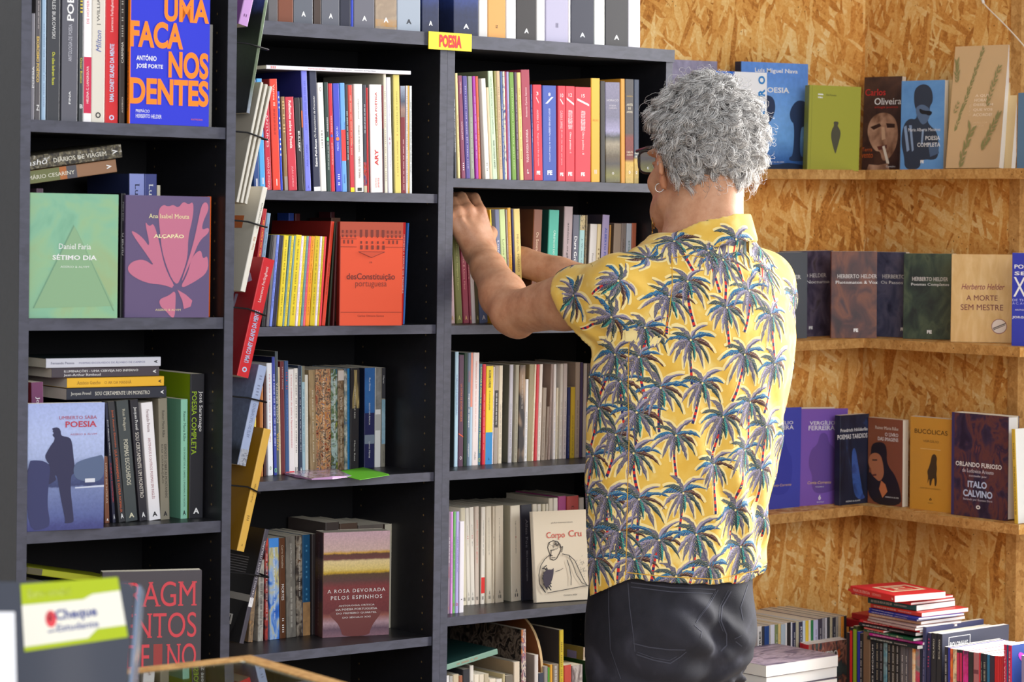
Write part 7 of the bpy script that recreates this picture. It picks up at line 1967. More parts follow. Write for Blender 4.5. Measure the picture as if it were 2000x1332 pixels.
  for ax in range(3):
   o1, o2 = [(1, 2), (2, 0), (0, 1)][ax]
   lo_ = [slice(None)] * 3
   hi_ = [slice(None)] * 3
   lo_[ax], hi_[ax] = slice(0, n[ax] - 1), slice(1, n[ax])
   a, b = s[tuple(lo_)], s[tuple(hi_)]
   ch = np.argwhere(a != b)
   ok = (ch[:, o1] > 0) & (ch[:, o2] > 0) & (ch[:, o1] < n[o1] - 1) & (ch[:, o2] < n[o2] - 1)
   ch = ch[ok]
   ins = a[tuple(ch.T)]
   q = []
   for (e1, e2) in ((-1, -1), (0, -1), (0, 0), (-1, 0)):
    c = ch.copy()
    c[:, o1] += e1
    c[:, o2] += e2
    q.append(idx[tuple(c.T)])
   q = np.stack(q, 1)
   q[~ins] = q[~ins][:, ::-1]
   F.append(q)
  return V, np.concatenate(F)
def relax(V, F, it=2, lam=0.5):
 E = np.concatenate([F[:, [i, (i + 1) % 4]] for i in range(4)])
 for _ in range(it):
  S = np.zeros_like(V)
  C = np.zeros(len(V))
  for a, b in ((0, 1), (1, 0)):
   np.add.at(S, E[:, a], V[E[:, b]])
   np.add.at(C, E[:, a], 1)
  V = V + lam * (S / C[:, None] - V)
 return V
def np_mesh(name, V, F, m, parent=None, smooth=True):
 me = bpy.data.meshes.new(name)
 me.from_pydata(V.tolist() if isinstance(V, np.ndarray) else V, [], F.tolist() if isinstance(F, np.ndarray) else F)
 for q in (m if isinstance(m, (list, tuple)) else [m]):
  me.materials.append(q)
 me.polygons.foreach_set('use_smooth', [smooth] * len(me.polygons))
 me.update()
 o = bpy.data.objects.new(name, me)
 COL.objects.link(o)
 if parent:
  o.parent = parent
 return o
man = empty('person', Matrix.Translation(P0), 'grey curly-haired person from behind in yellow palm-print shirt, both hands in the bookcase', 'person')
# ---- joints (body frame: x to his right, y ahead, z up)
SHL, SHR = np.array((-.190, -.01, 1.426)), np.array((.148, -.02, 1.430))
ELL = B(1001, 611, dX=-.205)
WRL = B(936, 492, dY=(FR @ Vector((0, .035, 0))).y - P0.y)
ELR = np.array((.150, .29, 1.385))
WRR = B(1024, 512, dY=(FR @ Vector((0, .080, 0))).y - P0.y)
vY = lambda v: (FR @ Vector((0, v, 0))).y - P0.y
HC = B(1363, 329, dY=.045)                        # head, between the ears
HA = math.radians(-10)                             # head turned a little to his right
cH, sH = math.cos(HA), math.sin(HA)
TILT = math.radians(4)
def hp(x, y, z):
 """head frame to body frame"""
 y2, z2 = y * math.cos(TILT) + z * math.sin(TILT), -y * math.sin(TILT) + z * math.cos(TILT)
 return HC + np.array((x * cH - y2 * sH, x * sH + y2 * cH, z2))
HM3 = np.array([hp(1, 0, 0) - HC, hp(0, 1, 0) - HC, hp(0, 0, 1) - HC]).T
# ---- body: one continuous skin
f = Field((-.30, -.22, -.0), (.33, .80, 1.86), 0.0042)
ROWS_S = [(.855, .186, .128, -.044, .014), (.93, .193, .133, -.042, .012), (1.02, .201, .138, -.037, .012), (1.11, .210, .145, -.033, .010), (1.205, .215, .149, -.027, .004),
 (1.30, .216, .150, -.016, -.004), (1.377, .204, .143, -.006, -.010), (1.434, .178, .122, -.003, -.016), (1.49, .132, .099, -.002, -.014), (1.53, .090, .083, .004, -.006)]
ROWS = [(z, a - .013, b - .011, x, y) for z, a, b, x, y in ROWS_S]
f.stack([(z, a - .022, b - .022, x, y) for z, a, b, x, y in ROWS], k=.01)
nb = np.array((.008, -.012, 1.50))
f.cone(nb, hp(0, -.022, -.05), .078, .068, .02)
f.cone(nb + (0, -.005, .0), hp(0, -.05, .0), .062, .06, .02)
for S in (SHL, SHR):
 f.cone(nb + (0, 0, -.02), S + (0, 0, .008), .06, .056, .03)
 # head
f.ell(hp(0, -.012, .036), (.0745, .097, .092), HM3, .01)
f.ell(hp(0, .03, -.022), (.066, .066, .082), HM3, .02)
f.ell(hp(0, .02, -.07), (.060, .055, .048), HM3, .02)
for s in (-1, 1):
 f.cone(hp(s * .057, .008, -.062), hp(s * .022, .080, -.110), .027, .019, .022)
 f.ell(hp(s * .046, .045, -.078), (.028, .034, .034), HM3, .02)
 f.ell(hp(s * .042, .066, -.022), (.027, .024, .026), HM3, .015)
 f.ell(hp(s * .030, .083, .036), (.03, .014, .010), HM3, .012)           # brow
 f.ell(hp(s * .031, .098, .012), (.016, .013, .011), HM3, .006, sub=True)  # eye socket
 f.ell(hp(s * .031, .083, .012), (.0125, .0125, .0125), HM3, .002)         # eyeball
 f.cone(hp(s * .044, .088, .017), hp(s * .018, .094, .015), .004, .004, .003)
f.cone(hp(0, .082, -.108), hp(0, .084, -.110), .020, .020, .018)            # chin
f.cone(hp(0, .095, .022), hp(0, .117, -.020), .0085, .0125, .01)            # nose
for s in (-1, 1):
 f.ell(hp(s * .012, .106, -.024), (.0085, .011, .008), HM3, .005)
 f.ell(hp(s * .007, .111, -.031), (.004, .006, .003), HM3, .003, sub=True)
f.cone(hp(-.02, .090, -.0535), hp(.02, .090, -.0535), .0055, .0055, .006)   # lips
f.cone(hp(-.018, .090, -.064), hp(.018, .090, -.064), .006, .006, .006)
f.cone(hp(-.022, .099, -.0585), hp(.022, .099, -.0585), .0022, .0022, .002, sub=True)
# ears: a bowl with a raised rim, standing off the head
for s in (-1, 1):
 ex = np.array((-s * math.sin(.62), -math.cos(.62), .0))      # back edge flares out
 ex = np.array((s * math.sin(.66), -math.cos(.66), -.05))
 c0 = np.array((s * .0765, -.002, .002))
 rim = []
 for a in np.linspace(-.5, 1.5 * PI - .35, 15):
  yy, zz = .0185 + .0185 * math.cos(a) * (1.0 if math.sin(a) > 0 else .8), .031 * math.sin(a)
  rim.append(c0 + ex * yy + np.array((s * .002, 0, zz + .003)))
 rim = [hp(*r) for r in rim[:]]
 for a, b in zip(rim[:-1], rim[1:]):
  f.cone(a, b, .0048, .0048, .003)
 f.cone(hp(*(c0 + ex * .012 + (0, 0, -.026))), hp(*(c0 + ex * .012 + (0, 0, -.035))), .0085, .0075, .006)   # lobe
 mE = np.array((ex, np.cross(ex, (0, 0, 1)), (0, 0, 1)))
 Mx = (HM3 @ np.array([ex / np.linalg.norm(ex), np.cross(ex / np.linalg.norm(ex), (0, 0, 1)), (0, 0, 1)]).T)
 f.ell(hp(*(c0 + ex * .016 + (0, 0, .004))), (.019, .0042, .029), Mx, .005)
 # arms
def arm(S, E, Wr, dec):
 mid = S + (E - S) * .5
 f.cone(S, mid, .050, .047, .02)
 f.cone(mid, E, .047, .041, .02)
 f.cone(S + (E - S) * .45 + np.array((0, 0, .012)), S + (E - S) * .72 + np.array((0, 0, .008)), .038, .033, .02)
 fm = E + (Wr - E) * .28
 f.cone(E, fm, .040, .0425, .015)
 f.cone(fm, E + (Wr - E) * .72, .0425, .033, .02)
 f.cone(E + (Wr - E) * .72, Wr, .034, .029, .012, flat=(dec, 1.18))
back = -np.array(FWD)                             # direction from the shelf to the viewer
arm(SHL, ELL, WRL, back)
arm(SHR, ELR, WRR, np.array((1.0, 0, 0)))
f.cone(ELL + np.array((.004, -.016, -.026)), ELL + np.array((.006, -.012, -.022)), .021, .021, .02)      # point of the elbow
# left hand: back of the hand to the viewer, fingers over the tops of the books
kn = [B(878, 425, dY=vY(.060)), B(894, 413, dY=vY(.058)), B(915, 409, dY=vY(.055)), B(938, 412, dY=vY(.052))]
for i, K in enumerate(kn):
 w0 = WRL + (K - kn[1]) * .45 + (kn[1] - WRL) * .08
 f.cone(w0, K, .019, .0125, .012)
f.cone(WRL, (kn[1] + kn[2]) / 2 * .45 + WRL * .55, .027, .024, .014)
tips = [(870, 400, .078, .014), (886, 392, .082, .016), (902, 384, .082, .018), (927, 386, .080, .016)]
rad = [.0088, .0098, .0102, .0104]
HANDTIPS = []
for i, (tx, ty, vv, ln) in enumerate(tips):
 pip = B(tx, ty, dY=vY(vv))
 d1 = pip + np.array((-.002, .026, -.004 + .002 * i))
 d2 = d1 + np.array((0, .018, -.012))
 f.cone(kn[i], pip, rad[i] * 1.12, rad[i] * 1.02, .003)
 f.ell(kn[i] + back * .004, (.0105, .0105, .0105), None, .006)
 f.cone(pip, d1, rad[i] * 1.02, rad[i] * .92, .003)
 f.cone(d1, d2, rad[i] * .92, rad[i] * .80, .003)
 HANDTIPS.append((d1, d2))
for (x0, y0), (x1, y1) in (((900, 425), (925, 470)), ((917, 424), (930, 468)), ((936, 424), (938, 466))):    # tendons
 f.cone(B(x0, y0, dY=vY(.040)), B(x1, y1, dY=vY(.026)), .0035, .0035, .008)
th0, th1, th2 = B(948, 478, dY=vY(.04)), B(959, 455, dY=vY(.062)), B(950, 438, dY=vY(.095))
f.cone(th0, th1, .017, .0135, .010)
f.cone(th1, th2, .0125, .0112, .004)
f.cone(th2, th2 + np.array((-.006, .024, .008)), .0112, .0088, .004)
# right hand: flat against the right side of the slanting books, inside the shelf
hd = np.array((-.010, .095, .028))
pal = WRR + hd * .55
f.cone(WRR, pal, .026, .026, .012, flat=((1, 0, 0), 1.9))
f.cone(pal, WRR + hd, .03, .034, .012, flat=((1, 0, 0), 2.3))
for i in range(4):
 K = WRR + hd + np.array((0.0, .002 - .004 * abs(i - 1), .030 - .020 * i))
 e1 = K + np.array((-.004, .036 - .004 * abs(i - 1), .012 - .005 * i))
 e2 = e1 + np.array((-.006, .026 - .003 * abs(i - 1), .003 - .003 * i))
 f.cone(K, e1, .0098, .009, .003)
 f.cone(e1, e2, .009, .0072, .003)
t0 = WRR + hd * .35 + np.array((.004, 0, .026))
f.cone(t0, t0 + np.array((.004, .03, .022)), .014, .0118, .008)
f.cone(t0 + np.array((.004, .03, .022)), t0 + np.array((.002, .058, .030)), .0112, .0085, .004)
# hips and legs under the clothes
for s, yy in ((-1, .0), (1, .085)):
 f.cone((s * .088 - .036, .0 + yy * .4, .88), (s * .09 - .038, .012 + yy, .50), .075, .058, .03)
 f.cone((s * .09 - .038, .012 + yy, .50), (s * .092 - .038, -.012 + yy, .12), .056, .036, .03)
 f.cone((s * .092 - .038, -.012 + yy, .10), (s * .10 - .038, .11 + yy, .045), .036, .028, .02)
V, F = f.mesh()
V = relax(V, F, 2, .45)
def skin_mat():
 m, nt, b = nodes_of('skin', 0.5, 0.35)
 L = nt.links
 at = nd(nt, 'ShaderNodeAttribute')
 at.attribute_name = 'tone'
 tc = nd(nt, 'ShaderNodeTexCoord')
 nz = nd(nt, 'ShaderNodeTexNoise', Scale=38.0, Detail=6.0, Roughness=.65)
 L.new(tc.outputs['Object'], nz.inputs['Vector'])
 r = ramp(nt, [(.3, (180, 126, 94)), (.5, (196, 145, 112)), (.7, (206, 158, 126))])
 L.new(nz.outputs['Fac'], r.inputs['Fac'])
 mx = nd(nt, 'ShaderNodeMix', _data_type='RGBA', _blend_type='MULTIPLY')
 mx.inputs[0].default_value = 1.0
 L.new(r.outputs['Color'], mx.inputs[6])
 L.new(at.outputs['Color'], mx.inputs[7])
 L.new(mx.outputs[2], b.inputs['Base Color'])
 b.inputs['Subsurface Weight'].default_value = 0.12
 b.inputs['Subsurface Radius'].default_value = (.012, .005, .003)
 n2 = nd(nt, 'ShaderNodeTexNoise', Scale=420.0, Detail=3.0)
 L.new(tc.outputs['Object'], n2.inputs['Vector'])
 bp = nd(nt, 'ShaderNodeBump', Strength=0.18, Distance=.0012)
 L.new(n2.outputs['Fac'], bp.inputs['Height'])
 L.new(bp.outputs[0], b.inputs['Normal'])
 return m
SKIN = skin_mat()
body = np_mesh('body', V, F, SKIN, man)
# natural skin tones: ruddy ears, knuckles and elbow, grey stubble along the jaw, lips
q = (V - HC) @ HM3
tone = np.ones((len(V), 4), np.float32)
def blend(wt, col):
 for i in range(3):
  tone[:, i] = tone[:, i] * (1 - wt) + wt * col[i]
ear = np.exp(-(((np.abs(q[:, 0]) - .088) / .014) ** 2 + ((q[:, 1] + .012) / .03) ** 2 + (q[:, 2] / .04) ** 2))
blend(np.clip(ear * .8, 0, .7), (1.02, .74, .66))
jaw = np.clip((-.03 - q[:, 2]) / .03, 0, 1) * np.clip((q[:, 1] + .01) / .03, 0, 1) * (q[:, 2] > -.125)
blend(.35 * jaw, (.78, .76, .78))
lips = np.exp(-((q[:, 0] / .02) ** 4 + ((q[:, 1] - .094) / .008) ** 2 + ((q[:, 2] + .059) / .009) ** 2))
blend(np.clip(lips, 0, .8), (.9, .58, .56))
for K in kn + [ELL + np.array((.0, -.02, -.03))]:
 g = np.exp(-(np.sum((V - K) ** 2, 1)) / (.016 ** 2))
 blend(g * .45, (1.02, .76, .68))
for a_, b_ in HANDTIPS:
 g = np.exp(-(np.sum((V - a_) ** 2, 1)) / (.014 ** 2))
 blend(g * .5, (1.03, .78, .70))
ca = body.data.color_attributes.new('tone', 'FLOAT_COLOR', 'POINT')
ca.data.foreach_set('color', tone.ravel())
# finger nails on the left hand
NAIL = mat((226, 180, 160), .25, .5, name='nail')
mb = MB()
for a_, b_ in HANDTIPS:
 d = Vector(b_ - a_).normalized()
 up = Vector((0, 0, 1)) - d * d.z
 up.normalize()
 sd = d.cross(up)
 c = Vector(b_) + d * .001 + up * .0074
 vs, n = [], 9
 for k in range(n):
  a = 2 * PI * k / n
  vs.append(c + d * .0062 * math.cos(a) + sd * .0048 * math.sin(a) - up * .0014 * math.sin(a) ** 2)
 mb.add(vs + [c + up * .0006], [(k, (k + 1) % n, n) for k in range(n)], NAIL, None, True)
for o in [mb.build('fingernails', man)]:
 pass
 # eyes
for s in (-1, 1):
 mb = MB()
 c = Vector(hp(s * .031, .0852, .012))
 fw = Vector(hp(0, 1, 0) - HC)
 rt = Vector(hp(1, 0, 0) - HC)
 up = Vector(hp(0, 0, 1) - HC)
 for rr, off, col in ((.0095, .0108, (236, 232, 228)), (.0056, .0114, (96, 76, 60)), (.0026, .0117, (14, 12, 12))):
  n = 16
  vs = [c + fw * off + rt * rr * math.cos(2 * PI * k / n) + up * rr * (.62 if rr > .009 else .95) * math.sin(2 * PI * k / n) for k in range(n)]
  mb.add(vs, [tuple(range(n))], mat(col, .1, .6))
 mb.build('eye', man)
 # ---- shirt
def fabric_yellow():
 m, nt, b = nodes_of('yellow_shirt_cloth', 0.75, 0.2)
 L = nt.links
 tc = nd(nt, 'ShaderNodeTexCoord')
 nz = nd(nt, 'ShaderNodeTexNoise', Scale=22.0, Detail=3.0)
 L.new(tc.outputs['Object'], nz.inputs['Vector'])
 r = ramp(nt, [(.38, (220, 176, 72)), (.55, (226, 186, 86)), (.68, (234, 206, 122))])
 L.new(nz.outputs['Fac'], r.inputs['Fac'])
 L.new(r.outputs['Color'], b.inputs['Base Color'])
 n2 = nd(nt, 'ShaderNodeTexNoise', Scale=700.0, Detail=2.0)
 L.new(tc.outputs['Object'], n2.inputs['Vector'])
 bp = nd(nt, 'ShaderNodeBump', Strength=0.15, Distance=.001)
 L.new(n2.outputs['Fac'], bp.inputs['Height'])
 L.new(bp.outputs[0], b.inputs['Normal'])
 b.inputs['Sheen Weight'].default_value = 0.15
 return m
SHIRT = fabric_yellow()
f = Field((-.31, -.22, .80), (.33, .30, 1.62), 0.0045)
f.stack(ROWS_S, k=.005)
for S in (SHL, SHR):
 f.cone(nb + (0, -.005, -.022), S + (0, 0, .006), .070, .060, .035)
 # sleeves
cuL = SHL + (ELL - SHL) * .33 + np.array((0, 0, -.006))
cuR = SHR + (ELR - SHR) * .36
for S, C_ in ((SHL, cuL), (SHR, cuR)):
 f.cone(S, C_, .063, .070, .03)
 f.cone(C_, C_ + (C_ - S) * .55, .070, .072, .01)
 f.cone(S + (0, .0, -.02), C_ + (0, -.01, -.026), .062, .064, .02)
 # blouson folds: armpit, small of the back, shoulder
gx = [f.lo[i] + f.h * np.arange(f.n[i]) for i in range(3)]
X, Y, Z = np.meshgrid(*gx, indexing='ij', sparse=True)
rng = np.random.default_rng(4)
def fold(c, ax, wl, amp, rad, ph=0.0):
 c, ax = np.array(c), np.array(ax, float) / np.linalg.norm(ax)
 g = np.exp(-((X - c[0]) ** 2 + (Y - c[1]) ** 2 + (Z - c[2]) ** 2) / rad ** 2)
 s = ((X - c[0]) * ax[0] + (Y - c[1]) * ax[1] + (Z - c[2]) * ax[2]) + .012 * np.sin((X * 9 + Z * 13 + Y * 7) * 2)
 f.d += (-(amp) * g * np.sin(2 * PI * s / wl + ph)).astype(np.float32)
fold(SHL + (.03, -.02, .03), (.6, .2, 1), .042, .0045, .085)
fold(SHL + (-.01, .08, -.05), (.2, .6, -.8), .038, .004, .08)
fold((-.15, -.06, 1.33), (.5, .0, 1), .055, .004, .10)
fold((.05, -.13, .98), (.2, 0, 1), .08, .0028, .16)
fold((-.1, -.1, 1.05), (1, 0, .25), .085, .0032, .2)
fold((.12, -.1, 1.12), (1, 0, .3), .075, .0030, .2)
fold((.05, -.1, 1.47), (.5, .2, 1), .045, .0035, .09)
fold((.14, -.06, 1.44), (.7, .2, .8), .05, .003, .08)
fold((-.12, -.06, .90), (1, 0, .1), .07, .003, .1)
fold((.0, -.12, .90), (1, 0, .1), .09, .003, .14)
# cuffs: slanting cut, then hollow sleeves, neck and hem
for S, C_, E_ in ((SHL, cuL, ELL), (SHR, cuR, ELR)):
 n_ = np.array((0, .777, -.55))
 n_ /= np.linalg.norm(n_)
 pl = (X - C_[0]) * n_[0] + (Y - C_[1]) * n_[1] + (Z - C_[2]) * n_[2]
 side = (X < -.10) if S[0] < 0 else (X > .11)
 near = side & (Y > .02) & ((Y > .155) | (pl > -.05) & (Y > .05))
 f.d = np.where(side & (Y > .03), np.maximum(f.d, np.where(side, pl, -1)), f.d).astype(np.float32)
 f.cone(C_ - (C_ - S) * .25, E_, .056, .062, .006, sub=True)
 # wavy hem, hollow underneath
hem = np.interp(X * .785 - Y * .62, (-.22, -.195, -.167, -.127, -.052, .043, .085, .129), (.866, .872, .890, .911, .903, .892, .888, .894)) + 0 * Z
f.d = np.maximum(f.d, (hem - Z)).astype(np.float32)
f.stack([(z, a - .008, b - .008, x, y) for z, a, b, x, y in ROWS_S[:2]], k=.003, sub=True)
f.cone(nb + (0, 0, .01), hp(0, -.02, -.05), .0835, .080, .004, sub=True)
# stand-up collar, high at the nape and falling to the front
cn = nb + np.array((.0, -.004, .0))
rr = np.sqrt(((X - cn[0]) / .0925) ** 2 + ((Y - cn[1]) / .092) ** 2 + 0 * Z)
ztop = 1.571 - .42 * np.clip(Y - cn[1] + .06, 0, 1) - .20 * np.clip(-(X - cn[0]), 0, 1)
zbot = ztop - .052
lean = (Z - (ztop - .03)) * .28
dc = np.abs((rr - 1) * .0925 + lean) - .0042
dc = np.maximum(dc, np.maximum(Z - ztop, zbot - Z))
f.d = np.minimum(f.d, dc.astype(np.float32))
V, F = f.mesh()
V = relax(V, F, 3, .5)
bv = BVHTree.FromPolygons(V.tolist(), F.tolist())
LO = CAM - P0
def pick(bvh, x, y):
 d = ray(x, y).normalized()
 loc, nor, idx, dist = bvh.ray_cast(LO, d)
 return loc, nor
DV, DF, DM, DN = [], [], [], []
_n = np.cross(V[F[:, 2]] - V[F[:, 0]], V[F[:, 3]] - V[F[:, 1]])
VN = np.zeros_like(V)
for c_ in range(4):
 np.add.at(VN, F[:, c_], _n)
VN /= np.linalg.norm(VN, axis=1)[:, None] + 1e-12
PAL = {'halo': (240, 218, 152), 'blue': (64, 122, 160), 'lav': (152, 144, 168), 'grey': (120, 114, 124), 'green': (84, 96, 96), 'brown': (104, 70, 62), 'teal': (36, 134, 130), 'red': (206, 52, 46), 'navy': (44, 46, 96), 'deep': (44, 84, 124), 'slate': (96, 92, 112), 'moss': (54, 70, 72), 'umber': (74, 50, 46), 'vein': (196, 190, 196)}
KEY = list(PAL)
def decal(c, t, b, poly, key, off):
 base, poly0 = len(DV), None
 for (x, y) in poly:
  p = c + t * x + b * y
  loc, nor, i, dist = bv.find_nearest(p)
  if loc is None or dist > .03 or (poly0 is not None and (loc - poly0).length > .03):
   del DV[base:], DN[base:]
   return
  poly0 = loc
  sn = VN[F[i]].mean(0)
  sn /= np.linalg.norm(sn)
  DV.append(tuple(np.array(loc) + sn * off))
  DN.append(sn)
 DF.append(tuple(range(base, base + len(poly))))
 DM.append(KEY.index(key) + 1)
def leafstrip(c, t, b, ang, L, wd, droop, key, off, grow=0.0, n=6, ragged=0.0, rnd=None, key2=None, veins=False):
 """a curved frond as a strip of small faces laid on the cloth; key2 = the darker lower half"""
 x, y, a = 0.0, 0.0, ang
 st = L / n
 pts = []
 for i in range(n + 1):
  s = i / n
  w = wd * math.sin(PI * min(1, .08 + .92 * s) ** .8) ** .8 * (1 - .15 * s) + grow
  if ragged and rnd:
   w *= 1 + ragged * rnd.uniform(-1, .6)
  if i == n:
   w = grow
  nx, ny = -math.sin(a), math.cos(a)
  pts.append(((x + nx * w, y + ny * w), (x, y), (x - nx * w, y - ny * w)))
  x += math.cos(a) * st
  y += math.sin(a) * st
  da = (-PI / 2 - a + PI) % (2 * PI) - PI                   # fronds droop toward straight down
  a += droop * max(-1, min(1, da)) * .5
 for i, ((p, m, q), (r, k, s_)) in enumerate(zip(pts[:-1], pts[1:])):
  if key2 is None:
   decal(c, t, b, [q, s_, r, p], key, off)
  else:
   up = (p[1] - q[1]) >= 0
   decal(c, t, b, [m, k, r, p], key if up else key2, off)
   decal(c, t, b, [q, s_, k, m], key2 if up else key, off)
   if veins and 0 < i < n - 1:                          # pale strokes across the leaf
    for e0, e1 in ((m, r), (m, s_)):
     vx, vy = (e1[0] - e0[0]) * .8, (e1[1] - e0[1]) * .8
     hx, hy = (k[0] - m[0]) * .09, (k[1] - m[1]) * .09
     decal(c, t, b, [e0, (e0[0] + hx, e0[1] + hy), (e0[0] + vx + hx, e0[1] + vy + hy), (e0[0] + vx, e0[1] + vy)], 'vein' if i % 2 else 'halo', .0011)
DARK = {'blue': 'deep', 'lav': 'slate', 'grey': 'slate', 'green': 'moss', 'brown': 'umber', 'teal': 'moss', 'slate': 'moss'}
def palm(loc, nor, down, R, rnd):
 nor = Vector(nor)
 dn = Vector(down) - nor * nor.dot(Vector(down))
 dn.normalize()
 b = -dn
 t = b.cross(nor)
 c = Vector(loc)
 fr = [(104, 'grey', .8), (66, 'lav', .95), (34, 'blue', 1.0), (10, 'brown', .95), (158, 'blue', 1.0), (184, 'lav', 1.0), (-18, 'green', 1.05), (-44, 'grey', 1.0), (210, 'grey', 1.0), (238, 'lav', .95), (-70, 'teal', .7), (132, 'green', .85), (262, 'slate', .85)]
 fr = [(a + rnd.uniform(-8, 8), k, l * rnd.uniform(.88, 1.14)) for a, k, l in fr]
 # the trunk, then the pale outline, then the fronds
 x, y, a = 0, 0, -PI / 2 + rnd.uniform(-.25, .05)
 tl = R * rnd.uniform(1.35, 1.9)
 n = 14
 bend = rnd.uniform(-.035, .035)
 for i in range(n):
  x2, y2 = x + math.cos(a) * tl / n, y + math.sin(a) * tl / n
  wd = .0022 + .0006 * i / n
  nx, ny = -math.sin(a) * wd, math.cos(a) * wd
  decal(c, t, b, [(x + nx * 2.2, y + ny * 2.2), (x - nx * 2.2, y - ny * 2.2), (x2 - nx * 2.2, y2 - ny * 2.2), (x2 + nx * 2.2, y2 + ny * 2.2)], 'halo', .0003)
  decal(c, t, b, [(x + nx, y + ny), (x - nx, y - ny), (x2 - nx, y2 - ny), (x2 + nx, y2 + ny)], 'red' if i % 2 == 0 else 'navy', .0006)
  x, y, a = x2, y2, a + bend
 for (a, k, l) in fr:
  leafstrip(c, t, b, math.radians(a), R * l * 1.03, R * .085, .26, 'halo', .00025, grow=R * .036, n=9, key2='halo')
 for i, (a, k, l) in enumerate(fr):
  leafstrip(c, t, b, math.radians(a), R * l, R * .085, .26, k, .0007 + .00002 * i, n=10, ragged=.5, rnd=rnd, key2=DARK[k], veins=True)
 decal(c, t, b, [(.0022 * math.cos(k * PI / 3), .0022 * math.sin(k * PI / 3)) for k in range(6)], 'halo', .0012)
rnd = random.Random(12)
cen = []
z3 = [(425, 495), (135, 590), (380, 730), (600, 800), (755, 600), (600, 340), (875, 500), (1130, 670), (895, 880), (1275, 560), (1420, 720), (1245, 975), (1440, 1040), (970, 1160), (700, 1190), (560, 990), (405, 975), (240, 1120), (440, 1150), (1390, 430), (1105, 360), (1010, 300), (1330, 270), (1560, 590), (790, 240), (1190, 225)]
z4 = [(300, 60), (545, 85), (800, 235), (1105, 115), (1280, 20), (1245, 330), (1385, 180), (410, 230), (265, 370), (525, 350), (1045, 425), (1355, 460), (845, 610), (560, 650), (355, 635), (230, 620), (1185, 720), (1370, 770), (930, 880), (690, 915), (435, 860), (265, 850), (1220, 960), (1010, 1090), (280, 1040), (530, 1040), (800, 1150), (1290, 1130)]
for (x, y) in [(1080 + a / 3.33, 400 + b_ / 3.33) for a, b_ in z3] + [(1080 + a / 3.33, 780 + b_ / 3.33) for a, b_ in z4]:
 loc, nor = pick(bv, x, y)
 if loc is None:
  continue
 sleeve = loc.x < -.16 and loc.z > 1.34 and loc.y > -.06
 down = Vector((-.15, .8, -.45)) if sleeve else Vector((0, 0, -1))
 if loc.z > 1.50:
  down = Vector((-.2, -.9, -.5))
 cen.append(loc)
 palm(loc, nor, down, .057 * rnd.uniform(.92, 1.1), rnd)
 # the sides the photograph does not show carry the same print
tries = 0
while tries < 700:
 tries += 1
 i = rnd.randrange(len(F))
 p = Vector(V[F[i]].mean(0))
 if min((p - c).length for c in cen) < .088 or p.z < .89 or p.z > 1.52:
  continue
 loc, nor, i2, d_ = bv.find_nearest(p)
 # only on outward faces
 if Vector((loc.x, loc.y, 0)).dot(Vector((nor.x, nor.y, 0))) <= 0:
  continue
 cen.append(p)
 palm(loc, nor, Vector((0, 0, -1)), .052 * rnd.uniform(.9, 1.1), rnd)
def seam_line(bvh, pts, wd, off):
 """a stitched seam as a ribbon lying on the cloth, through picture points"""
 P = []
 for (x0, y0), (x1, y1) in zip(pts[:-1], pts[1:]):
  m = max(2, int(math.hypot(x1 - x0, y1 - y0) / 5))
  for k in range(m):
   loc, nor = pick(bvh, x0 + (x1 - x0) * k / m, y0 + (y1 - y0) * k / m)
   if loc is not None:
    P.append((loc, nor))
 vs, fs = [], []
 for i, (l, n_) in enumerate(P):
  tn = P[min(i + 1, len(P) - 1)][0] - P[max(i - 1, 0)][0]
  sd = tn.cross(n_).normalized() * wd
  vs += [l + sd + n_ * off, l - sd + n_ * off]
 for i in range(len(P) - 1):
  if (P[i + 1][0] - P[i][0]).length < .03:
   fs.append((2 * i, 2 * i + 2, 2 * i + 3, 2 * i + 1))
 return vs, fs
KEY.append('seam')
PAL['seam'] = (206, 156, 52)
for pts in ([(1312, 500), (1313, 560), (1306, 620), (1294, 660)], [(1229, 668), (1227, 760), (1229, 860), (1226, 960), (1224, 1060), (1222, 1128)], [(1313, 505), (1345, 498), (1380, 505)], [(1225, 1118), (1300, 1126), (1400, 1131), (1485, 1112)]):
 vs, fs = seam_line(bv, pts, .0008, .0012)
 o_ = len(DV)
 DV += [tuple(v) for v in vs]
 DN += [VN[F[bv.find_nearest(v)[2]]].mean(0) for v in vs]
 for q_ in fs:
  DF.append(tuple(i + o_ for i in q_))
  DM.append(KEY.index('seam') + 1)
nV = len(V)
allV = V.tolist() + DV
allF = F.tolist() + [tuple(i + nV for i in q_) for q_ in DF]
shirt = np_mesh('shirt', allV, allF, [SHIRT] + [mat(PAL[k], .75, .2, name='palm_print_' + k) for k in KEY], man)
shirt.data.polygons.foreach_set('material_index', [0] * len(F) + DM)
shirt.data.update()
shirt.data.normals_split_custom_set_from_vertices(np.concatenate([VN, np.array(DN)]).tolist())
# ---- trousers
def denim():
 m, nt, b = nodes_of('black_denim', 0.8, 0.25)
 L = nt.links
 tc = nd(nt, 'ShaderNodeTexCoord')
 nz = nd(nt, 'ShaderNodeTexNoise', Scale=9.0, Detail=4.0, Distortion=.4)
 L.new(tc.outputs['Object'], nz.inputs['Vector'])
 r = ramp(nt, [(.38, (30, 30, 37)), (.58, (44, 44, 53)), (.74, (72, 72, 84))])
 L.new(nz.outputs['Fac'], r.inputs['Fac'])
 n2 = nd(nt, 'ShaderNodeTexNoise', Scale=600.0, Detail=2.0)
 L.new(tc.outputs['Object'], n2.inputs['Vector'])
 L.new(r.outputs['Color'], b.inputs['Base Color'])
 bp = nd(nt, 'ShaderNodeBump', Strength=0.2, Distance=.001)
 L.new(n2.outputs['Fac'], bp.inputs['Height'])
 L.new(bp.outputs[0], b.inputs['Normal'])
 return m
DEN = denim()
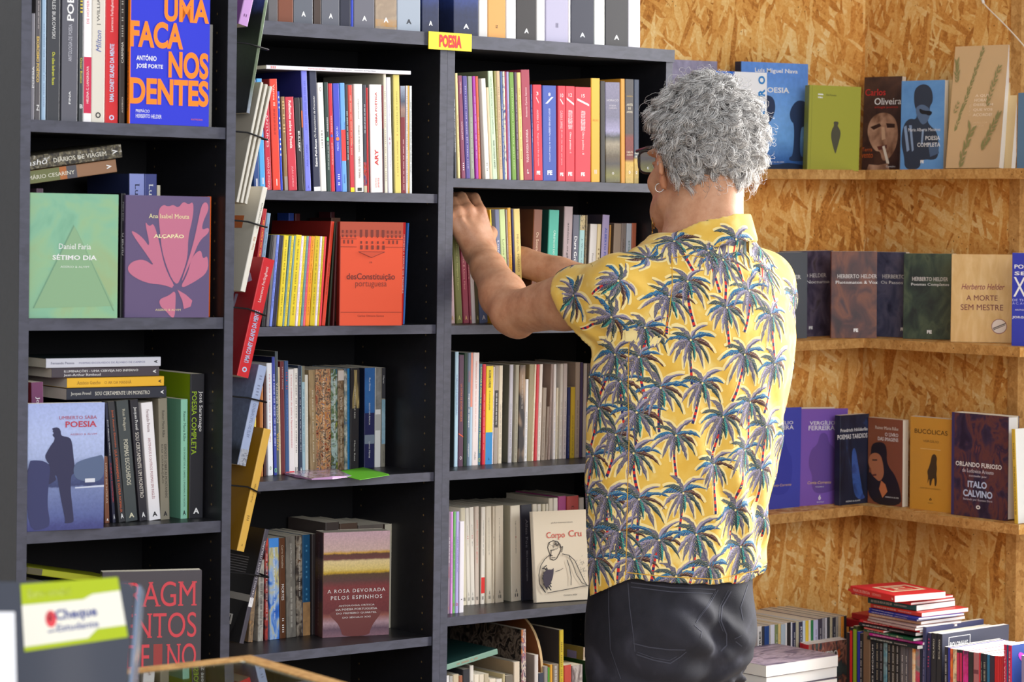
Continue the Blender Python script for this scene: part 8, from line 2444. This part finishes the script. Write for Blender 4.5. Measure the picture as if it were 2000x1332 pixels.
f = Field((-.28, -.2, .03), (.22, .28, .97), 0.0055)
f.stack([(.70, .155, .105, -.044, .03), (.78, .166, .116, -.042, .022), (.86, .170, .114, -.043, .014), (.955, .166, .112, -.04, .012)], k=.01)
f.ell((-.104, -.056, .80), (.080, .068, .085), None, .05)
f.ell((.016, -.046, .785), (.074, .068, .082), None, .045)
f.cone((-.114, .006, .80), (-.124, .014, .50), .098, .080, .03)
f.cone((.050, .04, .78), (.066, .085, .50), .092, .080, .03)
f.cone((-.124, .014, .50), (-.128, -.006, .10), .078, .066, .03)
f.cone((.066, .085, .50), (.066, .075, .10), .076, .066, .03)
gx = [f.lo[i] + f.h * np.arange(f.n[i]) for i in range(3)]
X, Y, Z = np.meshgrid(*gx, indexing='ij', sparse=True)
fold((-.10, -.08, .72), (.3, 0, 1), .05, .007, .08, .6)
fold((.02, -.06, .70), (-.5, .2, 1), .045, .007, .07)
fold((-.14, -.02, .68), (.4, 0, 1), .055, .007, .09)
fold((-.05, -.10, .82), (.55, 0, .8), .075, .007, .09)
fold((.10, -.03, .68), (.2, .3, 1), .04, .006, .06)
for zz in (.45, .40, .2, .15):
 fold((-.1, -.05, zz), (.2, .2, 1), .06, .004, .08)
 fold((.08, .03, zz), (-.2, .2, 1), .06, .004, .08)
 # a crease between the seat and the backs of the thighs
f.cone((-.186, -.10, .672), (-.056, -.105, .664), .007, .007, .025, sub=True)
f.cone((-.016, -.088, .672), (.064, -.068, .680), .007, .007, .025, sub=True)
f.cone((-.038, -.125, .86), (-.040, -.115, .69), .007, .010, .02, sub=True)
V, F = f.mesh()
V = relax(V, F, 2, .5)
bj = BVHTree.FromPolygons(V.tolist(), F.tolist())
DVj, DFj = [], []
q5 = lambda *p: [(1100 + a / 4.545, 1080 + b_ / 4.545) for a, b_ in p]
for pts, wd in ((q5((600, 262), (960, 308), (1375, 325)), .0016), (q5((600, 300), (960, 345), (1350, 362)), .0012), (q5((1375, 325), (1290, 470), (1190, 600), (1170, 640)), .0014), (q5((1352, 340), (1270, 480), (1176, 600)), .0009), (q5((575, 262), (590, 470), (620, 700), (640, 900)), .0013),
 (q5((622, 802), (760, 836), (940, 858), (1108, 860)), .0016), (q5((650, 900), (800, 950), (950, 980), (1040, 920), (1110, 862)), .0016), (q5((660, 880), (800, 930), (940, 955), (1030, 905)), .0009), (q5((1490, 340), (1410, 480), (1400, 600), (1450, 720), (1450, 820), (1380, 890)), .0018),
 (q5((1465, 330), (1388, 480), (1380, 600), (1430, 720)), .0008), (q5((405, 262), (405, 500), (415, 700), (420, 850), (520, 1140)), .0013), (q5((1640, 280), (1575, 480), (1600, 620)), .0016), (q5((1520, 762), (1605, 722)), .0012), (q5((1530, 785), (1605, 842)), .0014), (q5((1165, 640), (1230, 700), (1215, 780)), .0014)):
 vs, fs = seam_line(bj, pts, wd * .7, .0006)
 o_ = len(DVj)
 DVj += [tuple(v) for v in vs]
 DFj += [tuple(i + o_ for i in q_) for q_ in fs]
nV = len(V)
jeans = np_mesh('trousers', V.tolist() + DVj, F.tolist() + [tuple(i + nV for i in q_) for q_ in DFj], [DEN, mat((66, 67, 78), .8, .2, name='grey_seam_thread')], man)
jeans.data.polygons.foreach_set('material_index', [0] * len(F) + [1] * len(DFj))
# ---- shoes
LEA = mat((40, 36, 36), .45, .4, name='dark_leather')
SOLE = mat((196, 190, 180), .7, .2, name='rubber_sole')
for s, yy in ((-1, .0), (1, .085)):
 f = Field((s * .095 - .11, -.12 + yy, -.005), (s * .095 + .03, .22 + yy, .15), .005)
 f.ell((s * .102 - .038, .09 + yy, .045), (.048, .10, .036), None, .01)
 f.ell((s * .098 - .038, -.02 + yy, .055), (.042, .065, .05), None, .03)
 f.cone((s * .094 - .038, -.02 + yy, .07), (s * .094 - .038, -.016 + yy, .12), .043, .041, .02)
 gx = [f.lo[i] + f.h * np.arange(f.n[i]) for i in range(3)]
 f.d = np.maximum(f.d, (0.012 - gx[2])[None, None, :]).astype(np.float32)
 V, F = f.mesh()
 sh = np_mesh('shoe', relax(V, F, 1), F, LEA, man)
 mb = MB()
 n = 26
 vs = []
 for z in (.0005, .016):
  for k in range(n):
   a = 2 * PI * k / n
   yv = .048 + yy + .142 * math.sin(a)
   w_ = .046 + .006 * math.sin(a)
   vs.append((s * .100 - .038 + w_ * math.cos(a), yv, z))
 mb.add(vs, [tuple(range(n))[::-1], tuple(range(n, 2 * n))] + [(k, (k + 1) % n, n + (k + 1) % n, n + k) for k in range(n)], SOLE)
 mb.build('sole', sh)
 # ---- glasses and earrings
gl = MB()
FRM = mat((44, 34, 34), .3, .5, name='dark_acetate')
hv = lambda x, y, z: Vector(hp(x, y, z))
for s in (-1, 1):
 gl.tube([hv(s * .081, -.022, .000), hv(s * .082, -.012, .028), hv(s * .081, .0, .041), hv(s * .079, .05, .043), hv(s * .074, .097, .040)], [.0026, .0026, .0024, .0028, .0034], FRM)
 rim = []
 for k in range(25):
  a = 2 * PI * k / 24
  ca_, sa_ = math.cos(a), math.sin(a)
  rx = .0275 * (abs(ca_) ** .6) * (1 if ca_ > 0 else -1)
  rz = .0215 * (abs(sa_) ** .6) * (1 if sa_ > 0 else -1)
  rim.append(hv(s * .040 + rx, .104 - .10 * abs(s * .040 + rx) ** 1.6, .020 + rz))
 gl.tube(rim, .0023, FRM, cap=False)
gl.tube([hv(-.013, .1025, .028), hv(0, .106, .030), hv(.013, .1025, .028)], .0022, FRM)
gobj = gl.build('glasses', man)
for s in (-1, 1):
 mb = MB()
 vs = []
 n = 20
 for k in range(n):
  a = 2 * PI * k / n
  ca_, sa_ = math.cos(a), math.sin(a)
  rx = .0265 * (abs(ca_) ** .6) * (1 if ca_ > 0 else -1)
  rz = .0205 * (abs(sa_) ** .6) * (1 if sa_ > 0 else -1)
  vs.append(hv(s * .040 + rx, .104 - .10 * abs(s * .040 + rx) ** 1.6, .020 + rz))
 mb.add(vs, [tuple(range(n))], mat((210, 220, 240), .03, .6, name='spectacle_lens', **{'Transmission Weight': .9}))
 mb.build('lens', gobj)
SIL = mat((206, 202, 196), .2, .5, 1.0, name='silver')
GOLD = mat((206, 160, 76), .25, .5, 1.0, name='gold')
mb = MB()
lc = Vector(B(1288, 367, dX=HC[0] - .078 - .012))
rg = []
for k in range(21):
 a = 2 * PI * k / 20
 rg.append(lc + Vector((0, 0, .0078 * math.cos(a))) + Vector((.7, -.7, 0)) * .0078 * math.sin(a))
mb.tube(rg, .0011, SIL, cap=False)
mb.build('earring', man)
mb = MB()
for dx_, y1 in ((0, 452), (3.5, 444)):
 a, b_ = Vector(B(1273.5 + dx_, 424, dY=HC[1] + .055)), Vector(B(1274 + dx_, y1, dY=HC[1] + .055))
 mb.tube([a, b_], .0009, GOLD)
 mb.tube([b_, b_ + Vector((0, 0, -.003))], .0013, GOLD)
mb.build('pendant_earring', man)
# ---- curly grey hair
rng = np.random.default_rng(21)
HCEN = np.array((-.002, -.034, .050))
HRAD = np.array((.0780, .0900, .0920))
def on_scalp(n):
 v = rng.normal(size=(n, 3))
 v /= np.linalg.norm(v, axis=1)[:, None]
 return v
def keep(v, low):
 """where hair grows: above the hairline, behind the temples, down to the nape"""
 p = HCEN + v * HRAD
 x, y, z = p.T
 hairline = np.where(y > -.012, .080 + np.clip(y, 0, 1) * .25, np.where(y > -.048, .080 + (y + .012) * 3.1, -.040 + (y + .06) * .5))
 return z > hairline - low
strV, strF, strM = [], [], []
base = 0
def strands(C, rad):
 """C: (n, k, 3) centre lines -> thin three-sided tubes"""
 global base
 n, k, _ = C.shape
 T_ = np.gradient(C, axis=1)
 T_ /= np.linalg.norm(T_, axis=2, keepdims=True) + 1e-9
 ref = np.tile(np.array((.3, .5, .8)), (n, k, 1))
 U_ = np.cross(T_, ref)
 U_ /= np.linalg.norm(U_, axis=2, keepdims=True) + 1e-9
 W_ = np.cross(T_, U_)
 tap = (np.sin(np.linspace(.25, 1, k) * PI * .98) ** .4)[None, :, None]
 R_ = rad * tap
 ring = np.stack([C + (U_ * math.cos(a) + W_ * math.sin(a)) * R_ for a in (0, 2.094, 4.189)], 2)
 Vv = ring.reshape(-1, 3)
 i = np.arange(n)[:, None, None] * k * 3
 j = np.arange(k - 1)[None, :, None] * 3
 m_ = np.arange(3)[None, None, :]
 a = i + j + m_
 b = i + j + (m_ + 1) % 3
 Fq = np.stack([a, b, b + 3, a + 3], -1).reshape(-1, 4) + base
 base += len(Vv)
 strV.append(Vv)
 strF.append(Fq)
 return len(Fq)
def locks(v, turns, rmin, rmax, lmin, lmax, per, spread, rad, k=22, out=.012, frizz=.0012, nmat=5, up_=.45):
 n = len(v)
 p = HCEN + v * HRAD
 nrm = v / HRAD
 nrm /= np.linalg.norm(nrm, axis=1)[:, None]
 # hair falls away from the crown
 crown = np.array((0, -.02, 1.0))
 flow = -crown + nrm * (nrm @ crown)[:, None] + rng.normal(size=(n, 3)) * .55
 flow -= nrm * np.sum(flow * nrm, 1)[:, None]
 flow /= np.linalg.norm(flow, axis=1)[:, None] + 1e-9
 side = np.cross(nrm, flow)
 R_ = rng.uniform(rmin, rmax, n)
 L_ = rng.uniform(lmin, lmax, n)
 tr = rng.uniform(*turns, n) * rng.choice([-1, 1], n)
 ph = rng.uniform(0, 2 * PI, n)
 o_ = rng.uniform(.55, 1.15, n) * out
 s = np.linspace(0, 1, k)
 for q_ in range(per):
  dr = 1 + rng.normal(size=n) * .13
  dph = ph + rng.normal(size=n) * .16
  off = rng.normal(size=(n, 3)) * spread
  ang = dph[:, None] + tr[:, None] * 2 * PI * s[None]
  rr_ = (R_ * dr)[:, None] * (1 - np.exp(-s * 6))[None] * (1.0 - .6 * s[None])
  # flat coils: most of the loop lies along the head, winding inward
  ax = (o_[:, None] * (1 - np.exp(-s * 4))[None])
  C = (p[:, None] + off[:, None] * (.4 + .6 * s)[None, :, None] + nrm[:, None] * (ax + rr_ * np.sin(ang + .6) * up_)[:, :, None]
 + flow[:, None] * ((L_[:, None] * s[None]) + rr_ * np.cos(ang))[:, :, None]
 + side[:, None] * (rr_ * np.sin(ang))[:, :, None])
  C += rng.normal(size=C.shape) * frizz * .35
  nf = strands(C, rad)
  mi = rng.integers(0, nmat, n)
  strM.append(np.repeat(mi, nf // n))
v = on_scalp(2600)
v = v[keep(v, .0)]
locks(v[:430], (.9, 1.5), .009, .020, .004, .026, 25, .0027, .00046, 22, .024, .0008, 5, .5)
locks(v[430:800], (.35, .8), .012, .024, .014, .034, 20, .0028, .00045, 19, .022, .001, 5, .6)
v2 = on_scalp(1700)
v2 = v2[keep(v2, -.004)]
locks(v2[:240], (.8, 1.4), .010, .020, .004, .022, 20, .0032, .00046, 22, .035, .001, 5, .6)
v3 = on_scalp(1500)
v3 = v3[keep(v3, -.012)]
locks(v3[:520], (.3, 1.0), .010, .024, .006, .03, 1, .001, .00032, 20, .042, .002, 5, .8)
# short hair at the nape and by the temples
v4 = on_scalp(9000)
v4 = v4[keep(v4, .022) & ~keep(v4, -.004)]
locks(v4[:1300], (.1, .5), .002, .006, .006, .016, 2, .0016, .00038, 10, .006, .0012)
# sideburns
v5 = np.stack([np.array((s_ * .94, .22 + .10 * a_, -.62 + .75 * b_)) for s_ in (-1, 1) for a_ in np.linspace(-.6, 1, 12) for b_ in np.linspace(0, 1, 20)])
v5 /= np.linalg.norm(v5, axis=1)[:, None]
locks(v5, (.1, .4), .001, .004, .006, .014, 3, .0022, .00036, 10, .004, .001)
# long front strands over the brow
sv = np.concatenate(strV)
sf = np.concatenate(strF)
sm = np.concatenate(strM)
sv = sv @ HM3.T + HC
hme = bpy.data.meshes.new('hair')
hme.vertices.add(len(sv))
hme.vertices.foreach_set('co', sv.ravel())
hme.loops.add(sf.size)
hme.loops.foreach_set('vertex_index', sf.ravel().astype(np.int32))
hme.polygons.add(len(sf))
hme.polygons.foreach_set('loop_start', np.arange(0, sf.size, 4, dtype=np.int32))
hme.update(calc_edges=True)
hme.polygons.foreach_set('use_smooth', np.ones(len(sf), bool))
for m_ in [mat(c, .42, .5, name='hair_%d' % i) for i, c in enumerate([(226, 223, 220), (206, 203, 200), (182, 178, 175), (146, 141, 139), (240, 238, 235)])]:
 hme.materials.append(m_)
hair = bpy.data.objects.new('hair', hme)
COL.objects.link(hair)
hair.parent = man
hair.data.polygons.foreach_set('material_index', sm.astype(np.int32))
hair.data.update()
# the mass of hair beneath the outer curls
f = Field(HC - .16, HC + .17, .005)
vv = on_scalp(900)
vv = vv[keep(vv, -.004)]
for a in vv:
 pp = HCEN + a * (HRAD + .001)
 f.ell(hp(*pp), (.013, .013, .013), None, .004)
V, F = f.mesh()
if len(V):
 up_ = np_mesh('hair_undercoat', relax(V, F, 1), F, mat((112, 107, 105), .8, .2, name='dark_grey_hair'), man)
 # ======================= the 300 books that show largest stay things; the small remainder becomes one mass
bpy.context.view_layer.update()
pv, pf, own = [], [], []
for o in list(COL.objects):
 r = o
 while r.parent:
  r = r.parent
 if o.type != 'MESH' or o.name.split('.')[0] in ('title', 'mark', 'hair', 'glass_top', 'floor'):
  continue
 mwd = np.array(o.matrix_world)
 me = o.data
 co = np.empty(len(me.vertices) * 3)
 me.vertices.foreach_get('co', co)
 co = co.reshape(-1, 3) @ mwd[:3, :3].T + mwd[:3, 3]
 n0 = sum(len(a) for a in pv)
 pv.append(co)
 for p in me.polygons:
  pf.append([i + n0 for i in p.vertices])
  own.append(r.name)
tree = BVHTree.FromPolygons(np.concatenate(pv).tolist(), pf)
hits = {}
for iy in range(2, 1332, 4):
 for ix in range(2, 2000, 4):
  k = tree.ray_cast(CAM, ray(ix, iy))[2]
  if k is not None:
   hits[own[k]] = hits.get(own[k], 0) + 1
ranked = sorted(ALL_BOOKS, key=lambda o: -hits.get(o.name, 0))
seen = [o for o in ranked if hits.get(o.name, 0) > 0]
KEEP = 300
rest = seen[KEEP:]
gone = [o for o in ranked if hits.get(o.name, 0) == 0]
print('books', len(ALL_BOOKS), 'in view', len(seen), 'merged', len(rest), 'hidden', len(gone))
if rest:
 mass = MB()
 for r in rest:
  for c in r.children:
   mwd = c.matrix_world
   me = c.data
   o0 = len(mass.v)
   mass.v += [tuple(mwd @ v.co) for v in me.vertices]
   ids = [mass.mi(m) for m in me.materials]
   for p in me.polygons:
    mass.f.append([i + o0 for i in p.vertices])
    mass.m.append(ids[p.material_index])
    mass.sm.append(p.use_smooth)
 o = mass.build('book_remainder')
 tag(o, 'many very slim or mostly hidden books filling gaps between the larger ones', 'books')
 o['kind'] = 'stuff'
HOLD = ('thick book under the red lying pair', 'under the yellow-green')
for r in rest + [g for g in gone if not any(h in g['label'] for h in HOLD)]:
 for c in list(r.children):
  bpy.data.objects.remove(c)
 bpy.data.objects.remove(r)
